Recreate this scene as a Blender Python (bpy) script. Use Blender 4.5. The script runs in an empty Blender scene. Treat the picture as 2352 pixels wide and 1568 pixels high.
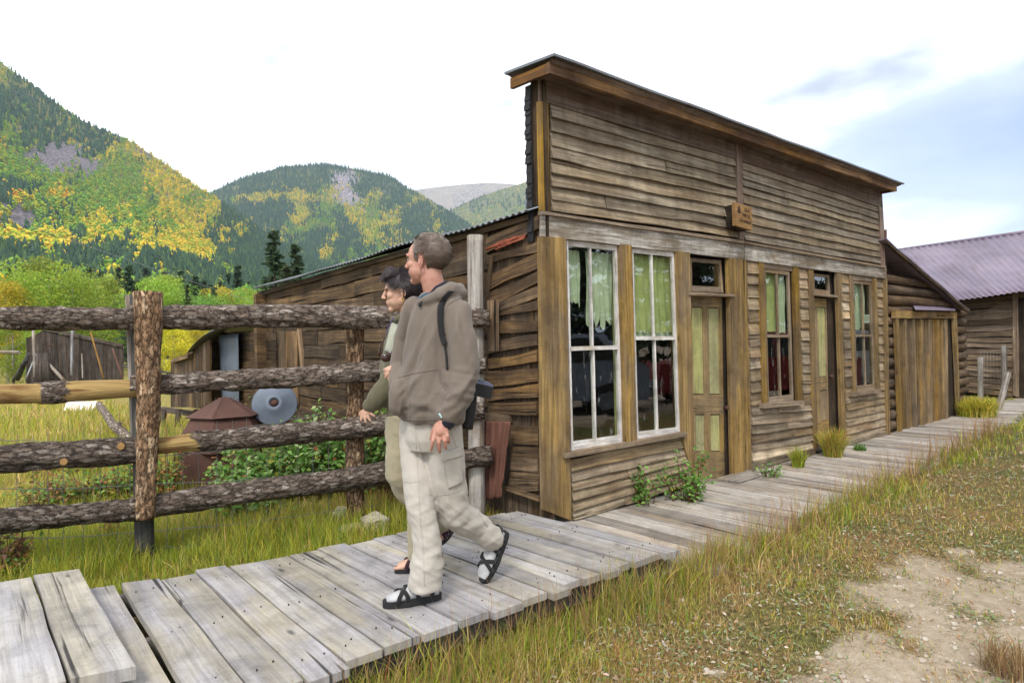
import bpy, math, random
import numpy as np
from mathutils import Vector, Matrix, noise
from mathutils.bvhtree import BVHTree
random.seed(7); np.random.seed(7)
S = bpy.context.scene
COL = S.collection
# ---------------------------------------------------------------- camera
H = 1.27                      # eye height above the near boardwalk (z = 0)
F = 1500.0                    # focal length in pixels of a 2352 x 1568 picture
ROLL = math.radians(1.12)
CX, CY = 1176.0, 784.0
CR = Vector((math.cos(ROLL), 0, -math.sin(ROLL)))
CU = Vector((math.sin(ROLL), 0, math.cos(ROLL)))
CAM = Vector((0, 0, H))
cd = bpy.data.cameras.new('camera'); cam = bpy.data.objects.new('camera', cd); COL.objects.link(cam)
cam.matrix_world = Matrix(((CR.x, CU.x, 0, 0), (CR.y, CU.y, -1, 0), (CR.z, CU.z, 0, H), (0, 0, 0, 1)))
cd.sensor_width = 36; cd.lens = F / 2352 * 36; cd.clip_start = 0.05; cd.clip_end = 20000
S.camera = cam
S.render.resolution_x = 1024; S.render.resolution_y = 682
S.view_settings.view_transform = 'Standard'; S.view_settings.look = 'None'
S.view_settings.gamma = 1; S.view_settings.exposure = 0.42
S.cycles.use_denoising = True
S.cycles.max_bounces = 6; S.cycles.diffuse_bounces = 3; S.cycles.glossy_bounces = 3
S.cycles.transparent_max_bounces = 12; S.cycles.volume_bounces = 0
S.cycles.caustics_reflective = False; S.cycles.caustics_refractive = False
# ---------------------------------------------------------------- sky and sun
SUN_EL, SUN_AZ = math.radians(50), math.radians(192)   # azimuth clockwise from +Y
w = bpy.data.worlds.new('World'); S.world = w; w.use_nodes = True
nt = w.node_tree; nt.nodes.clear()
wo = nt.nodes.new('ShaderNodeOutputWorld'); bg = nt.nodes.new('ShaderNodeBackground')
sky = nt.nodes.new('ShaderNodeTexSky'); sky.sky_type = 'NISHITA'; sky.sun_disc = False
sky.sun_elevation = SUN_EL; sky.sun_rotation = SUN_AZ
tc = nt.nodes.new('ShaderNodeTexCoord')
mp = nt.nodes.new('ShaderNodeMapping'); mp.inputs['Scale'].default_value = (1.0, 1.0, 2.6)
mp.inputs['Location'].default_value = (0.35, 0.1, 0.72)
nz = nt.nodes.new('ShaderNodeTexNoise'); nz.inputs['Scale'].default_value = 2.3; nz.inputs['Detail'].default_value = 5
nz.inputs['Roughness'].default_value = 0.5
nt.links.new(tc.outputs['Generated'], mp.inputs['Vector']); nt.links.new(mp.outputs[0], nz.inputs['Vector'])
# grey-blue cloud bank low in the north-east: distance of the view direction from the bank's axis
dt = nt.nodes.new('ShaderNodeVectorMath'); dt.operation = 'SUBTRACT'
dt.inputs[1].default_value = Vector((0.655, 0.73, 0.225))
sc_ = nt.nodes.new('ShaderNodeVectorMath'); sc_.operation = 'MULTIPLY'; sc_.inputs[1].default_value = (2.2, 2.2, 7.5)
ln = nt.nodes.new('ShaderNodeVectorMath'); ln.operation = 'LENGTH'
nt.links.new(tc.outputs['Generated'], dt.inputs[0]); nt.links.new(dt.outputs[0], sc_.inputs[0]); nt.links.new(sc_.outputs[0], ln.inputs[0])
ad = nt.nodes.new('ShaderNodeMath'); ad.operation = 'MULTIPLY_ADD'; ad.inputs[1].default_value = 3.2
nt.links.new(nz.outputs['Fac'], ad.inputs[0]); nt.links.new(ln.outputs['Value'], ad.inputs[2])
cr = nt.nodes.new('ShaderNodeValToRGB'); e = cr.color_ramp.elements
e[0].position = 0.56; e[0].color = (0.38, 0.46, 0.76, 1); e[1].position = 0.98; e[1].color = (1.9, 1.92, 1.96, 1)
m_ = e.new(0.74); m_.color = (0.66, 0.73, 0.98, 1)
dv = nt.nodes.new('ShaderNodeMath'); dv.operation = 'MULTIPLY'; dv.inputs[1].default_value = 0.325
nt.links.new(ad.outputs[0], dv.inputs[0]); nt.links.new(dv.outputs[0], cr.inputs['Fac'])
# the blue above, at 0.1, showing faintly through the cloud
sk = nt.nodes.new('ShaderNodeVectorMath'); sk.operation = 'SCALE'; sk.inputs['Scale'].default_value = 0.1
nt.links.new(sky.outputs[0], sk.inputs[0])
mx = nt.nodes.new('ShaderNodeMix'); mx.data_type = 'RGBA'; mx.inputs['Factor'].default_value = 0.93
nt.links.new(sk.outputs[0], mx.inputs['A']); nt.links.new(cr.outputs[0], mx.inputs['B'])
# overcast brighter towards the horizon than overhead
sx = nt.nodes.new('ShaderNodeSeparateXYZ'); nt.links.new(tc.outputs['Generated'], sx.inputs[0])
zr = nt.nodes.new('ShaderNodeMapRange'); zr.inputs['From Min'].default_value = .35; zr.inputs['From Max'].default_value = 1.0
zr.inputs['To Min'].default_value = 1.0; zr.inputs['To Max'].default_value = .62
nt.links.new(sx.outputs[2], zr.inputs['Value'])
zs = nt.nodes.new('ShaderNodeVectorMath'); zs.operation = 'SCALE'
nz2 = nt.nodes.new('ShaderNodeTexNoise'); nz2.inputs['Scale'].default_value = 3.1; nz2.inputs['Detail'].default_value = 4; nt.links.new(mp.outputs[0], nz2.inputs['Vector'])
cr2 = nt.nodes.new('ShaderNodeValToRGB'); cr2.color_ramp.elements[0].position = .50; cr2.color_ramp.elements[0].color = (1, 1, 1, 1); cr2.color_ramp.elements[1].position = .66; cr2.color_ramp.elements[1].color = (.38, .39, .42, 1)
nt.links.new(nz2.outputs['Fac'], cr2.inputs['Fac']); ml = nt.nodes.new('ShaderNodeVectorMath'); ml.operation = 'MULTIPLY'; nt.links.new(mx.outputs['Result'], ml.inputs[0]); nt.links.new(cr2.outputs[0], ml.inputs[1])
nt.links.new(ml.outputs[0], zs.inputs[0]); nt.links.new(zr.outputs[0], zs.inputs['Scale'])
nt.links.new(zs.outputs[0], bg.inputs['Color']); bg.inputs['Strength'].default_value = 1.0
nt.links.new(bg.outputs[0], wo.inputs['Surface'])
sl = bpy.data.lights.new('sun', 'SUN'); sl.energy = 2.3; sl.angle = math.radians(12); sl.color = (1, 0.95, 0.87)
so = bpy.data.objects.new('sun', sl); COL.objects.link(so)
sd = Vector((math.sin(SUN_AZ) * math.cos(SUN_EL), math.cos(SUN_AZ) * math.cos(SUN_EL), math.sin(SUN_EL)))
so.rotation_euler = sd.to_track_quat('Z', 'Y').to_euler()
# ---------------------------------------------------------------- rays and planes
def ray(px, py):
    return CR * ((px - CX) / F) + CU * (-(py - CY) / F) + Vector((0, 1, 0))
def P(px, py, Y): return CAM + ray(px, py) * Y
def G(px, py, z=0.0):
    r = ray(px, py); return CAM + r * ((z - H) / r.z)
def onplane(px, py, p0, n):
    r = ray(px, py); return CAM + r * ((p0 - CAM).dot(n) / r.dot(n))
A50 = math.radians(50)
DV = Vector((math.sin(A50), math.cos(A50), 0))       # along the street front, away from the camera
NV = Vector((math.cos(A50), -math.sin(A50), 0))      # out of the front, to the street
UZ = Vector((0, 0, 1))
ZW = -0.12                                            # top of the far boardwalk
F0 = G(1310, 1193, ZW)
def fp(px, py, o=0.0): return onplane(px, py, F0 + NV * o, NV)
def frame_s(p): return (p - F0).dot(DV)
def fsz(s, o, z): return F0 + DV * s + NV * o + UZ * (z - F0.z)
# ---------------------------------------------------------------- object helpers
def tag(o, label=None, cat=None, group=None, kind=None):
    if label: o['label'] = label
    if cat: o['category'] = cat
    if group: o['group'] = group
    if kind: o['kind'] = kind
    return o
def empty(name, loc, label=None, cat=None, group=None):
    o = bpy.data.objects.new(name, None); o.location = loc; o.empty_display_size = .1
    COL.objects.link(o); return tag(o, label, cat, group)
def link(name, me, mat, parent=None):
    o = bpy.data.objects.new(name, me); COL.objects.link(o)
    if mat:
        for m in (mat if isinstance(mat, (list, tuple)) else [mat]): me.materials.append(m)
    if parent:
        o.parent = parent; o.matrix_parent_inverse = Matrix.Translation(-parent_loc(parent))
    return o
def parent_loc(p):
    return p.location if p.parent is None else Vector((0, 0, 0))   # parts are built in world coordinates
def npmesh(name, V, Fc, mat, parent=None, tone=None, smooth=False, attr='tone'):
    """V (n,3); Fc (m,3) or (m,4); tone (n,3)"""
    V = np.asarray(V, np.float32); Fc = np.asarray(Fc, np.int32)
    me = bpy.data.meshes.new(name); k = Fc.shape[1]
    me.vertices.add(len(V)); me.vertices.foreach_set('co', V.ravel())
    me.loops.add(Fc.size); me.loops.foreach_set('vertex_index', Fc.ravel())
    me.polygons.add(len(Fc)); me.polygons.foreach_set('loop_start', np.arange(0, Fc.size, k, dtype=np.int32))
    me.polygons.foreach_set('use_smooth', np.full(len(Fc), smooth, bool))
    me.update(calc_edges=True)
    if tone is not None:
        a = me.color_attributes.new(attr, 'FLOAT_COLOR', 'POINT')
        t = np.ones((len(V), 4), np.float32); t[:, :3] = tone; a.data.foreach_set('color', t.ravel())
    return link(name, me, mat, parent)
class MB:
    """collects shapes, builds ONE mesh object"""
    def __init__(s): s.v = []; s.f = []; s.uv = []; s.t = []; s.sm = []; s.mi = []
    def quadstrip(s): pass
    def face(s, ids, uvs, sm=False, mi=0):
        s.f.append(ids); s.uv.extend(uvs); s.sm.append(sm); s.mi.append(mi)
    def vert(s, p, t=(1, 0, .5)):
        s.v.append(tuple(p)); s.t.append(t); return len(s.v) - 1
    def build(s, name, mat, parent=None, **kw):
        me = bpy.data.meshes.new(name); me.from_pydata(s.v, [], s.f)
        uvl = me.uv_layers.new(name='UVMap'); uvl.data.foreach_set('uv', np.array(s.uv, np.float32).ravel())
        a = me.color_attributes.new('tone', 'FLOAT_COLOR', 'POINT')
        t = np.ones((len(s.v), 4), np.float32); t[:, :3] = np.array(s.t, np.float32); a.data.foreach_set('color', t.ravel())
        me.polygons.foreach_set('use_smooth', np.array(s.sm, bool)); me.polygons.foreach_set('material_index', np.array(s.mi, np.int32))
        me.update(); o = link(name, me, mat, parent); tag(o, **kw); return o
    def plank(s, A, B, C, D, nrm, th, segs=1, jit=0.0, tone=None, warp=0.0, mi=0, lap=0.0):
        """A start/bottom, B end/bottom, C end/top, D start/top (front face); body goes back by th. lap: bottom pushed out"""
        A, B, C, D = (Vector(q) for q in (A, B, C, D)); n = Vector(nrm).normalized()
        if tone is None: tone = (random.uniform(.75, 1.25), 0, random.random())
        L = (B - A).length; W = (D - A).length; ru, rv = random.uniform(0, 50), random.uniform(0, 50)
        wd = (D - A).normalized(); ph = random.uniform(0, 99)
        ring = []
        for i in range(segs + 1):
            t = i / segs
            lo = A.lerp(B, t); hi = D.lerp(C, t)
            j1 = jit * noise.noise((t * L * 2.3 + ph, 1.3, ph)) * 2; j2 = jit * noise.noise((t * L * 2.3 + ph, 7.7, ph)) * 2
            wv = warp * noise.noise((t * L * 1.1 + ph, 4.2, 1)) * 2
            lo = lo + wd * (j1 + wv * .5) + n * (lap + wv); hi = hi + wd * (j2 + wv * .5) + n * wv
            ring.append([s.vert(lo, tone), s.vert(hi, tone), s.vert(hi - n * th, tone), s.vert(lo - n * (th + lap * .9), tone)])
        for i in range(segs):
            a, b = ring[i], ring[i + 1]; u0, u1 = ru + L * i / segs, ru + L * (i + 1) / segs
            s.face((a[0], b[0], b[1], a[1]), [(u0, rv), (u1, rv), (u1, rv + W), (u0, rv + W)], mi=mi)
            s.face((a[1], b[1], b[2], a[2]), [(u0, rv + W), (u1, rv + W), (u1, rv + W + th), (u0, rv + W + th)], mi=mi)
            s.face((a[3], b[3], b[0], a[0]), [(u0, rv - th), (u1, rv - th), (u1, rv), (u0, rv)], mi=mi)
            s.face((a[2], b[2], b[3], a[3]), [(u0, rv + W), (u1, rv + W), (u1, rv), (u0, rv)], mi=mi)
        a = ring[0]; s.face((a[0], a[1], a[2], a[3]), [(ru, rv), (ru, rv + W), (ru + th, rv + W), (ru + th, rv)], mi=mi)
        a = ring[-1]; s.face((a[3], a[2], a[1], a[0]), [(ru, rv), (ru, rv + W), (ru + th, rv + W), (ru + th, rv)], mi=mi)
    def box(s, c, ax, ay, az, tone=None, mi=0):
        """c centre, half-axis vectors; longest axis is the grain"""
        L = sorted([ax, ay, az], key=lambda q: -q.length)
        a, b, n = L; c = Vector(c)
        if a.cross(b).dot(n) < 0: n = -n
        s.plank(c - a - b + n, c + a - b + n, c + a + b + n, c - a + b + n, n, 2 * n.length, tone=tone, mi=mi)
    def tube(s, pts, rad, seg=8, tone=(1, 0, .5), cap=True, bump=0.0, bsc=9, sm=True, mi=0, peel=None, flat=None, squash=1.0):
        pts = [Vector(p) for p in pts]; n = len(pts)
        if not hasattr(rad, '__len__'): rad = [rad] * n
        up = Vector((0, 0, 1)); rings = []; us = 0; ru = random.uniform(0, 40)
        d0 = (pts[1] - pts[0]).normalized()
        if abs(d0.z) > .9: up = Vector((0, 1, 0))
        x = d0.cross(up).normalized(); ul = []
        for i, p in enumerate(pts):
            d = (pts[min(i + 1, n - 1)] - pts[max(i - 1, 0)]).normalized()
            x = (x - d * x.dot(d)).normalized(); y = d.cross(x)
            if i: us += (pts[i] - pts[i - 1]).length
            ul.append(us); r = []
            for k in range(seg):
                a = 2 * math.pi * k / seg; o = x * math.cos(a) + y * math.sin(a) * squash
                rr = rad[i]; pl = peel(us, a, p) if peel else 0
                if bump:
                    q = p + o * rr
                    # long ridges along the grain plus scales
                    b = noise.noise((us * bsc * .35 + ru, math.cos(a) * 3.1 * (rr * 18 + .4), math.sin(a) * 3.1 * (rr * 18 + .4)))
                    b += .6 * noise.noise((us * bsc * 1.6 + ru, math.cos(a) * 5.5, math.sin(a) * 5.5))
                    rr += bump * (b * .9 * (1 - pl) + .5 * (1 - pl) - .4)
                r.append(s.vert(p + o * rr, (tone[0], pl, tone[2])))
            rings.append(r)
        for i in range(n - 1):
            for k in range(seg):
                k2 = (k + 1) % seg; r0, r1 = rad[i], rad[i + 1]; pr = 2 * math.pi * r0 / seg
                s.face((rings[i][k], rings[i][k2], rings[i + 1][k2], rings[i + 1][k]),
                       [(ru + ul[i], k * pr), (ru + ul[i], (k + 1) * pr), (ru + ul[i + 1], (k + 1) * pr), (ru + ul[i + 1], k * pr)], sm, mi)
        if cap:
            for r, p, rev in ((rings[0], pts[0], 1), (rings[-1], pts[-1], 0)):
                c = s.vert(p, tone)
                for k in range(seg):
                    k2 = (k + 1) % seg; ids = (r[k], r[k2], c) if not rev else (r[k2], r[k], c)
                    a = 2 * math.pi * k / seg
                    s.face(ids, [(math.cos(a) * .1, math.sin(a) * .1), (math.cos(a + .5) * .1, math.sin(a + .5) * .1), (0, 0)], False, mi)
def lerp(a, b, t): return a + (b - a) * t
def resample(pts, n):
    pts = [Vector(p) for p in pts]; d = [0]
    for a, b in zip(pts, pts[1:]): d.append(d[-1] + (b - a).length)
    out = []
    for i in range(n):
        t = d[-1] * i / (n - 1); j = 0
        while j < len(d) - 2 and d[j + 1] < t: j += 1
        out.append(pts[j].lerp(pts[j + 1], (t - d[j]) / max(d[j + 1] - d[j], 1e-9)))
    return out
# ---------------------------------------------------------------- materials
class NG:
    def __init__(s, name):
        s.m = bpy.data.materials.new(name); s.m.use_nodes = True; s.nt = s.m.node_tree
        s.b = s.nt.nodes['Principled BSDF']; s.out = s.nt.nodes['Material Output']
    def n(s, t, **kw):
        x = s.nt.nodes.new('ShaderNode' + t)
        for k, v in kw.items(): setattr(x, k, v)
        return x
    def put(s, sock, v):
        if hasattr(v, 'links') or isinstance(v, bpy.types.NodeSocket): s.nt.links.new(v, sock)
        elif isinstance(v, (tuple, list)) and len(v) == 3 and sock.type == 'RGBA': sock.default_value = (*v, 1)
        else: sock.default_value = v
    def math(s, op, a, b=0.0, c=None, clamp=False):
        x = s.n('Math', operation=op, use_clamp=clamp); s.put(x.inputs[0], a); s.put(x.inputs[1], b)
        if c is not None: s.put(x.inputs[2], c)
        return x.outputs[0]
    def map(s, vec, scale, loc=(0, 0, 0), rot=(0, 0, 0)):
        x = s.n('Mapping'); s.put(x.inputs['Vector'], vec); x.inputs['Scale'].default_value = scale
        x.inputs['Location'].default_value = loc; x.inputs['Rotation'].default_value = rot; return x.outputs[0]
    def noise(s, vec, scale=1.0, detail=3, rough=.5, dist=0.0):
        x = s.n('TexNoise'); s.put(x.inputs['Vector'], vec); x.inputs['Scale'].default_value = scale
        x.inputs['Detail'].default_value = detail; x.inputs['Roughness'].default_value = rough
        x.inputs['Distortion'].default_value = dist; return x.outputs['Fac']
    def voro(s, vec, scale=1.0, feature='F1', out='Distance', rnd=1.0):
        x = s.n('TexVoronoi', feature=feature); s.put(x.inputs['Vector'], vec); x.inputs['Scale'].default_value = scale
        x.inputs['Randomness'].default_value = rnd; return x.outputs[out]
    def ramp(s, fac, stops):
        x = s.n('ValToRGB'); s.put(x.inputs['Fac'], fac); e = x.color_ramp.elements
        while len(e) < len(stops): e.new(.5)
        for q, (p, c) in zip(e, stops):
            q.position = p; q.color = (c, c, c, 1) if isinstance(c, (int, float)) else (*c, 1)
        return x.outputs['Color']
    def mix(s, a, b, fac, mode='MIX'):
        x = s.n('Mix', data_type='RGBA', blend_type=mode); s.put(x.inputs['Factor'], fac)
        s.put(x.inputs['A'], a); s.put(x.inputs['B'], b); return x.outputs['Result']
    def uv(s): return s.n('TexCoord').outputs['UV']
    def obj(s): return s.n('TexCoord').outputs['Object']
    def pos(s): return s.n('NewGeometry').outputs['Position']
    def tone(s, attr='tone'):
        x = s.n('Attribute', attribute_name=attr); y = s.n('SeparateColor'); s.put(y.inputs[0], x.outputs['Color'])
        return x.outputs['Color'], y.outputs[0], y.outputs[1], y.outputs[2]
    def fin(s, col, rough=.8, bump=None, bstr=.5, bdist=.01, spec=.3, metal=0.0):
        s.put(s.b.inputs['Base Color'], col); s.put(s.b.inputs['Roughness'], rough)
        s.b.inputs['Specular IOR Level'].default_value = spec; s.put(s.b.inputs['Metallic'], metal)
        if bump is not None:
            x = s.n('Bump'); x.inputs['Strength'].default_value = bstr; x.inputs['Distance'].default_value = bdist
            s.put(x.inputs['Height'], bump); s.put(s.b.inputs['Normal'], x.outputs[0])
        return s.m
def wood(name, c1, c2, c3, patch=(.35, .65), vs=1.0, crack=.5, streak=0.0, rough=.85, tonek=1.0, knots=.6, gf=1.0, kn_=(2.1, 9.5)):
    """c1 main, c2 patches, c3 dark grain and stains"""
    g = NG(name); uv = g.uv(); _, t, t2, t3 = g.tone(); pos = g.pos()
    off = g.n('CombineXYZ'); g.put(off.inputs[2], g.math('MULTIPLY', t3, 37.0))
    va = g.n('VectorMath', operation='ADD'); g.put(va.inputs[0], uv); g.put(va.inputs[1], off.outputs[0]); v = va.outputs[0]
    big = g.noise(g.map(v, (.9, 3.2, 1)), 1.6 * vs, 4, .6, .3)
    grain = g.noise(g.map(v, (1.6, 42, 1)), vs, 5, .65, .25)
    fine = g.noise(g.map(v, (7, 190, 1)), vs, 3, .6)
    cr1 = g.noise(g.map(v, (.8, 27, 1), (3, 5, 0)), vs, 3, .55, .35)
    crk = g.ramp(cr1, [(.30, 1), (.36, 0)])
    kn = g.voro(g.map(v, (*kn_, 1)), vs); knm = g.ramp(kn, [(.035, 1), (.10, 0)])
    col = g.mix(c1, c2, g.ramp(big, [(patch[0], 0), (patch[1], 1)]))
    warm = g.n('HueSaturation'); g.put(warm.inputs['Color'], col); g.put(warm.inputs['Saturation'], g.math('MULTIPLY_ADD', t3, .4, .85)); g.put(warm.inputs['Value'], g.math('MULTIPLY_ADD', g.noise(g.map(v, (.5, 1.3, 1)), 2.2, 2), .9, .55)); col = warm.outputs[0]
    col = g.mix(col, c3, g.math('MULTIPLY', g.ramp(grain, [(.38, 1), (.60, 0)]), .75 * gf))
    col = g.mix(col, c3, g.math('MULTIPLY', g.ramp(fine, [(.35, 1), (.6, 0)]), .35 * gf))
    if streak:
        st = g.noise(g.map(pos, (9, 9, 1.1)), 1, 4, .6, .5)
        col = g.mix(col, c3, g.math('MULTIPLY', g.ramp(st, [(.42, 1), (.62, 0)]), streak))
    blk = tuple(q * .16 for q in c3)
    col = g.mix(col, blk, g.math('MULTIPLY', crk, crack))
    col = g.mix(col, tuple(q * .35 for q in c3), g.math('MULTIPLY', knm, knots))
    wx = g.noise(pos, 4.2, 7, .72, .4); wk = g.ramp(wx, [(.30, .58), (.50, 1.0), (.68, 1.25)]); col = g.mix(col, wk, .85, 'MULTIPLY')
    sp = g.ramp(g.noise(g.map(pos, (70, 70, 70)), 1, 2), [(.66, 0), (.76, .55)]); col = g.mix(col, tuple(q * .3 for q in c3), sp)
    k = g.math('MULTIPLY_ADD', t, tonek, 1 - tonek)
    gr = g.n('CombineColor'); [g.put(gr.inputs[i], k) for i in range(3)]
    col = g.mix(col, gr.outputs[0], 1.0, 'MULTIPLY')
    h = g.math('SUBTRACT', g.math('MULTIPLY_ADD', fine, .3, g.math('MULTIPLY', grain, .7)), g.math('MULTIPLY', crk, 1.0))
    return g.fin(col, rough, h, .8, .006, .2)
def plain(name, c, rough=.7, var=.25, sc=6, bump=.2, spec=.3, metal=0.0, c2=None):
    g = NG(name); p = g.obj(); nn = g.noise(p, sc, 5, .6)
    d = c2 or tuple(q * (1 - var) for q in c)
    return g.fin(g.mix(c, d, g.ramp(nn, [(.35, 0), (.68, 1)])), rough, g.noise(p, sc * 9, 3), bump, .004, spec, metal)
M = {}
M['siding'] = wood('weathered_siding', (.50, .41, .285), (.28, .195, .115), (.11, .078, .052), (.38, .66), 1.0, .7, 0.2)
M['siding_upper'] = wood('weathered_siding_upper', (.40, .345, .26), (.26, .20, .135), (.11, .083, .058), (.36, .64), 1.0, .7, 0.3)
M['ochre'] = wood('ochre_trim', (.45, .29, .09), (.28, .205, .12), (.12, .075, .035), (.46, .60), .8, .75, .5, knots=.8)
M['lintel'] = wood('flaking_white_wood', (.27, .225, .17), (.66, .63, .58), (.13, .10, .07), (.42, .58), 1.3, .4, .25)
M['cornice'] = wood('rusty_cornice', (.34, .19, .075), (.12, .07, .045), (.09, .05, .03), (.4, .62), 1.0, .4, .1)
M['frieze'] = wood('frieze_board', (.20, .16, .13), (.33, .29, .25), (.12, .07, .05), (.42, .66), .6, .4, .35)
M['darkwood'] = wood('dark_side_boards', (.33, .215, .115), (.13, .085, .052), (.04, .028, .02), (.35, .6), 1.1, .9, .2, tonek=1.0)
M['battens'] = wood('inner_battens', (.22, .145, .08), (.09, .06, .04), (.035, .024, .016), (.35, .6), 1.2, .7, .2)
M['sash'] = wood('flaking_sash_paint', (.82, .81, .80), (.50, .42, .34), (.40, .35, .30), (.55, .70), 2.5, .2, .05, knots=.1)
M['sashwood'] = wood('bare_sash_wood', (.38, .30, .21), (.28, .20, .13), (.15, .11, .08), (.4, .65), 1.6, .4, .2)
M['deck'] = wood('grey_deck_planks', (.385, .37, .38), (.39, .355, .285), (.17, .155, .155), (.40, .60), .75, .9, 0, knots=.85, gf=.62, kn_=(2.6, 6.5))
M['deckfar'] = wood('grey_deck_planks_far', (.47, .435, .40), (.40, .33, .245), (.20, .17, .145), (.42, .7), .75, .9, 0, knots=.6, tonek=1.1, gf=.8)
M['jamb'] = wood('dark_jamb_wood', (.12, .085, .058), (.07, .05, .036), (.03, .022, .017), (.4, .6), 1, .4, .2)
M['doorwood'] = wood('peeling_door', (.43, .30, .13), (.33, .24, .13), (.14, .10, .065), (.4, .65), 1.2, .4, .3)
M['doorgreen'] = wood('green_door_panel', (.47, .47, .17), (.46, .38, .20), (.25, .23, .13), (.45, .72), 1.6, .3, .25, knots=.1)
M['signwood'] = wood('orange_sign_board', (.38, .24, .10), (.27, .16, .075), (.16, .08, .03), (.4, .7), 2, .2, .1)
M['garage'] = wood('striped_garage_planks', (.42, .27, .10), (.24, .18, .12), (.10, .07, .045), (.4, .66), .9, .5, .45)
M['logs'] = wood('shed_logs', (.23, .16, .10), (.11, .075, .05), (.05, .035, .025), (.35, .6), .9, .8, .1)
M['barn'] = wood('barn_boards', (.25, .18, .115), (.12, .085, .06), (.05, .036, .028), (.38, .62), .8, .8, .1)
M['greypost'] = wood('silver_grey_post', (.52, .50, .47), (.30, .24, .18), (.15, .115, .09), (.45, .62), .8, .6, .3)
M['oldpost'] = wood('dark_grey_post', (.12, .115, .105), (.07, .065, .06), (.03, .03, .03), (.4, .6), 1, .5, .2)
M['yardwood'] = wood('yard_shed_boards', (.13, .105, .09), (.075, .055, .045), (.03, .024, .02), (.4, .6), .7, .6, .3)
M['palepole'] = wood('pale_pole', (.40, .42, .46), (.30, .28, .27), (.17, .16, .16), (.4, .6), 1, .4, 0)
def bark_mat(name, hi, mid, lo, peeled=(.44, .30, .12)):
    g = NG(name); uv = g.uv(); _, t, pl, t3 = g.tone()
    v = g.map(uv, (1, 1, 1))
    wn = g.n('TexNoise'); g.put(wn.inputs['Vector'], g.map(v, (11, 22, 1))); wn.inputs['Detail'].default_value = 4
    wa = g.n('VectorMath', operation='MULTIPLY_ADD'); g.put(wa.inputs[0], wn.outputs['Color']); wa.inputs[1].default_value = (.07, .045, 0); g.put(wa.inputs[2], v)
    v2 = wa.outputs[0]
    ve = g.voro(g.map(v2, (12, 42, 1)), 1.0, 'DISTANCE_TO_EDGE')
    vc = g.voro(g.map(v2, (12, 42, 1)), 1.0, 'F1', 'Color')
    sep = g.n('SeparateColor'); g.put(sep.inputs[0], vc)
    nz1 = g.noise(g.map(v, (9, 26, 1)), 1, 6, .7, .8)
    col = g.mix(mid, hi, g.ramp(sep.outputs[0], [(.55, 0), (.95, 1)]))
    col = g.mix(col, lo, g.ramp(nz1, [(.36, 1), (.56, 0)]))
    col = g.mix(col, tuple(q * .35 for q in lo), g.ramp(ve, [(.02, .9), (.13, 0)]))
    gr = g.noise(g.map(v, (1.8, 60, 1)), 1, 4, .6, .3)
    pc = g.mix(peeled, tuple(q * .45 for q in peeled), g.ramp(gr, [(.35, 1), (.62, 0)]))
    pc = g.mix(pc, (.17, .085, .035), g.ramp(g.noise(g.map(v, (3.5, 13, 1)), 1, 3), [(.34, .9), (.45, 0)]))
    col = g.mix(col, pc, g.ramp(pl, [(.45, 0), (.55, 1)]))
    k = g.n('CombineColor'); [g.put(k.inputs[i], t) for i in range(3)]
    col = g.mix(col, k.outputs[0], 1.0, 'MULTIPLY')
    h = g.math('MULTIPLY', g.math('ADD', g.ramp(ve, [(0, 0), (.22, 1)]), g.math('MULTIPLY', nz1, 1.3)), g.math('SUBTRACT', 1.0, g.math('MULTIPLY', pl, .9)))
    return g.fin(col, .9, h, .8, .008, .15)
M['bark'] = bark_mat('grey_brown_bark', (.40, .345, .30), (.20, .155, .125), (.085, .063, .050))
M['bark_post'] = bark_mat('orange_bark', (.54, .39, .25), (.29, .175, .10), (.09, .054, .032))
M['bark_dark'] = bark_mat('dark_bark', (.17, .13, .10), (.075, .052, .038), (.03, .022, .018))
g = NG('window_glass'); fr = g.n('Fresnel'); fr.inputs['IOR'].default_value = 2.2
gl = g.n('BsdfGlossy'); gl.inputs['Roughness'].default_value = .015; gl.inputs['Color'].default_value = (.95, .97, 1, 1)
tr = g.n('BsdfTransparent'); tr.inputs['Color'].default_value = (.93, .96, .93, 1); mxs = g.n('MixShader')
wav = g.n('Bump'); wav.inputs['Strength'].default_value = .05; wav.inputs['Distance'].default_value = .02
g.put(wav.inputs['Height'], g.noise(g.obj(), 5, 2)); g.put(gl.inputs['Normal'], wav.outputs[0])
df = g.n('BsdfDiffuse'); df.inputs['Color'].default_value = (.6, .6, .58, 1)
dirt_ = g.ramp(g.noise(g.map(g.obj(), (22, 22, 5)), 1, 5, .7, .6), [(.60, 0), (.80, .35)])
mx2 = g.n('MixShader')
bf = g.n('NewGeometry').outputs['Backfacing']; g.put(mxs.inputs[0], g.math('MULTIPLY', fr.outputs[0], g.math('SUBTRACT', 1.0, bf))); g.put(mxs.inputs[1], tr.outputs[0]); g.put(mxs.inputs[2], gl.outputs[0])
g.put(mx2.inputs[0], dirt_); g.put(mx2.inputs[1], mxs.outputs[0]); g.put(mx2.inputs[2], df.outputs[0])
g.nt.links.new(mx2.outputs[0], g.out.inputs['Surface']); M['glass'] = g.m
def corr_metal(name, c, c2, c3):
    g = NG(name); uv = g.uv()
    big = g.noise(g.map(uv, (1.2, .6, 1)), 1.0, 4, .6); st = g.noise(g.map(uv, (9, .5, 1)), 1, 4, .6)
    _, t, _, _ = g.tone()
    col = g.mix(c, c2, g.ramp(big, [(.38, 0), (.62, 1)])); col = g.mix(col, c3, g.ramp(st, [(.52, 0), (.72, .8)]))
    k = g.n('CombineColor'); [g.put(k.inputs[i], t) for i in range(3)]
    col = g.mix(col, k.outputs[0], 1.0, 'MULTIPLY')
    return g.fin(col, .55, g.noise(uv, 30, 3), .15, .002, .4, .25)
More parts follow.
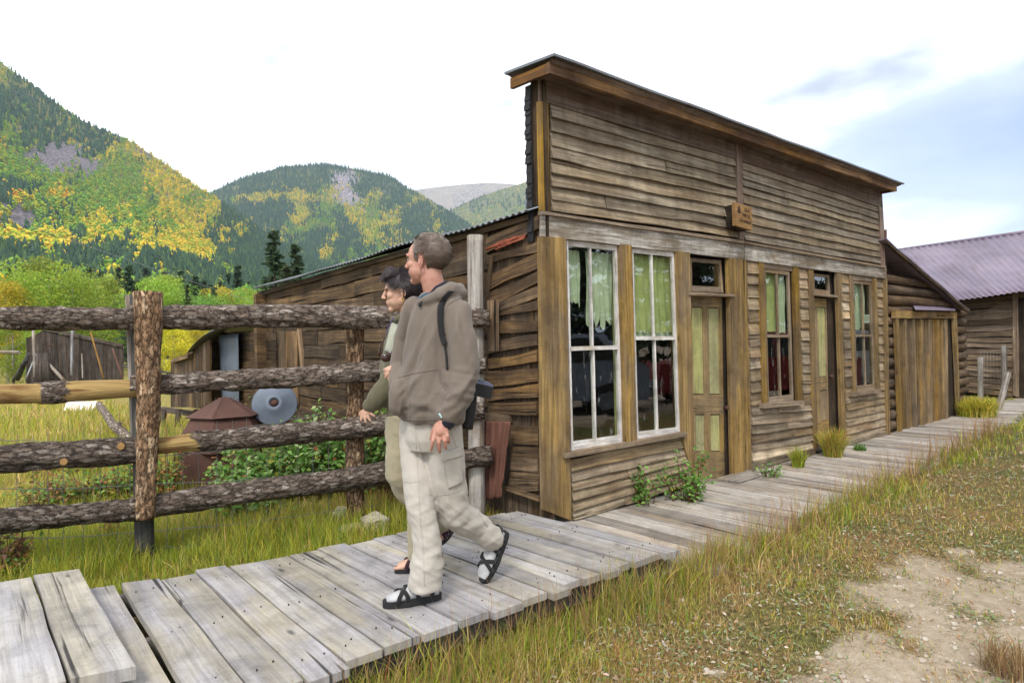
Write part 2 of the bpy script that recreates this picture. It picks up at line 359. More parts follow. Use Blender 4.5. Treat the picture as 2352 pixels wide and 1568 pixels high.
M['barnroof'] = corr_metal('purple_grey_corrugated', (.165, .135, .185), (.225, .18, .235), (.12, .08, .09))
M['galv'] = corr_metal('galvanised_corrugated', (.19, .21, .235), (.14, .15, .17), (.15, .12, .10))
M['bluesheet'] = plain('blue_grey_sheet', (.14, .165, .215), .5, .3, 3, .1, .4, .2, c2=(.09, .11, .14))
M['rust'] = plain('rusty_sheet', (.125, .066, .052), .8, .4, 5, .4, .2, .2, c2=(.085, .045, .036))
M['rustred'] = plain('rusty_red_sheet', (.17, .078, .055), .8, .4, 5, .4, .2, .1, c2=(.13, .06, .045))
M['curtain'] = plain('pale_curtain', (.56, .61, .44), .9, .15, 5, .1, c2=(.42, .48, .32))
M['curtain2'] = plain('yellow_curtain', (.50, .52, .22), .9, .2, 5, .1, c2=(.34, .38, .14))
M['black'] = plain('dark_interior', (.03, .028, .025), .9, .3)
M['tar'] = plain('black_tar_paper', (.022, .021, .022), .7, .3)
M['wire'] = plain('fence_wire', (.26, .27, .27), .5, .2, metal=.6)
M['stone'] = plain('pale_stone', (.50, .45, .38), .85, .35, 7, .5, c2=(.33, .27, .21))
# ================================================================ GROUND
PZ = 0.0; HAZE_D = .00014
E0, E1 = G(1548, 1257), G(1185, 1170)                  # right end of the near platform: front, back
Q0, Q1 = G(826, 1513), G(277, 1334)
fdir = (E0 - Q0).normalized(); bdir = (E1 - Q1).normalized()
def signed(p, a, d):                                    # distance to the right/front of line a->d
    return (p.x - a.x) * d.y - (p.y - a.y) * d.x
W0 = G(2230, 965, ZW); WB0 = F0.copy()
W1 = G(1905, 1165, ZW)
WF0, WF1 = G(1750, 1243, ZW), G(2285, 985, ZW)         # street edge of the far walk
wfd = (WF1 - WF0).normalized()
FP0 = G(332, 1287, -.20); FP1 = G(815, 1203, -.16); FP2 = G(1091, 1158, -.14)
def gh(x, y):
    """ground height"""
    v = Vector((x, y, 0)); s = (v - F0).dot(DV); o = (v - F0).dot(NV)
    z = -.21 + .06 * min(max((s + 1) / 3, 0), 1)
    # verge bulge next to the far walk, and the lower dirt road beyond
    if o > 1.3 and s > -.5: z += .04 * math.exp(-((o - 2.0) / .8) ** 2)
    if o > 2.8: z -= .03 * min((o - 2.8) / 3, 1)
    z += .035 * noise.noise((x * .55, y * .55, 3)) + .012 * noise.noise((x * 2.3, y * 2.3, 1))
    if o < 0 or s < -.4: z += .02 * noise.noise((x * .3, y * .3, 9))
    if s > 9: z += .0
    d = math.hypot(x, y)
    if d > 14 and x < y * .3: z -= .5 * min((d - 14) / 30, 1)
    return z
def axis(lo, hi, step, grow, far):
    a = list(np.arange(lo, hi + 1e-6, step)); st = step
    while a[-1] < far: st *= grow; a.append(a[-1] + st)
    st = step; b = []; c = lo
    while c > -far: st *= grow; c -= st; b.append(c)
    return b[::-1] + a
xs = axis(-4, 9, .10, 1.16, 2400); ys = axis(1.5, 13, .10, 1.16, 2400)
gv = []; far = 6000
for y in ys:
    for x in xs: gv.append((x, y, gh(x, y)))
nx_ = len(xs); gf = []
for j in range(len(ys) - 1):
    for i in range(nx_ - 1): gf.append((j * nx_ + i, j * nx_ + i + 1, (j + 1) * nx_ + i + 1, (j + 1) * nx_ + i))
# where the street verge is bare earth: pixel patches on the ground, kept as ground positions
DIRT = [(G(a, b, -.2), r) for a, b, r in ((2180, 1370, .50), (2290, 1395, .45), (2060, 1395, .30), (2120, 1330, .25), (2250, 1530, .42), (2060, 1545, .38),
        (2350, 1480, .38), (2352, 1330, .30), (2200, 1290, .12), (2140, 1465, .22), (1960, 1500, .10), (1850, 1550, .10), (1640, 1540, .06))]
def dirtiness(x, y):
    m = 0
    for c, r in DIRT: m = max(m, 1.25 - math.hypot(x - c.x, y - c.y) / (r * (1 + .5 * noise.noise((x * 3, y * 3, 5)))))
    o = (Vector((x, y, 0)) - F0).dot(NV)
    m = max(m, (o - 3.6) / 1.2)
    m = m * .9 + .55 * noise.noise((x * 4.5, y * 4.5, 2)) + .3 * noise.noise((x * 15, y * 15, 2)) if m > 0 else m
    return min(max(m, 0), 1)
gt = []
for x, y, z in gv:
    dm = dirtiness(x, y) if math.hypot(x, y) < 30 else (1 if (Vector((x, y, 0)) - F0).dot(NV) > 3.5 else 0)
    yard = 1.0 if signed(Vector((x, y, 0)), FP0, (FP1 - FP0).normalized()) < 0 else 0.0
    gt.append((dm, yard, 0))
g = NG('ground_soil'); p = g.pos(); _, dm, yd, _ = g.tone()
n1 = g.noise(p, 1.3, 5, .6); n2 = g.noise(p, 14, 5, .7); n3 = g.noise(p, 60, 3, .6); vo = g.voro(p, 38)
earth = g.mix((.40, .33, .25), (.28, .22, .155), g.ramp(n2, [(.35, 0), (.65, 1)]))
earth = g.mix(earth, (.52, .46, .38), g.ramp(vo, [(.05, .8), (.16, 0)]))
thatch = g.mix((.20, .13, .055), (.11, .11, .035), g.ramp(n1, [(.4, 0), (.6, 1)]))
thatch = g.mix(thatch, (.42, .33, .18), g.ramp(n3, [(.55, 0), (.72, .9)])); thatch = g.mix(thatch, (.05, .04, .02), g.ramp(g.noise(p, 34, 4, .7), [(.40, .8), (.52, 0)]))
ydc = g.mix((.20, .20, .05), (.28, .21, .07), g.ramp(n1, [(.38, 0), (.62, 1)]))
thatch = g.mix(thatch, ydc, yd)
col = g.mix(thatch, earth, g.ramp(g.math('MULTIPLY_ADD', g.math('SUBTRACT', n3, .5), .9, dm), [(.25, 0), (.65, 1)]))
M['soil'] = g.fin(col, .95, g.math('ADD', g.math('MULTIPLY', n3, .5), n2), .7, .03, .1)
npmesh('ground', gv, gf, M['soil'], tone=gt, smooth=True)
tag(bpy.data.objects['ground'], kind='structure', label='dry grassy verge and bare earth around the boardwalk')
# ================================================================ BOARDWALKS
def joist(mb, a, b, z0, z1, w, tone=(.45, 0, .3)):
    d = (b - a).normalized(); n = Vector((d.y, -d.x, 0))
    a = Vector((a.x, a.y, 0)); b = Vector((b.x, b.y, 0))
    mb.plank(a + UZ * z0 + n * w / 2, b + UZ * z0 + n * w / 2, b + UZ * z1 + n * w / 2, a + UZ * z1 + n * w / 2, n, w, tone=tone, segs=6, jit=.004)
mb = MB()
def deck_plank(mb, a0, a1, b1, b0, zt, th, tone=None, warp=.003, jit=.004, lift=(0, 0)):
    """a0-a1 back edge (left,right), b0-b1 front edge; laid flat"""
    U = lambda q, k: Vector((q.x, q.y, zt + k))
    mb.plank(U(b0, lift[1]), U(a0, lift[0]), U(a1, lift[0]), U(b1, lift[1]), UZ, th, segs=10, jit=jit, warp=warp,
             tone=tone or (random.uniform(.88, 1.1), 0, random.random()))
def cross(a, d, b, e):       # intersection of two ground lines
    k = (b - a); den = d.x * e.y - d.y * e.x
    return a + d * ((k.x * e.y - k.y * e.x) / den)
bx = [(275, 1336), (366, 1325), (445, 1310), (520, 1298), (592, 1287), (730, 1261), (794, 1249), (855, 1236), (908, 1226)]
bk = [G(*q) for q in bx]
n_more = 8
for i in range(1, n_more + 1): bk.append(bk[8].lerp(E1, i / n_more))
# insert one more board in the wide gap 592..730
bk.insert(5, bk[4].lerp(bk[5], .5))
fr_dirs = []
pd0 = (G(557, 1568) - G(366, 1325)).normalized(); pdE = (E0 - E1).normalized()
for i, b in enumerate(bk):
    t = i / (len(bk) - 1); d = (pd0 * (1 - t) + pdE * t).normalized()
    b.z = 0; fr_dirs.append(d)
fa = Vector((Q0.x, Q0.y, 0)); fd_ = Vector((fdir.x, fdir.y, 0))
ff = [cross(b, d, fa, fd_) for b, d in zip(bk, fr_dirs)]
for i in range(len(bk) - 1):
    e = (bk[i + 1] - bk[i]).normalized() * .006; r1, r2 = random.uniform(-.045, .03), random.uniform(-.03, .04)
    d = fr_dirs[i]; g2 = (ff[i + 1] - ff[i]).normalized() * .006
    a0, a1, b1, b0 = bk[i] + e - d * r1, bk[i + 1] - e - d * r1, ff[i + 1] - g2 + d * r2, ff[i] + g2 + d * r2
    if i == len(bk) - 2: b1 = b1 + d * .07; b0 = b0 + d * .06
    deck_plank(mb, a0, a1, b1, b0, random.uniform(-.004, .004), .035, warp=.0035)
# nail heads
NH = MB()
for i in range(len(bk) - 1):
    for t in (.12, .5, .88):
        for s in (.3, .7):
            q = bk[i].lerp(bk[i + 1], s).lerp(ff[i].lerp(ff[i + 1], s), t + random.uniform(-.03, .03)) + bdir * random.uniform(-.02, .02)
            NH.tube([q + UZ * -.002, q + UZ * .0052], .0034, 6, tone=(.3, 0, .5))
# the two raised boards at the far left, and the low one beside them
lo0, lo1, lo2 = G(75, 1320, .05), G(78, 1320, .05), G(182, 1306, .05)
d1 = (G(310, 1530, .05) - G(182, 1306, .05)).normalized(); f2 = G(310, 1530, .05); f1 = G(160, 1560, .05)
L_ = (f2 - lo2).length
deck_plank(mb, lo1, lo2, f2, lo1 + (f2 - lo2) * 1.0 + (lo1 - lo2) * .0, .05, .05, tone=(1.0, 0, .3), warp=.003)
aL = lo1 - bdir * .012; bL = lo1 + (f2 - lo2) - bdir * .014
for k in range(4):
    w_ = .235
    deck_plank(mb, aL - bdir * w_, aL, bL, bL - bdir * w_, .045, .05, tone=(1.08 - .05 * k, 0, .1 * k + .2))
    aL -= bdir * (w_ + .012); bL -= bdir * (w_ + .012)
c0, c1 = G(196, 1352, -.035), G(262, 1343, -.035)
dd = pd0; deck_plank(mb, c0 - bdir * .05, c1, Vector((bk[0].x, bk[0].y, 0)) - bdir * .012 + dd * 1.55, c0 + dd * 1.55 - bdir * .05, -.035, .035, tone=(1.02, 0, .7))
# framing under the platform
fz = -.038
for k in (.06, .5, .94):
    a = Vector((bk[0].x, bk[0].y, 0)).lerp(ff[0], k) - bdir * 1.2; b = bk[-1].lerp(ff[-1], k) - bdir * .02
    joist(mb, a, b, -.17, fz - .004, .045, (.38, 0, .4))
bw = mb.build('boardwalk', M['deck'], label='near boardwalk platform of wide silver grey planks', kind='structure')
NH.build('nail_heads', M['oldpost'], bw)
# far boardwalk along the building
mb = MB(); random.seed(11)
s = -.22; 
def wf_at(sv):      # street edge at station s: where the cross line meets the edge line
    a = F0 + DV * sv; return cross(Vector((a.x, a.y, 0)), Vector((NV.x, NV.y, 0)), Vector((WF0.x, WF0.y, 0)), Vector((wfd.x, wfd.y, 0)))
while s < 24:
    wd = random.choice((.11, .14, .16, .19, .2)); sk_ = random.uniform(-.012, .012)
    inner = -.02 if s > .25 else .0
    a0 = F0 + DV * s + NV * inner; a1 = F0 + DV * (s + wd - .009) + NV * inner
    q0, q1 = wf_at(s), wf_at(s + wd - .009); r = random.uniform(-.07, .10)
    if s > 9.9: a0 = a0 + NV * random.uniform(-.1, .06); a1 = a1 + (a0 - (F0 + DV * s + NV * inner))
    if s < 0: # these slide under the platform's end
        a0 = a0 - NV * .3; a1 = a1 - NV * .3
    q0 = q0 + NV * r + DV * sk_; q1 = q1 + NV * r + DV * sk_
    deck_plank(mb, a0, a1, Vector((q1.x, q1.y, 0)), Vector((q0.x, q0.y, 0)), ZW + random.uniform(-.006, .006), .032,
               tone=(random.choice((.72, .85, .95, 1.0, 1.08, 1.15)), 0, random.random()), warp=.004, jit=.004, lift=(0, random.uniform(-.01, .015)))
    s += wd
joist(mb, F0 + NV * .15 - DV * .2, F0 + NV * .15 + DV * 23, -.3, ZW - .04, .05)
q0 = wf_at(-.9) - NV * .1; q1 = wf_at(23) - NV * .1
joist(mb, q0, q1, -.3, ZW - .04, .05)
mb.build('boardwalk', M['deckfar'], label='lower boardwalk of narrow planks running along the storefront', kind='structure')
# stone slabs and broken boards at the first doorstep
# ================================================================ STOREFRONT
random.seed(21)
SF = empty('storefront', F0, 'weathered false front wooden store with two doors and tall paned windows', 'building')
def fq(mb, q, o=0.0, th=.025, segs=1, jit=0.0, tone=None, warp=0.0, vert=False):
    """q = TL,TR,BR,BL picture corners laid on the facade plane at offset o"""
    TL, TR, BR, BL = [fp(x, y, o) for x, y in q]
    if vert: mb.plank(TL, BL, BR, TR, NV, th, segs, jit, tone, warp)   # grain runs down
    else: mb.plank(BL, BR, TR, TL, NV, th, segs, jit, tone, warp)
def lerp2(a, b, t): return (a[0] + (b[0] - a[0]) * t, a[1] + (b[1] - a[1]) * t)
def siding(mb, q, n, o=0.0, lap=.012, jit=.004, warp=.003, splits=0, tones=(.6, 1.25), pale=()):
    TL, TR, BR, BL = q; random.uniform(0, 1)
    ts = [0]
    for i in range(n): ts.append(ts[-1] + random.uniform(.85, 1.15))
    ts = [t / ts[-1] for t in ts]
    for i in range(n):
        t0, t1 = ts[i], ts[i + 1]
        a, b = lerp2(TL, BL, t0), lerp2(TR, BR, t0); c, d = lerp2(TR, BR, t1), lerp2(TL, BL, t1)
        cuts = [0, 1]
        if splits and random.random() < splits: cuts = [0, random.uniform(.25, .75), 1]
        for k in range(len(cuts) - 1):
            k0, k1 = cuts[k] + (.002 if k else 0), cuts[k + 1]
            A, B = fp(*lerp2(a, b, k0), o), fp(*lerp2(a, b, k1), o); C_, D_ = fp(*lerp2(d, c, k1), o), fp(*lerp2(d, c, k0), o)
            L = (A - B).length
            tn = random.uniform(*tones)
            if i in pale: tn = 1.75
            mb.plank(D_ - UZ * .006, C_ - UZ * .006, B, A, NV, .012, max(2, int(L / .12)), jit, (tn, 0, random.random()), warp, lap=lap)
# --- backing wall, so nothing shows through gaps
wt = MB()
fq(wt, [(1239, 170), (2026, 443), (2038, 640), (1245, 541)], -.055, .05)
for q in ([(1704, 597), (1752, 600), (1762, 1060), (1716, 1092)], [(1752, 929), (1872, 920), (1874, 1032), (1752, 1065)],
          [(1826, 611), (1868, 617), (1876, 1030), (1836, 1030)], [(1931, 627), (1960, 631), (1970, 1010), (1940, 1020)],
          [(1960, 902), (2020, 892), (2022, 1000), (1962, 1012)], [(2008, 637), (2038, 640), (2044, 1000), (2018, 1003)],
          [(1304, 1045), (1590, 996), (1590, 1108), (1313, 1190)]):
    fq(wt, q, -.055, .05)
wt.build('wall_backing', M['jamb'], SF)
# --- siding
mb = MB()
siding(mb, [(1263, 241), (1691, 364), (1700, 545), (1265, 484)], 8, .0, .026, .006, .006, .25, (.7, 1.2))
siding(mb, [(1702, 368), (2022, 475), (2027, 607), (1708, 550)], 9, .0, .022, .004, .004, .3, (.85, 1.25))
mb.build('upper_siding', M['siding_upper'], SF)
mb = MB(); siding(mb, [(1714, 597), (1745, 600), (1757, 925), (1724, 931)], 12, 0, .022, .003, .005, 0, (.6, 1.25)); mb.build('lap_siding', M['siding'], SF)
mb = MB(); siding(mb, [(1834, 615), (1859, 618), (1871, 924), (1844, 926)], 13, 0, .020, .002, .003, 0, (.65, 1.2), pale=(0, 1)); mb.build('lap_siding', M['siding'], SF)
mb = MB(); siding(mb, [(1931, 628), (1953, 631), (1962, 905), (1942, 909)], 13, 0, .020, .002, .003, 0, (.65, 1.2), pale=(3, 4)); mb.build('lap_siding', M['siding'], SF)
mb = MB(); siding(mb, [(2012, 637), (2031, 640), (2036, 893), (2020, 894)], 12, 0, .020, .002, .002, 0, (.8, 1.2)); mb.build('lap_siding', M['siding'], SF)
mb = MB(); siding(mb, [(1724, 929), (1872, 921), (1873, 1029), (1725, 1059)], 6, 0, .026, .007, .008, .4, (.6, 1.2), pale=(5,)); mb.build('lap_siding', M['siding'], SF)
mb = MB(); siding(mb, [(1942, 908), (2035, 893), (2037, 989), (1945, 1013)], 6, 0, .024, .005, .005, .3, (.75, 1.3)); mb.build('lap_siding', M['siding'], SF)
mb = MB(); siding(mb, [(1308, 1055), (1572, 1005), (1594, 1105), (1313, 1192)], 6, .01, .028, .007, .007, .5, (.7, 1.25)); mb.build('lap_siding', M['siding'], SF)
# --- frieze, battens, lintel, mouldings
mb = MB()
fq(mb, [(1239, 166), (1691, 318), (1691, 365), (1240, 230)], .022, .02, 14, .003, (.9, 0, .2), .002)
fq(mb, [(1693, 319), (2027, 440), (2023, 476), (1693, 366)], .022, .02, 12, .003, (.85, 0, .6), .002)
fq(mb, [(1691, 322), (1703, 326), (1709, 552), (1698, 549)], .034, .03, 3, .002, (1.1, 0, .4), 0, True)
fq(mb, [(2020, 474), (2028, 477), (2034, 612), (2026, 610)], .034, .03, 3, .002, (1.4, 0, .4), 0, True)
mb.build('frieze_board', M['frieze'], SF)
mb = MB()
fq(mb, [(1246, 490), (1709, 559), (1709, 596), (1245, 542)], .036, .03, 16, .003, (1, 0, .1), .002)
fq(mb, [(1711, 560), (2036, 617), (2036, 640), (1711, 597)], .036, .03, 14, .002, (.95, 0, .8), .002)
mb.build('lintel_board', M['lintel'], SF)
mb = MB()
fq(mb, [(1246, 484), (1709, 553), (1709, 559), (1246, 491)], .060, .05, 14, .003, (1, 0, .1), .003)
fq(mb, [(1710, 553), (2036, 611), (2036, 616), (1710, 559)], .058, .05, 12, .002, (.9, 0, .5), .002)
mb.build('moulding', M['sashwood'], SF)
# --- ochre posts and trims
def post(q, o=.04, th=.05, tone=None, name='post', mat='ochre', n=2):
    mb = MB(); TL, TR, BR, BL = q
    for k in range(n):
        a, b = k / n + (.004 if k else 0), (k + 1) / n
        fq(mb, [lerp2(TL, TR, a), lerp2(TL, TR, b), lerp2(BL, BR, b), lerp2(BL, BR, a)], o, th, 10, .0015, tone or (random.uniform(.85, 1.1), 0, random.random()), .0015, True)
    return mb.build(name, M[mat], SF)
post([(1246, 542), (1300, 546), (1313, 1195), (1253, 1172)], .05, .06, (.95, 0, .3), n=1)
post([(1240, 231), (1259, 237), (1263, 486), (1245, 483)], .03, .04, (1.0, 0, .8), n=1)
post([(1425, 560), (1451, 563), (1463, 1014), (1439, 1018)], .045, .05, (1.05, 0, .5), n=1)
post([(1556, 576), (1585, 579), (1596, 1106), (1571, 1020)], .045, .05, (1.0, 0, .15), n=1)
post([(1677, 592), (1703, 595), (1713, 1103), (1688, 1101)], .05, .06, (.95, 0, .35), n=1)
post([(1703, 595), (1714, 597), (1727, 1080), (1714, 1103)], .03, .04, (.9, 0, .4), n=1)
for q, tn in (([(1744, 600), (1755, 603), (1764, 925), (1752, 927)], .95), ([(1823, 611), (1834, 613), (1844, 922), (1833, 923)], .8),
          ([(1858, 619), (1869, 621), (1879, 1030), (1870, 1031)], 1.0), ([(1922, 626), (1931, 627), (1943, 1012), (1934, 1012)], .95),
          ([(1952, 631), (1959, 633), (1967, 901), (1961, 903)], .95), ([(2006, 638), (2013, 639), (2022, 892), (2015, 893)], .9),
          ([(2030, 638), (2038, 639), (2045, 996), (2036, 997)], .9)):
    post(q, .03, .035, (tn, 0, random.random()), 'trim_board', n=1)
# corner boards on the side wall's edge: below eave and the ragged end of the false front
def sq(px, py, o=0.0):  # side wall plane
    return onplane(px, py, SW0 - DV * o, DV)
SW0 = fp(1246, 542, .0); SW0 = Vector((SW0.x, SW0.y, ZW))
mb = MB()
for z0, z1, k in ((-.2, 2.05, 0), (2.05, 3.34, 1)):
    a = SW0 + UZ * (z0 - ZW); h = UZ * (z1 - z0)
    mb.plank(a + NV * .043, a + NV * .043 + h, a - NV * .10 + h, a - NV * .10, -DV, .03, 12, .002, (.8 if not k else .5, 0, .4), .001)
mb.build('corner_board', M['darkwood'], SF)
# --- skirt boards at the ground
mb = MB()
fq(mb, [(1724, 1059), (1873, 1029), (1874, 1046), (1722, 1102)], .028, .05, 8, .004, (.55, 0, .3)); mb.build('skirt_board', M['siding'], SF); mb = MB()
fq(mb, [(1944, 1013), (2045, 992), (2049, 1009), (1947, 1037)], .028, .05, 8, .004, (.7, 0, .3))
mb.build('skirt_board', M['siding'], SF)
# --- cornice
sL = frame_s(fp(1262, 138, .22)); sR = frame_s(fp(2060, 432, .22))
zf0 = fp(1259, 161, .22).z; zf1 = fp(2057, 441, .22).z; zt0 = fp(1263, 138, .22).z; zt1 = fp(2063, 430, .22).z
mb = MB()
def fbox(mb, s0, s1, o0, o1, zb, zt, tone=None, segs=10, jit=.002, warp=.002, zslope=0):
    mb.plank(fsz(s0, o1, zb), fsz(s1, o1, zb), fsz(s1, o1, zt), fsz(s0, o1, zt), NV, o1 - o0, segs, jit, tone, warp)
zb, zt = (zf0 + zf1) / 2, (zt0 + zt1) / 2
for k in range(3):
    a, b = lerp(sL, sR, k / 3) + (.004 if k else 0), lerp(sL, sR, (k + 1) / 3)
    fbox(mb, a, b, .185, .22, zb, zt + .005, ((1.1, 0, .3), (.9, 0, .6), (1.25, 0, .1))[k])
# return at the left end, and soffit
mb.plank(fsz(sL, .184, zb), fsz(sL, -.22, zb + .02), fsz(sL, -.22, zt + .02), fsz(sL, .184, zt), -DV, .03, 3, .002, (1.0, 0, .9))
mb.plank(fsz(sR, .184, zb), fsz(sR, -.10, zb), fsz(sR, -.10, zt), fsz(sR, .184, zt), DV, .03, 3, .002, (.8, 0, .9))
mb.build('cornice_fascia', M['cornice'], SF)
mb = MB()
mb.plank(fsz(sL + .04, .0, zb + .03), fsz(sR - .04, .0, zb + .03), fsz(sR - .04, .18, zb + .03), fsz(sL + .04, .18, zb + .03), -UZ, .02, 1, 0, (.7, 0, .9))
zc = fp(1269, 111, .27).z; zc1 = fp(2074, 428, .27).z; zcm = (zc + zc1) / 2
cs0, cs1 = frame_s(fp(1269, 111, .27)), frame_s(fp(2074, 428, .27))
# crown: a sloping moulding board, then the roof slab
N_ = 40
mb.plank(fsz(cs0 + .04, .224, zt - .01), fsz(cs1 - .05, .224, zt - .01), fsz(cs1 - .02, .262, zcm - .02), fsz(cs0 + .01, .262, zcm - .02), (NV - UZ * .3), .02, N_, .003, (.9, 0, .25), .002)
mb.plank(fsz(cs0 + .04, .2, zt + .02), fsz(cs0 + .04, -.24, zt + .04), fsz(cs0 + .01, -.24, zcm + .02), fsz(cs0 + .01, .26, zcm - .03), -DV, .02, 3, .002, (.7, 0, .25), 0)
mb.build('cornice_crown', M['frieze'], SF)
mb = MB()
mb.plank(fsz(cs0, .285, zcm), fsz(cs1, .285, zcm), fsz(cs1, -.26, zcm + .04), fsz(cs0 - .01, -.26, zcm + .04), UZ, .018, N_, .006, (1, 0, .5), .006)
mb.build('cornice_capping', M['galv'], SF)
# back of the false front
mb = MB()
zg = lambda s: zcm - .06
mb.plank(fsz(frame_s(fp(1246, 300)) + .01, -.11, 2.0), fsz(sR - .25, -.11, 2.0), fsz(sR - .25, -.11, zb + .05), fsz(frame_s(fp(1246, 300)) + .01, -.11, zb + .05), NV, .03)
# ragged tar paper ends sticking out at the left edge
s_e = frame_s(SW0)
for k in range(36):
    z = 2.02 + k * .037
    if z > zb: break
    w_ = .004 + random.uniform(0, .022)
    mb.plank(fsz(s_e - .034 - w_, -.06, z), fsz(s_e - .03, -.06, z), fsz(s_e - .03, -.06, z + .04), fsz(s_e - .034 - w_ * random.uniform(.4, 1), -.06, z + .04), NV, .06)
mb.build('false_front_back', M['tar'], SF)
# ---------------------------------------------------------------- windows
def window(q, o, mx, mr, stile, rail, mullw, group_mats=('sash', 'sash'), curtain=None, dark_jamb=None, two=True, jw=.0):
    """q: TL,TR,BR,BL of the sash opening. mx: muntin position, mr: meeting-rail position (fractions)"""
    TL, TR, BR, BL = q
    wroot = None
    def pt(u, v): return lerp2(lerp2(TL, TR, u), lerp2(BL, BR, u), v)
    W = (fp(*TL, o) - fp(*TR, o)).length; Hh = (fp(*TL, o) - fp(*BL, o)).length
    fm = MB()
    su, sv = stile / W, rail / Hh; mw = mullw / W / 2; rr = rail / Hh * .62
    def bar(u0, v0, u1, v1, vert, dz=0, tn=None):
        fq(fm, [pt(u0, v0), pt(u1, v0), pt(u1, v1), pt(u0, v1)], o + dz, .03, 6, .0008, tn or (random.uniform(.9, 1.1), 0, random.random()), 0, vert)
    bar(0, 0, su * .7, 1, True); bar(1 - su, 0, 1, 1, True)
    bar(su * .7, 0, 1 - su, sv, False); bar(su * .7, 1 - sv * 1.5, 1 - su, 1, False)
    if two: bar(su * .7, mr - rr / 2, 1 - su, mr + rr / 2, False, .012)
    if mx:
        if two:
            bar(mx - mw, sv, mx + mw, mr - rr / 2, True, -.003); bar(mx - mw + .012, mr + rr / 2, mx + mw + .012, 1 - sv * 1.5, True, -.003)
        else: bar(mx - mw, sv, mx + mw, 1 - sv * 1.5, True, -.003)
    fo = fm.build('window', M[group_mats[0]], SF)
    gm = MB(); fq(gm, [pt(.01, .01), pt(.99, .01), pt(.99, .99), pt(.01, .99)], o - .014, .003)
    gm.build('pane', M['glass'], fo)
    return fo, pt
def drape(fo, pt, o, u0, u1, v0, v1, mat, waves=5, amp=.012, rag=0.0, gap=None):
    mb = MB(); nu, nv = 40, 16; ids = []
    for j in range(nv + 1):
        row = []
        for i in range(nu + 1):
            u = lerp(u0, u1, i / nu); vv = v1 + rag * noise.noise((u * 14, 3, 2)) * (1)
            v = lerp(v0, vv, j / nv)
            b = fp(*pt(u, v), o); a = amp * (math.sin(i / nu * waves * 6.28 + .8 * math.sin(j * .3)) + .5 * noise.noise((i * .5, j * .12, 8)))
            row.append(mb.vert(b + NV * a, (1, 0, .5)))
        ids.append(row)
    for j in range(nv):
        for i in range(nu):
            mb.face((ids[j][i], ids[j][i + 1], ids[j + 1][i + 1], ids[j + 1][i]), [(0, 0)] * 4, True)
    mb.build('curtain', M[mat], fo)
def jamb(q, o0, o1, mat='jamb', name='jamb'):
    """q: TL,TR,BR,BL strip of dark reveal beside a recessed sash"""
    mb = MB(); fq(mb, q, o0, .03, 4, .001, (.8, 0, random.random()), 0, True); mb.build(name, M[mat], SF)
w1, p1 = window([(1301, 549), (1418, 561), (1430, 1020), (1313, 1038)], .005, .47, .515, .030, .052, .018)
drape(w1, p1, -.07, .02, .24, .05, .30, 'curtain', 2, .01, .05); drape(w1, p1, -.07, .36, .86, .05, .40, 'curtain', 5, .012, .06)
drape(w1, p1, -.10, .86, .95, .05, .98, 'curtain2', 1, .004)
w2, p2 = window([(1452, 566), (1548, 577), (1563, 1000), (1464, 1013)], .005, .47, .47, .026, .052, .016)
drape(w2, p2, -.07, .02, .99, .04, .44, 'curtain2', 6, .014, .01); drape(w2, p2, -.08, .02, .99, .43, .48, 'curtain', 9, .004, .01)
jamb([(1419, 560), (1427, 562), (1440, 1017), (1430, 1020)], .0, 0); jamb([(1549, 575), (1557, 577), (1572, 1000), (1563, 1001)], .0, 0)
w3, p3 = window([(1756, 614), (1813, 622), (1823, 921), (1765, 928)], .0, .50, .50, .026, .05, .016, ('sashwood',))
drape(w3, p3, -.07, .02, .42, .03, .47, 'curtain2', 3, .012, .01); drape(w3, p3, -.07, .42, .75, .03, .47, 'curtain', 3, .02, .02)
w4, p4 = window([(1960, 641), (2001, 646), (2011, 894), (1968, 900)], .0, .50, .50, .024, .05, .016, ('sashwood',))
drape(w4, p4, -.07, .02, .55, .03, .45, 'curtain', 4, .012, .05)
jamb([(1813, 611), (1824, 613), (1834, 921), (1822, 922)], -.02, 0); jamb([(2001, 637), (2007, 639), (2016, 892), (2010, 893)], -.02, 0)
# heads above sashes
mb = MB()
fq(mb, [(1301, 545), (1425, 560), (1425, 564), (1301, 550)], .02, .03, tone=(.9, 0, .1)); mb.build('window_head', M['sashwood'], SF); mb = MB(); fq(mb, [(1452, 562), (1556, 575), (1556, 579), (1452, 567)], .02, .03, tone=(.9, 0, .1)); mb.build('window_head', M['sashwood'], SF); mb = MB()
fq(mb, [(1755, 602), (1824, 611), (1824, 623), (1755, 615)], .012, .03, tone=(1.0, 0, .1)); mb.build('window_head', M['sashwood'], SF); mb = MB(); fq(mb, [(1958, 632), (2006, 638), (2006, 647), (1958, 642)], .012, .03, tone=(1.0, 0, .1))
mb.build('window_head', M['sashwood'], SF)
def sill(q, o=.075, th=.09, name='window_sill'):
    mb = MB(); fq(mb, q, o, th, 8, .002, (1.0, 0, random.random()), .001); mb.build(name, M['sashwood'], SF)
sill([(1298, 1042), (1579, 992), (1579, 1001), (1298, 1053)]); sill([(1757, 927), (1848, 920), (1848, 929), (1757, 938)]); sill([(1961, 902), (2023, 893), (2023, 901), (1961, 911)])
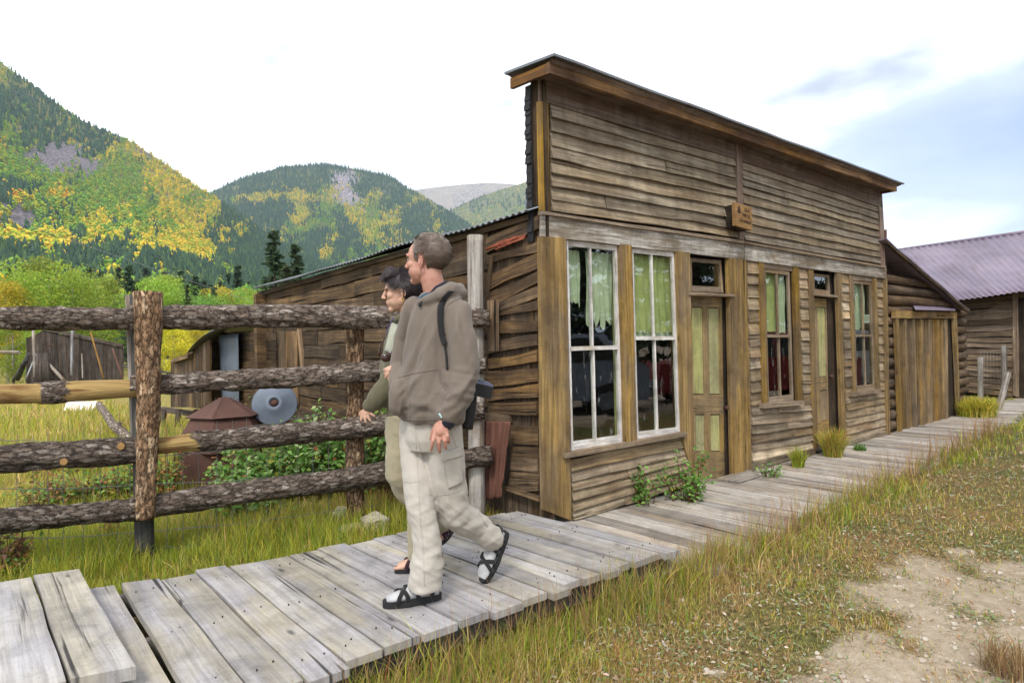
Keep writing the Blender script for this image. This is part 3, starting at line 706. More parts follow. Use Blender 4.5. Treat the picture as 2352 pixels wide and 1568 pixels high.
# transoms
t1, q1 = window([(1586, 592), (1656, 598), (1662, 672), (1587, 668)], -.03, None, .5, .03, .035, 0, ('sashwood',), two=False)
t2, q2 = window([(1869, 628), (1904, 632), (1907, 676), (1870, 672)], -.03, None, .5, .024, .03, 0, ('sashwood',), two=False)
jamb([(1656, 590), (1679, 592), (1685, 676), (1662, 674)], -.05, 0); jamb([(1904, 626), (1923, 628), (1926, 680), (1907, 678)], -.05, 0)
sill([(1583, 669), (1688, 676), (1688, 682), (1583, 677)], .06, .12, 'transom_bar'); sill([(1869, 672), (1925, 678), (1925, 683), (1869, 678)], .04, .09, 'transom_bar')
# ---------------------------------------------------------------- doors
def door(q, o, rows, handle=None):
    TL, TR, BR, BL = q
    def pt(u, v): return lerp2(lerp2(TL, TR, u), lerp2(BL, BR, u), v)
    mb = MB(); 
    # panels sit back; stiles and rails proud
    us = sorted({0, 1} | {u for r in rows for u in (r[0], r[1])}); 
    fq(mb, [pt(0, 0), pt(1, 0), pt(1, 1), pt(0, 1)], o - .022, .02, 6, 0, (1, 0, .3), 0, True)
    vs = sorted({(r[2], r[3]) for r in rows})
    prev = 0
    for v0, v1 in vs:
        fq(mb, [pt(0, prev), pt(1, prev), pt(1, v0), pt(0, v0)], o, .018, 4, 0, (.95, 0, random.random()))
        rr = sorted([r for r in rows if (r[2], r[3]) == (v0, v1)]); pu = 0
        for r in rr:
            if r[0] - pu > .005: fq(mb, [pt(pu, v0), pt(r[0], v0), pt(r[0], v1), pt(pu, v1)], o, .018, 4, 0, (1.0, 0, random.random()), 0, True)
            pu = r[1]
        fq(mb, [pt(pu, v0), pt(1, v0), pt(1, v1), pt(pu, v1)], o, .018, 4, 0, (1.0, 0, random.random()), 0, True)
        prev = v1
    fq(mb, [pt(0, prev), pt(1, prev), pt(1, 1), pt(0, 1)], o, .018, 4, 0, (.9, 0, random.random()))
    d = mb.build('door', M['doorwood'], SF)
    for r in rows:
        pm = MB(); i = .06 * (r[1] - r[0])
        fq(pm, [pt(r[0] + i, r[2] + .006), pt(r[1] - i, r[2] + .006), pt(r[1] - i, r[3] - .006), pt(r[0] + i, r[3] - .006)], o - .008, .012, 4, .001, (1, 0, random.random()), 0, True)
        pm.build('door_panel', M['doorgreen'] if r[4] else M['doorwood'], d)
    if handle:
        hm = MB(); c = fp(*pt(*handle), o); hm.tube([c, c + NV * .02, c + NV * .035, c + NV * .06], [.008, .008, .026, .018], 10, (.6, 0, .5)); hm.build('door_knob', M['rust'], d)
    return d
door([(1584, 680), (1661, 684), (1668, 1104), (1592, 1106)], -.06, [(.04, .38, .055, .53, 1), (.54, .86, .055, .53, 1), (.10, .38, .635, .84, 1), (.55, .84, .635, .84, 1)], (.955, .60))
door([(1869, 684), (1901, 687), (1908, 1008), (1878, 1018)], -.06, [(.25, .80, .06, .55, 1), (.30, .80, .64, .86, 0)], (.93, .55))
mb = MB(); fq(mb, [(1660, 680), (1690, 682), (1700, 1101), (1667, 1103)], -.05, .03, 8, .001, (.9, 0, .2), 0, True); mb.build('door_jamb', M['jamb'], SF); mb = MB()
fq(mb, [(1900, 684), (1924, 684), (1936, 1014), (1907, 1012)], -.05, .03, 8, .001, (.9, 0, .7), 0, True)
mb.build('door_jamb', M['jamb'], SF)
mb = MB()
fq(mb, [(1588, 1105), (1692, 1101), (1692, 1112), (1588, 1116)], .02, .14, 4, .002, (.7, 0, .5)); mb.build('door_threshold', M['deckfar'], SF); mb = MB(); fq(mb, [(1875, 1020), (1940, 1010), (1940, 1024), (1875, 1036)], .02, .14, 4, .002, (.5, 0, .5)); mb.build('door_threshold', M['deckfar'], SF); mb = MB()
for k in range(4):
    fbox(mb, frame_s(fp(1640 + 3 * k, 1100)), frame_s(fp(1712, 1100)) - .03 * k, .03 + .05 * k, .075 + .05 * k, ZW + .006, ZW + .035 - .005 * k, (.8, 0, random.random()), 4)
mb.build('doorstep', M['deckfar'], SF)
# ---------------------------------------------------------------- inside: a dark closed room
s0, s1 = frame_s(SW0) + .05, sR - .30
zroof = fp(1705, 560, 0).z
mb = MB()
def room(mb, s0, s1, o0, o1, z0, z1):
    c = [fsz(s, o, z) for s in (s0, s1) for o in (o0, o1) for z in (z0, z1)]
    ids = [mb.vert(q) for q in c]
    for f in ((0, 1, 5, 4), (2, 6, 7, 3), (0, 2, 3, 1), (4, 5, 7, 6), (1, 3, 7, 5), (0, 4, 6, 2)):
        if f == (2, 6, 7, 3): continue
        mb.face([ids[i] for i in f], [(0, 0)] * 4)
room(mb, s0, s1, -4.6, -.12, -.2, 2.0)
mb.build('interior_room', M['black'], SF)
# ---------------------------------------------------------------- left side wall of boards
random.seed(5)
def spt(px, py, o=0.0): return onplane(px, py, SW0 - DV * o, DV)
WL = MB()
# inner vertical boards seen through the gaps
ea, eb = (1240, 500), (592, 668)
k = 0
def eave(px): # image y of the eave at column px
    pts = [(476, 700), (592, 668), (700, 640), (900, 578), (1100, 520), (1180, 492), (1240, 484)]
    for (a, b), (c, d) in zip(pts, pts[1:]):
        if px <= c: return b + (d - b) * (px - a) / (c - a)
    return 484
pA, pB = spt(1240, 1170), spt(476, 900)
Lw = (pA - pB).length; pdv = (pB - pA); pdv.z = 0; pdv.normalize()
n = int(Lw / .17)
topz = lambda t: 1.0
for i in range(n):
    a = SW0 + pdv * (i * Lw / n); b = SW0 + pdv * ((i + 1) * Lw / n - .006)
    # image column of a, to read the eave there
    pxa = CX + F * a.x / a.y
    zt_ = spt(max(min(pxa, 1240), 476), eave(max(min(pxa, 1240), 476)) + 8).z
    if pxa < 590: zt_ = min(zt_, spt(max(pxa, 476), 758 + (590 - pxa) * .1).z)
    WL.plank(Vector((a.x, a.y, -.25)), Vector((a.x, a.y, zt_)), Vector((b.x, b.y, zt_)), Vector((b.x, b.y, -.25)), -DV, .02, 2, .002, (random.uniform(.6, 1.2), 0, random.random()))
WL.build('side_wall_inner_boards', M['battens'], SF)
WB = MB()
# outer horizontal boards, irregular: (y at the corner, y at far end) pairs fan with the leaning wall
def board(x0, y0, x1, y1, h0, h1, o=.035, tone=None, jit=.010, warp=.008, th=.03):
    """x0,y0 top at right; x1,y1 top at left; heights in picture pixels"""
    A, B, C_, D_ = spt(x1, y1 + h1, o), spt(x0, y0 + h0, o), spt(x0, y0, o), spt(x1, y1, o)
    WB.plank(A, B, C_, D_, -DV, th, max(3, int((A - B).length / .10)), jit, tone or (random.uniform(.55, 1.3), 0, random.random()), warp)
rows = [(498, 548, 30), (556, 590, 20), (582, 640, 34), (620, 672, 30), (660, 700, 22), (688, 712, 20), (736, 748, 22), (770, 782, 28), (806, 822, 26), (846, 856, 34), (878, 888, 22), (900, 908, 12), (924, 926, 26)]
for yr, yl, h in rows:
    board(1234, yr, 1118, yl + random.uniform(-4, 4), h + random.uniform(-3, 5), h + random.uniform(-4, 6), tone=(random.uniform(.7, 1.35), 0, random.random()), jit=.014, warp=.012)
for yr, h in ((980, 42), (1030, 24), (1058, 26), (1082, 14), (1100, 28)):
    board(1236, yr, 1172, yr - 2 + random.uniform(-3, 3), h, h, tone=(random.uniform(.7, 1.2), 0, random.random()), jit=.012, warp=.010)
board(1236, 1142, 1150, 1118, 8, 5, .06, (1.0, 0, .4)); board(1170, 955, 1110, 950, 12, 14); board(1165, 972, 1110, 968, 10, 14)
# the long run of the wall farther back: boards in staggered lengths following the eave to the ground
nrow = 11
for r in range(nrow):
    xs_ = [1120, 1010 + random.uniform(-30, 30), 880 + random.uniform(-30, 30), 760 + random.uniform(-30, 30), 688]
    if r % 2: xs_ = [1120, 950 + random.uniform(-30, 30), 800 + random.uniform(-30, 30), 688]
    if r < 3: xs_ = xs_[:-1] + [596 + 0 * r]
    for xa, xb in zip(xs_, xs_[1:]):
        def yy(x, t):
            top = eave(x) + 6; bot = 940 + (1130 - 940) * (x - 600) / 640
            if x < 690 and t <= 3 / nrow: bot = 940
            return top + (bot - top) * t
        ya, yb = yy(xa, r / nrow), yy(xb, r / nrow); ha, hb = yy(xa, (r + .93) / nrow) - ya, yy(xb, (r + .93) / nrow) - yb
        board(xa - 1, ya, xb, yb, ha, hb, .03, (random.uniform(.4, .95), 0, random.random()), .010, .008)
# lower left part under its own little roof
for r in range(8):
    y0 = 760 + r * 22
    board(634, y0 + 2, 480, y0 + 3, 21, 20, .03, (random.uniform(.35, .75), 0, random.random()), .008, .005)
board(688, 752, 636, 753, 40, 40, .02, (.4, 0, .2))
for x in (642, 656, 669):
    A = spt(x, 760, .05); B = spt(x + 13, 760, .05); C_ = spt(x + 13, 930, .05); D_ = spt(x, 930, .05)
    WB.plank(A, D_, C_, B, -DV, .03, 6, .003, (random.uniform(.8, 1.4), 0, random.random()), .003)
A = spt(682, 755, .06); WB.plank(A, spt(692, 868, .06), spt(698, 868, .06), spt(688, 755, .06), -DV, .03, 3, .002, (2.0, 0, .3))
WB.build('side_wall_boards', M['darkwood'], SF)
# odd boards nailed on: short bark edged slab, thin lath
mb = MB()
mb.plank(spt(1120, 806, .10), spt(1118, 690, .10), spt(1139, 688, .10), spt(1140, 806, .10), -DV, .03, 6, .004, (1.6, 0, .2), .002)
mb.plank(spt(1112, 700, .07), spt(1124, 585, .07), spt(1129, 585, .07), spt(1117, 700, .07), -DV, .02, 4, .001, (.9, 0, .2), .002)
mb.build('nailed_slab', M['darkwood'], SF)
mb = MB() # red splintered rag of bark under the eave
for k in range(26):
    t = random.random(); c = lerp2((1122, 572), (1196, 548), t); c = (c[0], c[1] + random.uniform(-7, 7) * (1 - abs(t - .5)))
    a = spt(c[0] - 13, c[1] + 5, .075 + random.uniform(0, .03)); b = spt(c[0] + 13, c[1] - 5, .075 + random.uniform(0, .03))
    mb.plank(a, b, b + UZ * .012, a + UZ * .008, -DV, .006, 3, .003, (random.uniform(.8, 1.3), 0, random.random()))
mb.build('red_splinters', plain('red_wood', (.34, .10, .055), .9, .4, 20), SF)
# rusted sheet leaning on the wall
def sheet(name, pts, o, mat, parent, label=None, nu=14, nv=20, wav=.01, fr=9, seed=1, rag=.006, plane=None, cat=None):
    f = plane or spt; mb = MB(); TL, TR, BR, BL = pts; ids = []
    for j in range(nv + 1):
        row = []
        for i in range(nu + 1):
            u, v = i / nu, j / nv; q = lerp2(lerp2(TL, TR, u), lerp2(BL, BR, u), v)
            e = rag * 1500 / 8
            if j in (0, nv) or i in (0, nu): q = (q[0] + e * noise.noise((v * 9, u * 7, seed)), q[1] + e * 1.5 * noise.noise((v * 7 + 5, u * 9, seed)))
            row.append(mb.vert(f(q[0], q[1], o + wav * math.sin(u * fr * 6.28) + .015 * noise.noise((u * 3, v * 3, seed))), (1, 0, .5)))
        ids.append(row)
    for j in range(nv):
        for i in range(nu): mb.face((ids[j][i], ids[j + 1][i], ids[j + 1][i + 1], ids[j][i + 1]), [(i / nu, j / nv), (i / nu, (j + 1) / nv), ((i + 1) / nu, (j + 1) / nv), ((i + 1) / nu, j / nv)], True)
    o_ = mb.build(name, mat, parent); m = o_.modifiers.new('th', 'SOLIDIFY'); m.thickness = .003
    if label: tag(o_, label, cat)
    return o_
sheet('rusty_sheet', [(1112, 966), (1172, 968), (1150, 1142), (1112, 1150)], .13, M['rustred'], None, 'rusty red torn metal sheet leaning on the dark side wall', 24, 30, .008, 4, 3, .016, cat='metal sheet')
sheet('metal_sheet', [(501, 769), (547, 766), (549, 940), (511, 940)], .12, M['bluesheet'], None, 'blue grey flat metal sheet leaning on the wall under the small curved roof', 12, 12, .003, 1, 5, .004, cat='metal sheet')
# ---- roofs
def corrugated(name, A, B, C_, D_, pitch, amp, mat, parent, nv=6, sag=0.0, th=.0015, wob=0.0):
    """A,B low edge; D,C high edge. corrugations run A->D"""
    L = (B - A).length; nu = int(L / pitch * 6); nrm = (B - A).cross(D_ - A).normalized(); Wd = (D_ - A).length
    if nrm.z < 0: nrm = -nrm
    us = np.linspace(0, 1, nu + 1); vs = np.linspace(0, 1, nv + 1); V = []; UV = []
    for v in vs:
        for u in us:
            p = A.lerp(B, u).lerp(D_.lerp(C_, u), v)
            p = p + nrm * (amp * math.sin(u * L / pitch * 6.2832) + wob * noise.noise((u * L * .8, v * Wd * .6, 4)) - sag * math.sin(v * 3.14))
            V.append(p); UV.append((u * L, v * Wd))
    mb = MB(); ids = [mb.vert(p, (1 + .12 * noise.cell(Vector((uv[0] / .66, int(uv[1] / (Wd * .5 + .001)), 1))), 0, .5)) for p, uv in zip(V, UV)]
    for j in range(nv):
        for i in range(nu):
            a = j * (nu + 1) + i; f = (a, a + 1, a + nu + 2, a + nu + 1); mb.face(f, [UV[k] for k in f], True)
    o = mb.build(name, mat, parent); m = o.modifiers.new('th', 'SOLIDIFY'); m.thickness = th * 2; return o
# main roof: eave over the side wall, rising away behind the false front
e0 = spt(1212, 484, .12); e1 = spt(582, 664, .16)
ez = (e0.z + e1.z) / 2
rise = DV * 3.1 + UZ * 1.0
corrugated('roof', e0, e1, e1 + rise, e0 + rise, .075, .009, M['galv'], SF, 6, .02, wob=.03)
rise2 = DV * (sR - .6 - frame_s(SW0)) 
ra, rb = e0 + rise, e1 + rise
ra2 = SW0 + DV * (sR - .25 - s_e) - NV * .12; rb2 = ra2 - NV * ((e1 - e0).length); ra2.z = rb2.z = e0.z - .2
corrugated('roof', ra2, rb2, rb + DV * .002, ra + DV * .002, .075, .009, M['galv'], SF, 4, 0)
mb = MB()
mb.plank(spt(1212, 492, .06), spt(590, 671, .06), spt(590, 682, .06), spt(1212, 506, .06), -DV, .05, 30, .006, (.45, 0, .4), .004)
mb.build('eave_board', M['darkwood'], SF)
# far wall closing the house
mb = MB(); a = SW0 + pdv * (Lw * .999)
mb.plank(Vector((e1.x, e1.y, -.3)), Vector((e1.x, e1.y, -.3)) + DV * 6, Vector((e1.x, e1.y, 2.3)) + DV * 6, Vector((e1.x, e1.y, e1.z - .08)), -NV, .1)
mb.build('rear_wall', M['darkwood'], SF)
# the small curved roof at the back corner
mb = MB(); A1, A2 = spt(512, 752, .55), spt(430, 810, .55)
cr_ = []
for k in range(9):
    t = k / 8; q = lerp2((520, 748), (428, 811), t); q = (q[0] - 7 * math.sin(t * 3.1), q[1] - 9 * math.sin(t * 3.14)); cr_.append(spt(q[0], q[1], .40))
nu = 70
for k, c in enumerate(cr_):
    for i in range(nu + 1):
        mb.vert(c + DV * (i / nu * 1.6) + UZ * (.010 * math.sin(i / nu * 1.6 / .08 * 6.28) + (i / nu) * .50), (1, 0, .5))
for k in range(8):
    for i in range(nu):
        a = k * (nu + 1) + i; mb.face((a, a + 1, a + nu + 2, a + nu + 1), [(i * .03, k * .1), (i * .03 + .03, k * .1), (i * .03 + .03, k * .1 + .1), (i * .03, k * .1 + .1)], True)
ro = mb.build('lean_to_roof', M['galv'], SF); m = ro.modifiers.new('t', 'SOLIDIFY'); m.thickness = .004
mb = MB()
mb.plank(spt(432, 812, .38), spt(392, 826, .38), spt(390, 834, .38), spt(430, 822, .38), -DV, .5, 3, .003, (1.6, 0, .4))
for k in range(11):
    x = 392 + k * 8.2; yt = 834 - (x - 392) * .62; yt = max(yt, 762)
    mb.plank(spt(x, 935, .30), spt(x, yt, .30), spt(x + 7.6, yt - 4, .30), spt(x + 7.6, 935, .30), -DV, .03, 3, .002, (random.uniform(.5, 1.3), 0, random.random()))
mb.build('lean_to_wall', M['darkwood'], SF)
# small chimney stub / flashing at the roof corner
mb = MB(); mb.plank(spt(1207, 480, -.1), spt(1222, 480, -.1), spt(1222, 443, -.1), spt(1207, 443, -.1), -DV, .1); mb.build('vent_box', M['bluesheet'], SF)
# ================================================================ SIGN
random.seed(3)
sg = MB()
c = fp(1709, 496, .19)
TL, TR, BR, BL = fp(1688, 464, .17), fp(1727, 477, .17), fp(1728, 529, .17), fp(1690, 517, .17)
sg.plank(BL, BR, TR, TL, NV, .035, 8, .002, (1, 0, .4), .001)
so_ = sg.build('sign_board', M['signwood']); 
tag(so_, 'small orange board sign with burnt lettering hung on the false front', 'sign')
bk_ = MB(); bk_.plank(fp(1692, 520, .135), fp(1722, 529, .135), fp(1722, 478, .135), fp(1692, 468, .135), NV, .13, tone=(.5, 0, .1))
bk_.build('bracket', M['jamb'], so_)
U_ = (TR - TL).normalized(); Vd = (BL - TL).normalized(); Ws = (TR - TL).length; Hs = (BL - TL).length
ink = plain('burnt_letters', (.05, .03, .02), .9)
def text_on(txt, u, v, size, name='lettering'):
    cu = bpy.data.curves.new(name, 'FONT'); cu.body = txt; cu.size = size; cu.extrude = .001; cu.align_x = 'CENTER'
    o = bpy.data.objects.new(name, cu); COL.objects.link(o)
    bpy.context.view_layer.update()
    me = bpy.data.meshes.new_from_object(o.evaluated_get(bpy.context.evaluated_depsgraph_get())); bpy.data.objects.remove(o)
    x = U_; n = NV; y = n.cross(x).normalized(); R = Matrix((x, y, n)).transposed().to_4x4()
    R.translation = TL + U_ * (u * Ws) + Vd * (v * Hs) + NV * .003
    me.transform(R); link(name, me, ink, so_)
text_on('QUA', .68, .26, .045); text_on('MISTLE', .62, .52, .045); text_on('CHI HUSLEY', .56, .78, .04)
tm = MB()
for k in range(5):
    cc = TL + U_ * (.22 * Ws) + Vd * ((.14 + .07 * k) * Hs) + NV * .003; w_ = .008 + .007 * k * (1 if k < 4 else 0)
    tm.box(cc, U_ * w_, Vd * .008, NV * .001)
tm.build('tree_emblem', ink, so_)
# ================================================================ LOG SHED beside the store
random.seed(31)
LS = empty('log_shed', fp(2040, 1000, -.05), 'log shed with striped plank garage door joined to the store', 'shed')
mb = MB()
ytop = lambda x: np.interp(x, [2036, 2091, 2140, 2196, 2222], [556, 602, 645, 692, 710])
def base(x): return np.interp(x, [2036, 2220], [1012, 962])
# logs, row by row along the front plane; the doorway is left open below the header
zb0, zr0 = fp(2050, 1005).z, 0
sL_, sRr = frame_s(fp(2036, 800, -.05)), frame_s(fp(2214, 800, -.05)); sd0, sd1 = frame_s(fp(2060, 850)), frame_s(fp(2204, 850))
for r in range(16):
    z = ZW - .05 + r * .148
    xa, xb = sL_, sRr
    # roof line limits the right end
    if z > 1.55:
        zz = lambda s: fp(*[(2036 + (s - sL_) / (sRr - sL_) * 178), ytop(2036 + (s - sL_) / (sRr - sL_) * 178)], 0).z
        ss = np.linspace(sL_, sRr + .2, 60); ok = [q for q in ss if zz(q) > z + .08]
        if not ok: continue
        xb = ok[-1]
    segs = [(xa, xb)] if z > 1.5 else [(xa, sd0), (sd1, xb + random.uniform(-.02, .12))]
    for a, b in segs:
        if b - a < .05: continue
        n = max(3, int((b - a) / .15)); rad = random.uniform(.066, .08)
        mb.tube([fsz(lerp(a, b, i / n), -.08 + random.uniform(-.004, .004), z + .012 * noise.noise((i * .3, r, 1))) for i in range(n + 1)], rad, 10, (random.uniform(.65, 1.3), 0, random.random()), bump=.010, bsc=5)
mb.build('log_wall', M['logs'], LS)
mb = MB(); ck = MB()
for r in range(15):
    z = ZW + .02 + r * .148; xb = sRr if z < 1.5 else sL_ + .5
    if z < 1.55: ck.box(fsz((sL_ + sd0) / 2, -.11, z), DV * (sd0 - sL_) / 2, NV * .02, UZ * .03, (1, 0, .5)); ck.box(fsz((sRr + sd1) / 2, -.11, z), DV * (sRr - sd1) / 2, NV * .02, UZ * .03, (1, 0, .5))
ck.plank(fsz(sL_, -.15, -.2), fsz(sRr, -.15, -.2), fsz(sRr, -.15, 1.55), fsz(sL_, -.15, 2.35), NV, .04, tone=(.4, 0, .4))
ck.build('chinking', M['battens'], LS)
# door
mb = MB(); ndo = 12
for k in range(ndo):
    a, b = k / ndo + .010, (k + 1) / ndo - .010
    q = [(2066, 733), (2178, 733), (2180, 978), (2074, 1001)]
    TLd, TRd, BRd, BLd = q; 
    fq(mb, [lerp2(TLd, TRd, a), lerp2(TLd, TRd, b), lerp2(BLd, BRd, b), lerp2(BLd, BRd, a)], -.02 + (k % 2) * .03, .03, 10, .002, (random.uniform(.75, 1.3), 0, random.random()), .002, True)
mb.build('garage_door', M['garage'], LS)
mb = MB()
fq(mb, [(2179, 733), (2192, 730), (2203, 967), (2181, 978)], -.03, .03, 6, .002, (.7, 0, .3), .002, True)
mb.build('door_side_plank', M['jamb'], LS)
mb = MB()
fq(mb, [(2056, 713), (2198, 717), (2198, 731), (2056, 731)], .035, .05, 6, .002, (1.1, 0, .3))
mb.build('door_header', M['ochre'], LS)
for q in ([(2058, 731), (2065, 731), (2074, 1003), (2068, 1005)], [(2191, 731), (2198, 731), (2208, 965), (2202, 967)]):
    mb = MB(); fq(mb, q, .03, .04, 6, .001, (.95, 0, random.random()), 0, True); mb.build('door_frame', M['ochre'], LS)
mb = MB(); mb.plank(fp(2103, 711, .12), fp(2195, 713, .12), fp(2192, 706, -.02), fp(2098, 702, -.02), NV + UZ, .008, 12, .003, (1.3, 0, .1)); mb.build('flashing', M['barnroof'], LS)
# sloping roof edge and roof sheet going back
mb = MB(); pr = [(2037, 549), (2060, 571), (2091, 596), (2115, 617), (2140, 638), (2168, 661), (2196, 687), (2215, 703), (2228, 711)]
pts = [fp(x, y, .12) for x, y in pr]
for a, b in zip(pts, pts[1:]):
    mb.plank(a - UZ * .05, b - UZ * .05, b, a, NV, .04, 3, .003, (.5, 0, .3))
mb.build('roof_edge', M['darkwood'], LS)
mb = MB()
for a, b in zip(pts, pts[1:]):
    mb.plank(a + UZ * .01, b + UZ * .01, b + UZ * .01 - NV * 4.5, a + UZ * .01 - NV * 4.5, UZ, .02, 3, .003, (1, 0, .3))
mb.build('roof', M['barnroof'], LS)
mb = MB(); mb.plank(fp(2030, 560, -.1), fp(2037, 560, -.1), fp(2037, 527, -.1), fp(2030, 529, -.1), NV, .1); mb.build('roof_post', M['rustred'], LS)
mb = MB(); q = fsz(sRr, -.1, -.25); mb.plank(q, q - NV * 4.4, q - NV * 4.4 + UZ * 1.75, q + UZ * 1.75, DV, .1); mb.build('side_wall', M['logs'], LS)
# round log end poking out low at the right corner
mb = MB(); mb.tube([fp(2214, 925, .05), fp(2216, 925, -.4)], .075, 12, (.9, 0, .3)); mb.build('log_end', M['logs'], LS)
# ================================================================ BARN beyond
random.seed(8)
BN0 = G(2260, 905, -.1); PV = -NV                                  # barn wall runs along -NV, facing the camera
def bp(px, py, o=0.0): return onplane(px, py, BN0 - DV * o, DV)
BN = empty('barn', BN0, 'long plank barn with faded purple corrugated metal roof behind the shed', 'barn')
mb = MB()
xl, xr_ = 2150, 2352 + 260
eav = lambda x: 688 - .112 * (x - 2197)
bot = lambda x: 905 + .13 * (x - 2260)
nr = 17
for r in range(nr):
    for xa, xb in ((xl, 2326), (2352, xr_)) if r > 0 else ((xl, xr_),):
        t0, t1 = r / nr, (r + .92) / nr
        f = lambda x, t: lerp(eav(x) + 2, bot(x), t)
        A, B, C_, D_ = bp(xa, f(xa, t1)), bp(xb, f(xb, t1)), bp(xb, f(xb, t0)), bp(xa, f(xa, t0))
        mb.plank(A, B, C_, D_, -DV, .04, 24, .012, (random.uniform(.6, 1.4), 0, random.random()), .012, lap=.02)
mb.build('board_wall', M['barn'], BN)
mb = MB(); mb.plank(bp(xl, 925, -.06), bp(xr_, 925, -.06), bp(xr_, eav(xr_), -.06), bp(xl, eav(xl), -.06), -DV, .04, tone=(.3, 0, .3)); mb.build('inner_wall', M['jamb'], BN)
mb = MB(); mb.plank(bp(2326, 908, .03), bp(2326, 672, .03), bp(2338, 671, .03), bp(2340, 912, .03), -DV, .05, 6, .002, (1.5, 0, .3)); mb.build('door_trim', M['barn'], BN)
mb = MB(); mb.plank(bp(2341, 912, -.02), bp(2339, 690, -.02), bp(2440, 686, -.02), bp(2440, 915, -.02), -DV, .05, 6, .002, (.6, 0, .3)); mb.build('door', M['jamb'], BN)
el, er_ = bp(2130, eav(2130) , .5), bp(2620, eav(2620), .5)
# ridge: same length, set back and up
rdg = lambda px, py: onplane(px, py, BN0 + DV * 4.6, DV)
rl, rr_ = rdg(1990, 585), rdg(2520, 509)
corrugated('roof', el, er_, rr_, rl, .105, .016, M['barnroof'], BN, 8, .02, wob=.04)
mb = MB(); mb.tube([rl, rr_], .05, 8); mb.build('ridge_cap', M['barnroof'], BN)
a, b = rl + DV * 4.5, rr_ + DV * 4.5; a.z = b.z = el.z
mb = MB(); mb.plank(a, b, rr_ - UZ * .03, rl - UZ * .03, DV, .02); mb.build('roof', M['barnroof'], BN)
# fence posts and mesh in front of the barn
random.seed(12)
fgp = 'grey fence posts in front of the barn'
def fpost(px0, py0, px1, py1, r, lab, tn=1.0):
    b = G(px1, py1, -.1); Y = b.y; t = P(px0, py0, Y); mb = MB()
    mb.tube(resample([b - UZ * .1, t], 8), r, 9, (tn, 0, random.random()), bump=.006, bsc=6)
    return tag(mb.build('fence_post', M['greypost']), lab, 'fence post', fgp)
fpost(2252, 820, 2252, 915, .052, 'weathered grey fence post nearest the log shed', .75)
fpost(2306, 793, 2306, 912, .055, 'tallest dark grey fence post behind the leaning one', .55)
fpost(2316, 855, 2290, 938, .050, 'pale grey fence post leaning to the right', 1.0)
fpost(2268, 812, 2267, 905, .02, 'thin pale stake between the fence posts', 1.2)
mb = MB(); a, b = G(2255, 912, -.1), G(2306, 910, -.1)
for k in range(9):
    z = .05 + k * .1; mb.tube([Vector((a.x, a.y, z)), Vector((b.x, b.y, z + .02))], .0025, 4)
for k in range(8):
    q = a.lerp(b, k / 7); mb.tube([Vector((q.x, q.y, -.05)), Vector((q.x, q.y, .88))], .0025, 4)
tag(mb.build('wire_mesh', M['wire']), 'wire netting stretched between grey posts by the barn', 'wire netting')
# ================================================================ HILLS
random.seed(17); rng = np.random.default_rng(17)
def topx(p):
    d = p - np.array([0, 0, H]); Y = d[:, 1]; x = (d[:, 0] * CR.x + d[:, 2] * CR.z) / Y; y = (d[:, 0] * CU.x + d[:, 2] * CU.z) / Y
    return CX + F * x, CY - F * y
def blobs(px, py, L):
    w_ = np.zeros(len(px))
    for x, y, rx, ry, a in L: w_ = np.maximum(w_, a * np.exp(-(((px - x) / rx) ** 2 + ((py - y) / ry) ** 2)))
    return w_
def hill(name, ridge, y_base, Y0, Y1, x0, x1, nx, ny, p=.85, rough=1.0, label=None, mat=None, behind=.35, basef=None, rocks=()):
    """ridge: picture line of the crest; the slope runs from distance Y0 (at picture height y_base) up to Y1"""
    rx = [a for a, b in ridge]; ry = [b for a, b in ridge]; V = []
    extra = 6
    for j in range(ny + extra):
        t = j / (ny - 1)
        for i in range(nx):
            px = lerp(x0, x1, i / (nx - 1)); yr = np.interp(px, rx, ry); yb = basef(px) if basef else y_base
            if t <= 1:
                Y = lerp(Y0, Y1, t); py = lerp(yb, yr, t ** p)
                w_ = math.sin(math.pi * min(t, 1)) ** .5 if t < 1 else 0
                py += rough * w_ * (16 * noise.noise((px / 160, t * 3, Y0 * .01)) + 8 * noise.noise((px / 60, t * 7, Y0 * .01)) + 3 * noise.noise((px / 22, t * 16, 2)))
                py -= (1 - w_) * (t > .5) * rough * 2.5 * noise.noise((px / 30, 5, 5))
                v = P(px, py, Y)
            else:
                k = t - 1; v = P(px, yr, Y1); top = v.z
                v = P(px, yr, lerp(Y1, Y1 * 1.12, k * (ny - 1) / extra)); v.z = top * (1 - .5 * k * (ny - 1) / extra)
            V.append(tuple(v))
    Fc = []
    for j in range(ny + extra - 1):
        for i in range(nx - 1): Fc.append((j * nx + i, j * nx + i + 1, (j + 1) * nx + i + 1, (j + 1) * nx + i))
    VA = np.array(V); qx, qy = topx(VA); rk_ = blobs(qx, qy, rocks) if len(rocks) else np.zeros(len(V))
    o = npmesh(name, V, Fc, mat, smooth=True, tone=np.stack([rk_, rk_, rk_], 1)); tag(o, label, kind='structure')
    return np.array(V, np.float32).reshape(ny + extra, nx, 3)[:ny]
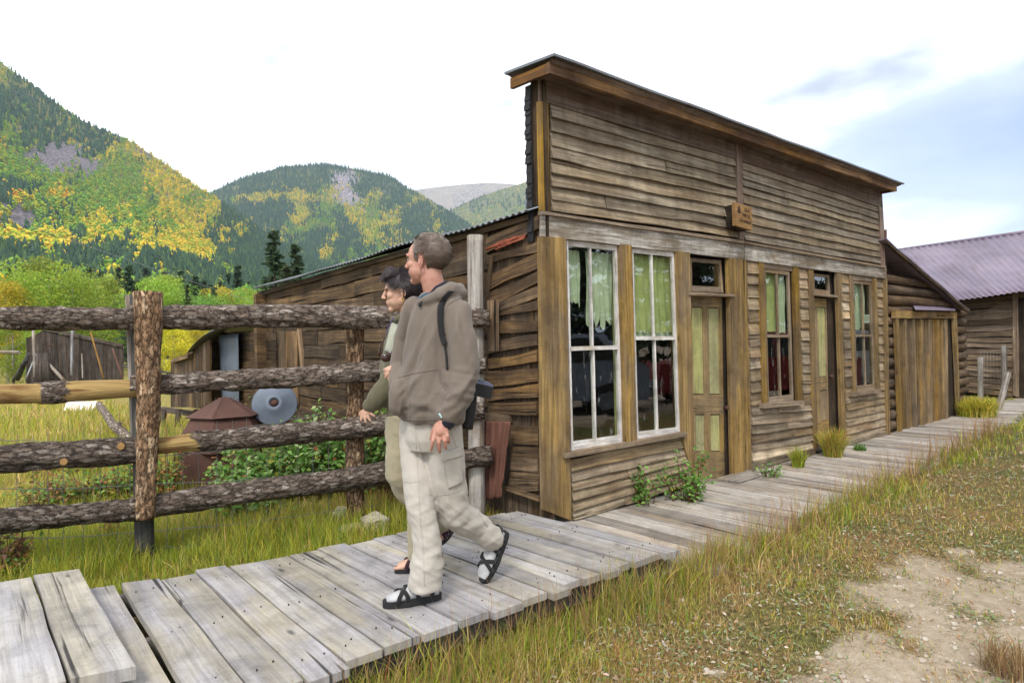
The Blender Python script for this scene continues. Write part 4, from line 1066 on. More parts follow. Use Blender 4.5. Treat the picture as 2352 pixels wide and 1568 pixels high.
def hillmat(name, g1, g2, rock, scale, rk=(.5, .62)):
    g = NG(name); p = g.pos(); a = g.noise(p, .02 * scale, 5, .6); b = g.noise(p, .12 * scale, 5, .7); c_ = g.noise(g.map(p, (.3 * scale, .3 * scale, .08 * scale)), 1, 5, .75)
    col = g.mix(g1, g2, g.ramp(b, [(.4, 0), (.6, 1)])); rc = g.mix(rock, tuple(q * .45 for q in rock), g.ramp(c_, [(.42, 0), (.58, 1)]))
    tw = g.tone()[1]; col = g.mix(col, rc, g.ramp(a, [(rk[0], 0), (rk[1], 1)])); cl = g.noise(g.map(p, (.35 * scale, .35 * scale, .11 * scale), (0, 0, 0), (0, .5, 0)), 1, 6, .75, .6); rr = g.mix(tuple(q * 1.25 for q in rock), tuple(q * .28 for q in rock), g.ramp(cl, [(.40, 0), (.60, 1)])); col = g.mix(col, rr, g.ramp(g.math('MULTIPLY_ADD', g.noise(p, .1 * scale, 3), .8, tw), [(.75, 0), (1.05, 1)])); return g.fin(col, .95, c_, .9, 3.0 / scale, .1)
HA = hillmat('near_mountain_ground', (.15, .17, .05), (.24, .20, .07), (.22, .19, .205), 1.0, (.60, .70))
HB = hillmat('middle_mountain_ground', (.10, .13, .06), (.20, .19, .07), (.33, .29, .31), .6, (.6, .7))
HC = hillmat('far_mountain_ground', (.36, .30, .25), (.30, .26, .22), (.40, .35, .32), .25, (.5, .6))
ridgeA = [(-900, -430), (-300, -60), (0, 142), (60, 187), (130, 238), (200, 285), (245, 303), (300, 325), (370, 370), (440, 420), (480, 445), (540, 488), (620, 545), (700, 590), (800, 640), (900, 690), (1000, 745), (1100, 770), (1300, 790)]
ridgeB = [(300, 500), (430, 465), (490, 440), (560, 408), (650, 384), (740, 378), (830, 390), (900, 407), (935, 432), (1000, 470), (1060, 505), (1120, 545), (1200, 600), (1400, 700), (1500, 740)]
ridgeC = [(850, 560), (950, 520), (1040, 480), (1100, 452), (1160, 433), (1215, 416), (1290, 400), (1400, 440), (1600, 540), (1900, 660), (2200, 715), (2600, 730), (3200, 735)]
ridgeD = [(700, 500), (800, 470), (880, 449), (945, 438), (1000, 430), (1060, 424), (1120, 420), (1180, 423), (1260, 440), (1400, 500), (1500, 560)]
ROCKA = [(130, 362, 85, 36, 1.5), (190, 385, 50, 26, 1.4), (55, 515, 85, 34, 1.5), (20, 480, 40, 26, 1.2), (330, 350, 60, 20, .6), (60, 360, 40, 20, .8)]
ROCKB = [(790, 412, 30, 24, 1.4), (800, 452, 36, 18, 1.3)]
gA = hill('mountain_slope', ridgeA, 775, 130, 900, -900, 1300, 190, 90, .9, 1.0, 'steep mountainside of aspens, conifers and grey cliffs rising at the left', HA, rocks=ROCKA)
gB = hill('mountain', ridgeB, 750, 850, 1700, 300, 1500, 120, 70, .8, 1.0, 'rounded forested mountain in the middle distance', HB, rocks=ROCKB)
gC = hill('mountain', ridgeC, 740, 1400, 2300, 850, 3200, 110, 40, .85, .8, 'forested shoulder of the valley behind the store', HB)
gD = hill('mountain', ridgeD, 640, 2700, 3300, 700, 1500, 60, 24, .8, .3, 'bare tan mountain crest far at the head of the valley', HC)
# ---------------------------------------------------------------- distant trees
def cone_proto(seed, nseg=6, tiers=4):
    r = np.random.default_rng(seed); V = []; Fc = []
    for t in range(tiers):
        z0 = .06 + .94 * t / tiers * .92; z1 = min(z0 + .94 / tiers * 1.7, 1.0) if t < tiers - 1 else 1.0
        rad = .19 * (1 - t / tiers) ** .8 + .025; b = len(V)
        for k in range(nseg):
            a = 6.2832 * (k + .5 * t) / nseg; rr = rad * r.uniform(.6, 1.25); V.append((rr * math.cos(a), rr * math.sin(a), z0 + r.uniform(-.03, .03)))
        V.append((r.uniform(-.01, .01), r.uniform(-.01, .01), z1))
        for k in range(nseg): Fc.append((b + k, b + (k + 1) % nseg, b + nseg))
    return np.array(V, np.float32), np.array(Fc, np.int32)
def blob_proto(seed):
    """a loose crown: several small leaf clusters, with gaps"""
    r = np.random.default_rng(seed); V = []; Fc = []
    for c in range(7):
        z = .28 + .66 * c / 6; rad0 = .20 * math.sin(math.pi * min(max((z - .12) / 1.0, 0), 1)) ** .7
        a = r.uniform(0, 6.28); cx, cy = rad0 * .8 * math.cos(a), rad0 * .8 * math.sin(a); s_ = .10 + .04 * r.random()
        b = len(V)
        for q in ((1, 0, 0), (-1, 0, 0), (0, 1, 0), (0, -1, 0), (0, 0, 1), (0, 0, -1)):
            V.append((cx + q[0] * s_ * r.uniform(.6, 1.3), cy + q[1] * s_ * r.uniform(.6, 1.3), z + q[2] * s_ * 1.2 * r.uniform(.7, 1.3)))
        for f in ((0, 2, 4), (2, 1, 4), (1, 3, 4), (3, 0, 4), (2, 0, 5), (1, 2, 5), (3, 1, 5), (0, 3, 5)): Fc.append(tuple(b + i for i in f))
    return np.array(V, np.float32), np.array(Fc, np.int32)
CP = [cone_proto(k) for k in range(5)]; BP = [blob_proto(k + 20) for k in range(5)]
def scatter(protos, pts, hs, cols, wid=1.0):
    Vs, Fs, Ts = [], [], []; off = 0; n = len(pts); which = rng.integers(0, len(protos), n); ang = rng.uniform(0, 6.28, n)
    for k, (V, Fc) in enumerate(protos):
        idx = np.where(which == k)[0]
        if not len(idx): continue
        ca, sa = np.cos(ang[idx]), np.sin(ang[idx]); h = hs[idx][:, None]; wv = wid * rng.uniform(.85, 1.25, len(idx))[:, None]
        X = (V[None, :, 0] * ca[:, None] - V[None, :, 1] * sa[:, None]) * h * wv + pts[idx, 0][:, None]
        Y = (V[None, :, 0] * sa[:, None] + V[None, :, 1] * ca[:, None]) * h * wv + pts[idx, 1][:, None]
        Z = V[None, :, 2] * h + pts[idx, 2][:, None] - .03 * h
        VV = np.stack([X, Y, Z], -1).reshape(-1, 3); m = len(V)
        FF = (Fc[None] + (np.arange(len(idx)) * m)[:, None, None]).reshape(-1, 3) + off; off += len(VV)
        jit = rng.uniform(.86, 1.14, (len(idx), m, 1)); Ts.append((cols[idx][:, None, :] * jit).reshape(-1, 3)); Vs.append(VV); Fs.append(FF)
    if not Vs: return np.zeros((0, 3)), np.zeros((0, 3), int), np.zeros((0, 3))
    return np.concatenate(Vs), np.concatenate(Fs), np.concatenate(Ts)
g = NG('distant_foliage'); cc_, _, _, _ = g.tone()
tl = g.n('BsdfTranslucent'); g.put(tl.inputs['Color'], cc_); g.put(g.b.inputs['Base Color'], cc_); g.b.inputs['Roughness'].default_value = .8; g.b.inputs['Specular IOR Level'].default_value = .1
ms = g.n('MixShader'); ms.inputs[0].default_value = .3; g.put(ms.inputs[1], g.b.outputs[0]); g.put(ms.inputs[2], tl.outputs[0]); g.nt.links.new(ms.outputs[0], g.out.inputs['Surface'])
M['foliage'] = g.m
def surf(grid, u, v):
    """bilinear point of a hill grid, u across 0..1, v up 0..1"""
    ny, nx, _ = grid.shape; x = np.clip(u * (nx - 1), 0, nx - 1.001); y = np.clip(v * (ny - 1), 0, ny - 1.001)
    i, j = x.astype(int), y.astype(int); fx, fy = (x - i)[:, None], (y - j)[:, None]
    return (grid[j, i] * (1 - fx) + grid[j, i + 1] * fx) * (1 - fy) + (grid[j + 1, i] * (1 - fx) + grid[j + 1, i + 1] * fx) * fy
CON = np.array((.060, .11, .068)); CON2 = np.array((.10, .165, .07)); GRN = np.array((.21, .38, .06)); YGR = np.array((.44, .50, .05)); YEL = np.array((.78, .58, .06)); ORG = np.array((.80, .42, .04))
def nz_(px, py, s, k): return np.array([noise.noise((a / s, b / s, k)) for a, b in zip(px, py)])
def forest(name, grid, n, hr, rockL, conL, yelL, orgL, grnL, label, base=(.35, .25, .0, .25), wid=1.0, vmax=1.0, crest=0, dens=None):
    ng, mg = grid.shape[:2]
    u = rng.uniform(0, 1, n); v = rng.uniform(0, 1, n) ** .9 * vmax
    P_ = surf(grid, u, v)
    if crest:
        u2 = rng.uniform(0, 1, crest); P2 = surf(grid, u2, rng.uniform(.97, 1.0, crest)); P_ = np.concatenate([P_, P2])
    px, py = topx(P_); keep = (px > -160) & (px < 1330) & (py > -140) & (py < 790)
    P_, px, py = P_[keep], px[keep], py[keep]; n1 = nz_(px, py, 34, 1.3) + .6 * nz_(px, py, 13, 4.4); n2 = nz_(px, py, 55, 7.7) + .5 * nz_(px, py, 17, 2.1)
    r = blobs(px, py, rockL); k = r < .72 + .5 * n1 + .5 * rng.uniform(-1, 1, len(px))
    P_, px, py, n1, n2 = P_[k], px[k], py[k], n1[k], n2[k]
    wc = base[0] + blobs(px, py, conL) + n1 * .55; wy = base[1] + blobs(px, py, yelL) + n2 * .5; wo_ = base[2] + blobs(px, py, orgL) + n2 * .35; wg = base[3] + blobs(px, py, grnL) - n2 * .4
    Wt = np.stack([wc, wy, wo_, wg]) + rng.normal(0, .11, (4, len(px))); ty = Wt.argmax(0)
    h = rng.uniform(*hr, len(px)) * (1.25 - .6 * (v[keep][k] if not crest else np.concatenate([v, np.ones(crest)])[keep][k])) * np.where(ty == 0, 1.1, .72)
    col = np.zeros((len(px), 3)); col[ty == 0] = CON; col[ty == 1] = YEL; col[ty == 2] = ORG; col[ty == 3] = GRN
    sel = (ty == 1) & (rng.random(len(px)) < .45); col[sel] = YGR; sel = (ty == 3) & (rng.random(len(px)) < .35); col[sel] = YGR * .85
    sel = (ty == 0) & (rng.random(len(px)) < .3); col[sel] = CON2
    col *= rng.uniform(.84, 1.16, (len(px), 1))
    c = ty == 0
    A = scatter(CP, P_[c], h[c], col[c], wid); B = scatter(BP, P_[~c], h[~c], col[~c], wid * 1.25)
    V = np.concatenate([A[0], B[0]]); Fc = np.concatenate([A[1], B[1] + len(A[0])]); T = np.concatenate([A[2], B[2]])
    o = npmesh(name, V, Fc, M['foliage'], tone=T); tag(o, label, 'forest', kind='stuff'); print(name, len(px))
forest('forest', gA, 48000, (7, 11),
       ROCKA,
       [(60, 250, 150, 75, .75), (215, 320, 55, 40, .8), (120, 290, 90, 50, .6), (30, 430, 70, 30, .5), (620, 600, 130, 90, 1.1), (760, 680, 200, 80, .9), (540, 500, 50, 60, .5), (300, 620, 200, 38, .6), (40, 620, 60, 30, .7), (460, 640, 200, 45, .45)],
       [(400, 420, 90, 45, 1.0), (330, 350, 90, 28, .5), (470, 470, 50, 45, .6), (330, 520, 180, 60, .35), (430, 580, 90, 30, .9), (70, 575, 100, 25, .9), (250, 560, 70, 30, .5), (460, 500, 60, 40, .6)],
       [(140, 500, 45, 40, .55), (40, 445, 50, 22, .45), (150, 470, 40, 30, .4)],
       [(60, 400, 110, 40, .7), (250, 440, 90, 60, .6), (330, 470, 100, 70, .4), (280, 400, 80, 40, .5)],
       'autumn forest of dark conifers and golden aspens covering the left mountainside', (.22, .26, 0, .40), 1.0, 1.0, 500)
forest('forest', gB, 38000, (9, 15),
       ROCKB,
       [(650, 400, 170, 28, .9), (870, 420, 80, 25, .8), (560, 430, 80, 25, .9), (700, 520, 60, 60, .3), (950, 500, 60, 60, .4), (600, 500, 60, 60, .4), (1050, 520, 60, 60, .5)],
       [(590, 455, 60, 16, .9), (720, 455, 90, 16, .8), (830, 500, 40, 60, .6), (700, 500, 30, 30, .6), (790, 432, 40, 10, .9), (900, 560, 60, 60, .3), (1010, 450, 30, 16, .7)],
       [(690, 505, 26, 16, .5)],
       [(860, 520, 40, 60, .6), (700, 530, 60, 40, .4), (960, 620, 80, 40, .6), (760, 480, 60, 30, .4)],
       'mixed blue green conifer forest with yellow aspen streaks on the middle mountain', (.42, .22, -.1, .22), .85, 1.0, 900)
forest('forest', gC, 14000, (13, 18), [], [(1120, 470, 120, 22, .8)], [(1170, 475, 70, 20, .7), (1100, 490, 60, 20, .4)], [], [(1180, 490, 60, 20, .7)],
       'forest on the valley shoulder right of the middle mountain', (.3, .25, -.1, .3), .85, 1.0, 300)
forest('forest', gD, 700, (9, 14), [(1100, 425, 200, 12, 1.6)], [], [], [], [], 'thin scatter of dark trees at the foot of the bare crest', (1, 0, -1, 0), .8, .55)
# ================================================================ TREES one can tell apart (valley floor)
g = NG('leaf_crown'); cc_, _, _, _ = g.tone(); oi = g.n('ObjectInfo')
hs = g.n('HueSaturation'); g.put(hs.inputs['Color'], cc_); g.put(hs.inputs['Value'], g.math('MULTIPLY_ADD', oi.outputs['Random'], .5, .75)); g.put(hs.inputs['Hue'], g.math('MULTIPLY_ADD', oi.outputs['Random'], .03, .485))
tl = g.n('BsdfTranslucent'); g.put(tl.inputs['Color'], hs.outputs[0]); g.put(g.b.inputs['Base Color'], hs.outputs[0]); g.b.inputs['Roughness'].default_value = .6
ms = g.n('MixShader'); ms.inputs[0].default_value = .4; g.put(ms.inputs[1], g.b.outputs[0]); g.put(ms.inputs[2], tl.outputs[0]); g.nt.links.new(ms.outputs[0], g.out.inputs['Surface'])
M['crown'] = g.m
M['trunkpale'] = plain('aspen_trunk_bark', (.42, .40, .34), .8, .5, 8, c2=(.12, .10, .08)); M['trunkdark'] = plain('conifer_trunk_bark', (.10, .07, .05), .9)
def cards(C, Nn, sz, cols, asp=1.0):
    """leaf sized quads at centres C with normals Nn"""
    n = len(C); a = rng.normal(size=(n, 3)); t = np.cross(Nn, a); t /= np.linalg.norm(t, axis=1)[:, None] + 1e-9; b = np.cross(Nn, t)
    s = sz[:, None]; q = np.stack([C - t * s * asp, C - b * s * .55, C + t * s * asp, C + b * s * .55], 1).reshape(-1, 3)
    return q, np.arange(n * 4).reshape(-1, 4), np.repeat(cols, 4, 0)
def aspen_mesh(seed, col, h=6.0, n=9000, leaf=.060, wide=.30):
    r = np.random.default_rng(seed); nc = 42; cz = r.uniform(.22, .97, nc); prof = np.sin(np.pi * np.clip((cz - .10) / 1.0, 0, 1)) ** .75
    ca = r.uniform(0, 6.28, nc); cr_ = np.sqrt(r.uniform(.05, 1, nc)) * prof * wide; cc = np.stack([cr_ * np.cos(ca), cr_ * np.sin(ca), cz], 1) * h
    k = r.integers(0, nc, n); d = r.normal(size=(n, 3)); d /= np.linalg.norm(d, axis=1)[:, None]; rad = r.uniform(.35, 1, n) ** .5
    Rr = (.085 + .045 * r.random(nc)) * h; C = cc[k] + d * (rad * Rr[k])[:, None] * np.array([1, 1, .95]); Nn = d + r.normal(size=(n, 3)) * .6; Nn /= np.linalg.norm(Nn, axis=1)[:, None]
    colr = np.array(col)[None] * r.uniform(.65, 1.3, (n, 1)) * (.8 + .4 * r.random(nc))[k][:, None]; colr[:, 0] *= r.uniform(.8, 1.25, n)
    return cards(C, Nn, np.full(n, leaf) * r.uniform(.6, 1.4, n), colr)
def tree_obj(kind, loc, h, proto, label, group):
    root = empty(kind, loc, label, 'tree', group); s = h / 6.0
    for nm, me in proto:
        o = bpy.data.objects.new(nm, me); COL.objects.link(o); o.parent = root
    root.scale = (s, s, s); root.rotation_euler.z = random.uniform(0, 6.28); return root
def aspen_proto(seed, col, wide=.3):
    q, f, t = aspen_mesh(seed, col, wide=wide); o = npmesh('crown', q, f, M['crown'], tone=t); me = o.data; bpy.data.objects.remove(o)
    mb = MB(); mb.tube([(0, 0, -.3), (.05, 0, 2), (0, .05, 4), (0, 0, 5.4)], [.10, .075, .05, .015], 7)
    for k in range(7):
        a = k * 2.4; z = 1.6 + .5 * k; mb.tube([(0, 0, z), (.5 * math.cos(a), .5 * math.sin(a), z + .5), (.9 * math.cos(a), .9 * math.sin(a), z + .8)], [.03, .02, .008], 5)
    o = mb.build('trunk', M['trunkpale']); m2 = o.data; bpy.data.objects.remove(o); return [('crown', me), ('trunk', m2)]
def conifer_proto(seed, col, wide=.19, n=5200, drop=.25):
    r = np.random.default_rng(seed); h = 6.0; Vs = []
    nb = 150; bz = np.sort(r.uniform(.05, .985, nb)); ba = r.uniform(0, 6.28, nb); bl = wide * h * (1 - bz) ** .8 * r.uniform(.65, 1.2, nb) + .06
    k = r.integers(0, nb, n); s = r.uniform(0, 1, n) ** .7; L = bl[k] * s
    C = np.stack([L * np.cos(ba[k]), L * np.sin(ba[k]), bz[k] * h - drop * L + .12 * L * s], 1) + r.normal(size=(n, 3)) * np.array([.05, .05, .03]) * (1.2 - s)[:, None] * 1.4
    Nn = np.tile([0, 0, 1.0], (n, 1)) + r.normal(size=(n, 3)) * .55; Nn /= np.linalg.norm(Nn, axis=1)[:, None]
    t = np.stack([np.cos(ba[k]), np.sin(ba[k]), -.3 + 0 * s], 1) + r.normal(size=(n, 3)) * .35; t -= Nn * (t * Nn).sum(1)[:, None]; t /= np.linalg.norm(t, axis=1)[:, None]; b = np.cross(Nn, t)
    sz = r.uniform(.07, .14, n)[:, None]; q = np.stack([C - t * sz, C - b * sz * .35, C + t * sz, C + b * sz * .35], 1).reshape(-1, 3)
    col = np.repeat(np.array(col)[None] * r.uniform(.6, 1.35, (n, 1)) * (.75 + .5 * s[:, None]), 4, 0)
    o = npmesh('crown', q, np.arange(n * 4).reshape(-1, 4), M['crown'], tone=col); me = o.data; bpy.data.objects.remove(o)
    mb = MB(); mb.tube([(0, 0, -.3), (0, 0, 3), (0, 0, 5.9)], [.11, .06, .01], 7)
    for i in range(0, nb, 3): mb.tube([(0, 0, bz[i] * h), (bl[i] * .8 * math.cos(ba[i]), bl[i] * .8 * math.sin(ba[i]), bz[i] * h - drop * bl[i] * .8)], [.018, .006], 4, cap=False)
    o = mb.build('trunk', M['trunkdark']); m2 = o.data; bpy.data.objects.remove(o); return [('crown', me), ('trunk', m2)]
LIME = (.28, .39, .04); LIM2 = (.20, .35, .06); YLW = (.58, .52, .04); ORG2 = (.66, .38, .03)
AP = [aspen_proto(1, LIME), aspen_proto(2, LIME, .36), aspen_proto(3, LIM2, .26), aspen_proto(4, YLW, .28)]
AO = aspen_proto(6, ORG2, .3); CPR = [conifer_proto(1, (.070, .12, .06)), conifer_proto(2, (.060, .115, .055), .15), conifer_proto(3, (.09, .12, .06), .22)]
def vz(px, Y):
    """valley floor height"""
    x = (px - CX) / F * Y; return gh(x, Y) - .1
def place(kind, proto, px, ytop, Y, label, group):
    b = P(px, 790, Y); z0 = vz(px, Y); h = P(px, ytop, Y).z - z0; return tree_obj(kind, (b.x, b.y, z0), h, proto, label, group)
ga, gc = 'lime green aspens across the valley floor', 'dark conifers across the valley floor'
big = [(60, 612, 42, 1, 'tall lime green aspen at the left edge above the top rail'), (118, 600, 46, 0, 'tallest rounded lime aspen left of the fence post'), (170, 612, 44, 1, 'broad lime aspen beside the tallest rounded one'),
       (18, 655, 40, 3, 'yellowing aspen at the far left edge')]
for px, yt, Y, k, lab in big: place('aspen_tree', AP[k], px, yt, Y, lab, ga)
place('aspen_tree', AO, -6, 640, 50, 'orange gold aspen at the left border', ga)
ORD = ['first', 'second', 'third', 'fourth', 'fifth', 'sixth', 'seventh', 'eighth', 'ninth', 'tenth', 'eleventh', 'twelfth', 'thirteenth', 'fourteenth', 'fifteenth', 'sixteenth', 'seventeenth', 'eighteenth', 'nineteenth', 'twentieth']
ORD += ['twenty ' + w_ for w_ in ORD[:9]] + ['thirtieth'] + ['thirty ' + w_ for w_ in ORD[:9]] + ['fortieth'] + ['forty ' + w_ for w_ in ORD[:9]]
random.seed(77)
for i, px in enumerate(sorted([215, 232, 247, 262, 352, 372, 395, 418, 438, 462, 486, 506, 530, 548, 566, 90, 140, 30, 200, 300, 320, 580, 600, 640])):
    k = random.choice((0, 0, 2, 2, 1, 3)); Y = random.uniform(55, 85); yt = random.uniform(640, 672)
    if 348 < px < 400: yt = random.uniform(634, 645); k = 0
    if px > 400: yt = random.uniform(650, 685)
    place('aspen_tree', AP[k], px + random.uniform(-4, 4), yt, Y, ORD[i] + ' lime green aspen from the left in the far row', ga)
for i, px in enumerate(sorted([420, 440, 400, 455, 560, 540, 30, 75])):  # lower bushes seen under the top rail
    place('aspen_tree', AP[3 if i > 1 else 0], px, random.uniform(735, 750), random.uniform(30, 38), ORD[i] + ' low yellow green aspen from the left seen under the top rail', 'low aspens under the top rail')
for px, yt, Y, k, lab in ((300, 605, 60, 0, 'dark spruce rising just left of the fence post'), (316, 648, 58, 2, 'shorter brownish spruce beside the fence post'), (240, 640, 90, 1, 'slim dark spruce between lime aspens'),
                          (452, 628, 80, 1, 'tall slim spruce left of the side wall roof'), (432, 650, 75, 0, 'spruce with broad skirt right of the fence post'), (494, 655, 75, 1, 'slim spruce below the golden slope'),
                          (470, 640, 95, 0, 'spruce standing behind the slim ones'), (532, 668, 80, 1, 'small spruce near the low roof end'), (205, 655, 95, 1, 'thin spruce behind the broad lime aspen')):
    place('spruce_tree', CPR[k], px, yt, Y, lab, gc)
for i in range(30):
    px = -40 + i * 21 + random.uniform(-5, 5); Y = random.uniform(95, 150); place('spruce_tree', CPR[i % 3], px, random.uniform(600, 655) if px < 560 else 640, Y, ORD[i] + ' dark spruce from the left in the belt at the mountain foot', 'dark conifers at the mountain foot')
place('spruce_tree', CPR[0], 634, 524, 26, 'big dark spruce rising behind the side wall roof, taller of the pair', 'pair of big spruces')
place('spruce_tree', CPR[0], 682, 556, 25, 'big dark spruce behind the roof, right and shorter of the pair', 'pair of big spruces')
place('spruce_tree', CPR[2], 660, 600, 18, 'pale young spruce tip just above the roof edge', 'pair of big spruces')
for i, px in enumerate((740, 770, 800, 840)): place('spruce_tree', CPR[1], px, 640 - (px - 740) * .25, 60, ORD[i] + ' dark spruce tip from the left above the side wall roof', 'dark conifers across the valley floor')
# ================================================================ LOG FENCE
random.seed(41)
FD = (FP2 - FP0); FD.z = 0; FD.normalize(); FN = Vector((FD.y, -FD.x, 0))       # FN faces the boardwalk
def fn(px, py, o=0.0): return onplane(px, py, FP0 + FN * o, FN)
PB = P(1093, 1000, 5.22); PB.z = 0; F2D = Vector((PB.x - FP1.x, PB.y - FP1.y, 0)).normalized(); F2N = Vector((F2D.y, -F2D.x, 0))
def fn2(px, py, o=0.0): return onplane(px, py, FP1 + F2N * o, F2N)   # the last bay, bent a little towards the boardwalk
RF = empty('log_fence', FP0, 'rail fence of rough barked logs beside the boardwalk', 'fence')
def rail(a, b, r0, r1, o=.05, tone=1.0, peel=None, mat='bark', sag=0.0, bump=.021, n=None, ex=None, squash=1.0, f=None):
    """a,b picture points of the log's axis; radii in metres"""
    A, B = (f or fn)(*a, o), (f or fn)(*b, o)
    if ex: A = A + (A - B).normalized() * ex
    L = (B - A).length; n = n or int(L / .022); pts = []
    for i in range(n + 1):
        t = i / n; p = A.lerp(B, t) + UZ * (sag * math.sin(t * math.pi) + .012 * noise.noise((t * L * 1.7, a[1], 3))) + FN * .008 * noise.noise((t * L * 1.7, a[1], 9)); pts.append(p)
    mb = MB(); mb.tube(pts, [lerp(r0, r1, i / n) * (1 + .10 * noise.noise((i / n * L * 2.6, a[1], 5))) for i in range(n + 1)], 26, (tone, 0, random.random()), bump=bump, bsc=9, peel=peel)
    return mb.build('rail', M[mat], RF)
K = lambda px_r, Y: px_r * Y / F
rail((0, 729), (345, 733), K(28, 3.9), K(23, 4.4), .05, 1.0, ex=1.3, mat='bark', bump=.024)
rail((300, 728), (862, 727), K(27, 4.4), K(24, 5.2), .05, 1.1, bump=.026)
rail((792, 731), (1124, 731), K(23, 5.2), K(19, 5.2), .06, 1.05, f=fn2)
def peelL(us, a, p):
    px = CX + F * p.x / p.y
    d = math.hypot((px - 122) / 42, 1) ; m = 1.0
    if abs(px - 122) < 28 + 16 * noise.noise((us * 7, math.sin(a) * 2, math.cos(a) * 2)): m = 0
    if p.z > 1.09 - .012 * 0 and 95 < px < 205 and noise.noise((us * 9, a, 2)) > -.3: m = 0
    return m
rail((0, 903), (345, 892), K(29, 3.9), K(23, 4.4), .05, 1.0, peelL, ex=1.3, bump=.012)
rail((300, 886), (890, 853), K(23, 4.4), K(22, 5.2), .05, 1.15)
rail((800, 858), (1116, 839), K(20, 5.2), K(17, 5.2), .06, .9, f=fn2)
rail((0, 1053), (345, 1031), K(33, 3.9), K(29, 4.4), .05, .8, ex=1.3)
def peel3(us, a, p):
    px = CX + F * p.x / p.y
    return 1.0 if px < 432 + 28 * noise.noise((a * 1.3, 2, 2)) + 18 * math.sin(a + 1) else 0
rail((300, 1029), (900, 975), K(22, 4.4), K(24, 5.2), .05, .95, peel3)
rail((800, 985), (1112, 941), K(20, 5.2), K(18, 5.2), .06, .95, f=fn2)
rail((0, 1197), (345, 1166), K(27, 3.9), K(24, 4.4), .05, .72, ex=1.3)
rail((300, 1168), (890, 1085), K(26, 4.4), K(24, 5.2), .05, .95)
rail((800, 1096), (1131, 1046), K(22, 5.2), K(20, 5.2), .06, .85, f=fn2)
# cut branch stubs on the third left rail
for q in ((278, 1024), (147, 1059)):
    mb = MB(); c = fn(*q, .05 + K(30, 4.1) - .006); mb.tube([c - FN * .02, c + FN * .018], K(8, 4.1), 12, (1.5, 1, .5)); mb.build('branch_stub', M['signwood'], RF)
# posts
mb = MB(); mb.tube(resample([fn(322, 676, -.03), fn(333, 1300, -.03)], 14), K(21, 4.4), 14, (1.2, 0, .3), bump=.003, bsc=4); mb.build('post', M['oldpost'], RF)
mb = MB(); mb.plank(fn(300, 1030, -.05), fn(287, 677, -.05), fn(309, 677, -.05), fn(316, 1030, -.05), FN, .05, 8, .002, (1.2, 0, .2), .001); mb.build('backing_board', M['greypost'], RF)
mb = MB(); pts = resample([fn(340, 670, .135), fn(341, 930, .135), fn(335, 1190, .135)], 70)
mb.tube(pts, [lerp(K(30, 4.3), K(19, 4.3), i / 69) for i in range(70)], 30, (1.25, 0, .3), bump=.013, bsc=8); mb.build('post_slab', M['bark_post'], RF)
mb = MB(); pts = resample([fn(815, 752, -.05), fn(815, 960, -.05), fn(817, 1215, -.05)], 60)
mb.tube(pts, [lerp(K(20, 5.2), K(21, 5.2), i / 59) for i in range(60)], 22, (1.0, 0, .8), bump=.009, bsc=8); mb.build('post', M['bark_post'], RF)
mb = MB(); pts = resample([fn2(1092, 541, -.02), fn2(1093, 850, -.02), fn2(1096, 1190, -.02)], 40)
mb.tube(pts, K(19, 5.2), 18, (1.0, 0, .8), bump=.004, bsc=5); mb.build('post', M['greypost'], RF)
# wire netting strung behind the rails
mb = MB()
def wire_line(y0, y1, y2, sag=6):
    pts = []
    for i in range(61):
        px = lerp(-60, 870, i / 60); py = np.interp(px, [-60, 333, 815, 870], [y0, y1, y2, y2 - 6]); 
        d = abs(((px + 60) / 393) if px < 333 else (px - 333) / 482); py += sag * math.sin(min(d, 1) * math.pi) + 3 * noise.noise((px / 40, y0, 1)); pts.append(fn(px, py, -.10))
    mb.tube(pts, .0026, 4, cap=False)
for a, b, c in ((1005, 1012, 935), (1058, 1048, 1000), (1120, 1112, 1075), (1175, 1170, 1120), (1235, 1220, 1165), (1290, 1262, 1200)): wire_line(a, b, c)
for i in range(24):
    px = -40 + i * 38 + random.uniform(-8, 8); k = (px + 60) / 930
    y0 = lerp(1008, 938, k) ; y1 = lerp(1300, 1205, k)
    mb.tube([fn(px + 4 * noise.noise((y / 30, i, 1)), y, -.10) for y in np.linspace(y0, y1, 14)], .0022, 4, cap=False)
mb.build('wire_netting', M['wire'], RF)
# ================================================================ YARD
random.seed(51)
# collapsed plank shed far left
b0 = G(165, 884, -.42); YS = b0.y
def yp(px, py, o=0.0): return P(px, py, YS - o)
YH = empty('plank_shed', b0, 'collapsing dark plank shed with sloping top at the far left of the yard', 'shed')
mb = MB()
for k in range(24):
    x0 = 60 + k * 9.3; x1 = x0 + 8.9; t = lambda x: np.interp(x, [45, 70, 102, 276, 290], [790, 772, 757, 795, 798])
    mb.plank(yp(x0, 892), yp(x0, t(x0) + random.uniform(-2, 3)), yp(x1, t(x1) + random.uniform(-2, 3)), yp(x1, 892), Vector((0, -1, 0)), .05, 4, .01, (random.uniform(.5, 1.3), 0, random.random()), .01)
mb.build('plank_wall', M['yardwood'], YH)
mb = MB(); mb.plank(yp(98, 757, .1), yp(280, 797, .1), yp(280, 790, .1), yp(98, 750, .1), Vector((0, -1, 0)), .1, 8, .01, (1.3, 0, .4), .01); mb.build('top_rail', M['yardwood'], YH)
mb = MB(); a, b = yp(60, 892), yp(60, 775); mb.plank(a, a + Vector((-.3, 4, 0)), b + Vector((-.3, 4, -.3)), b, Vector((-1, 0, 0)), .05); mb.build('side_wall', M['yardwood'], YH)
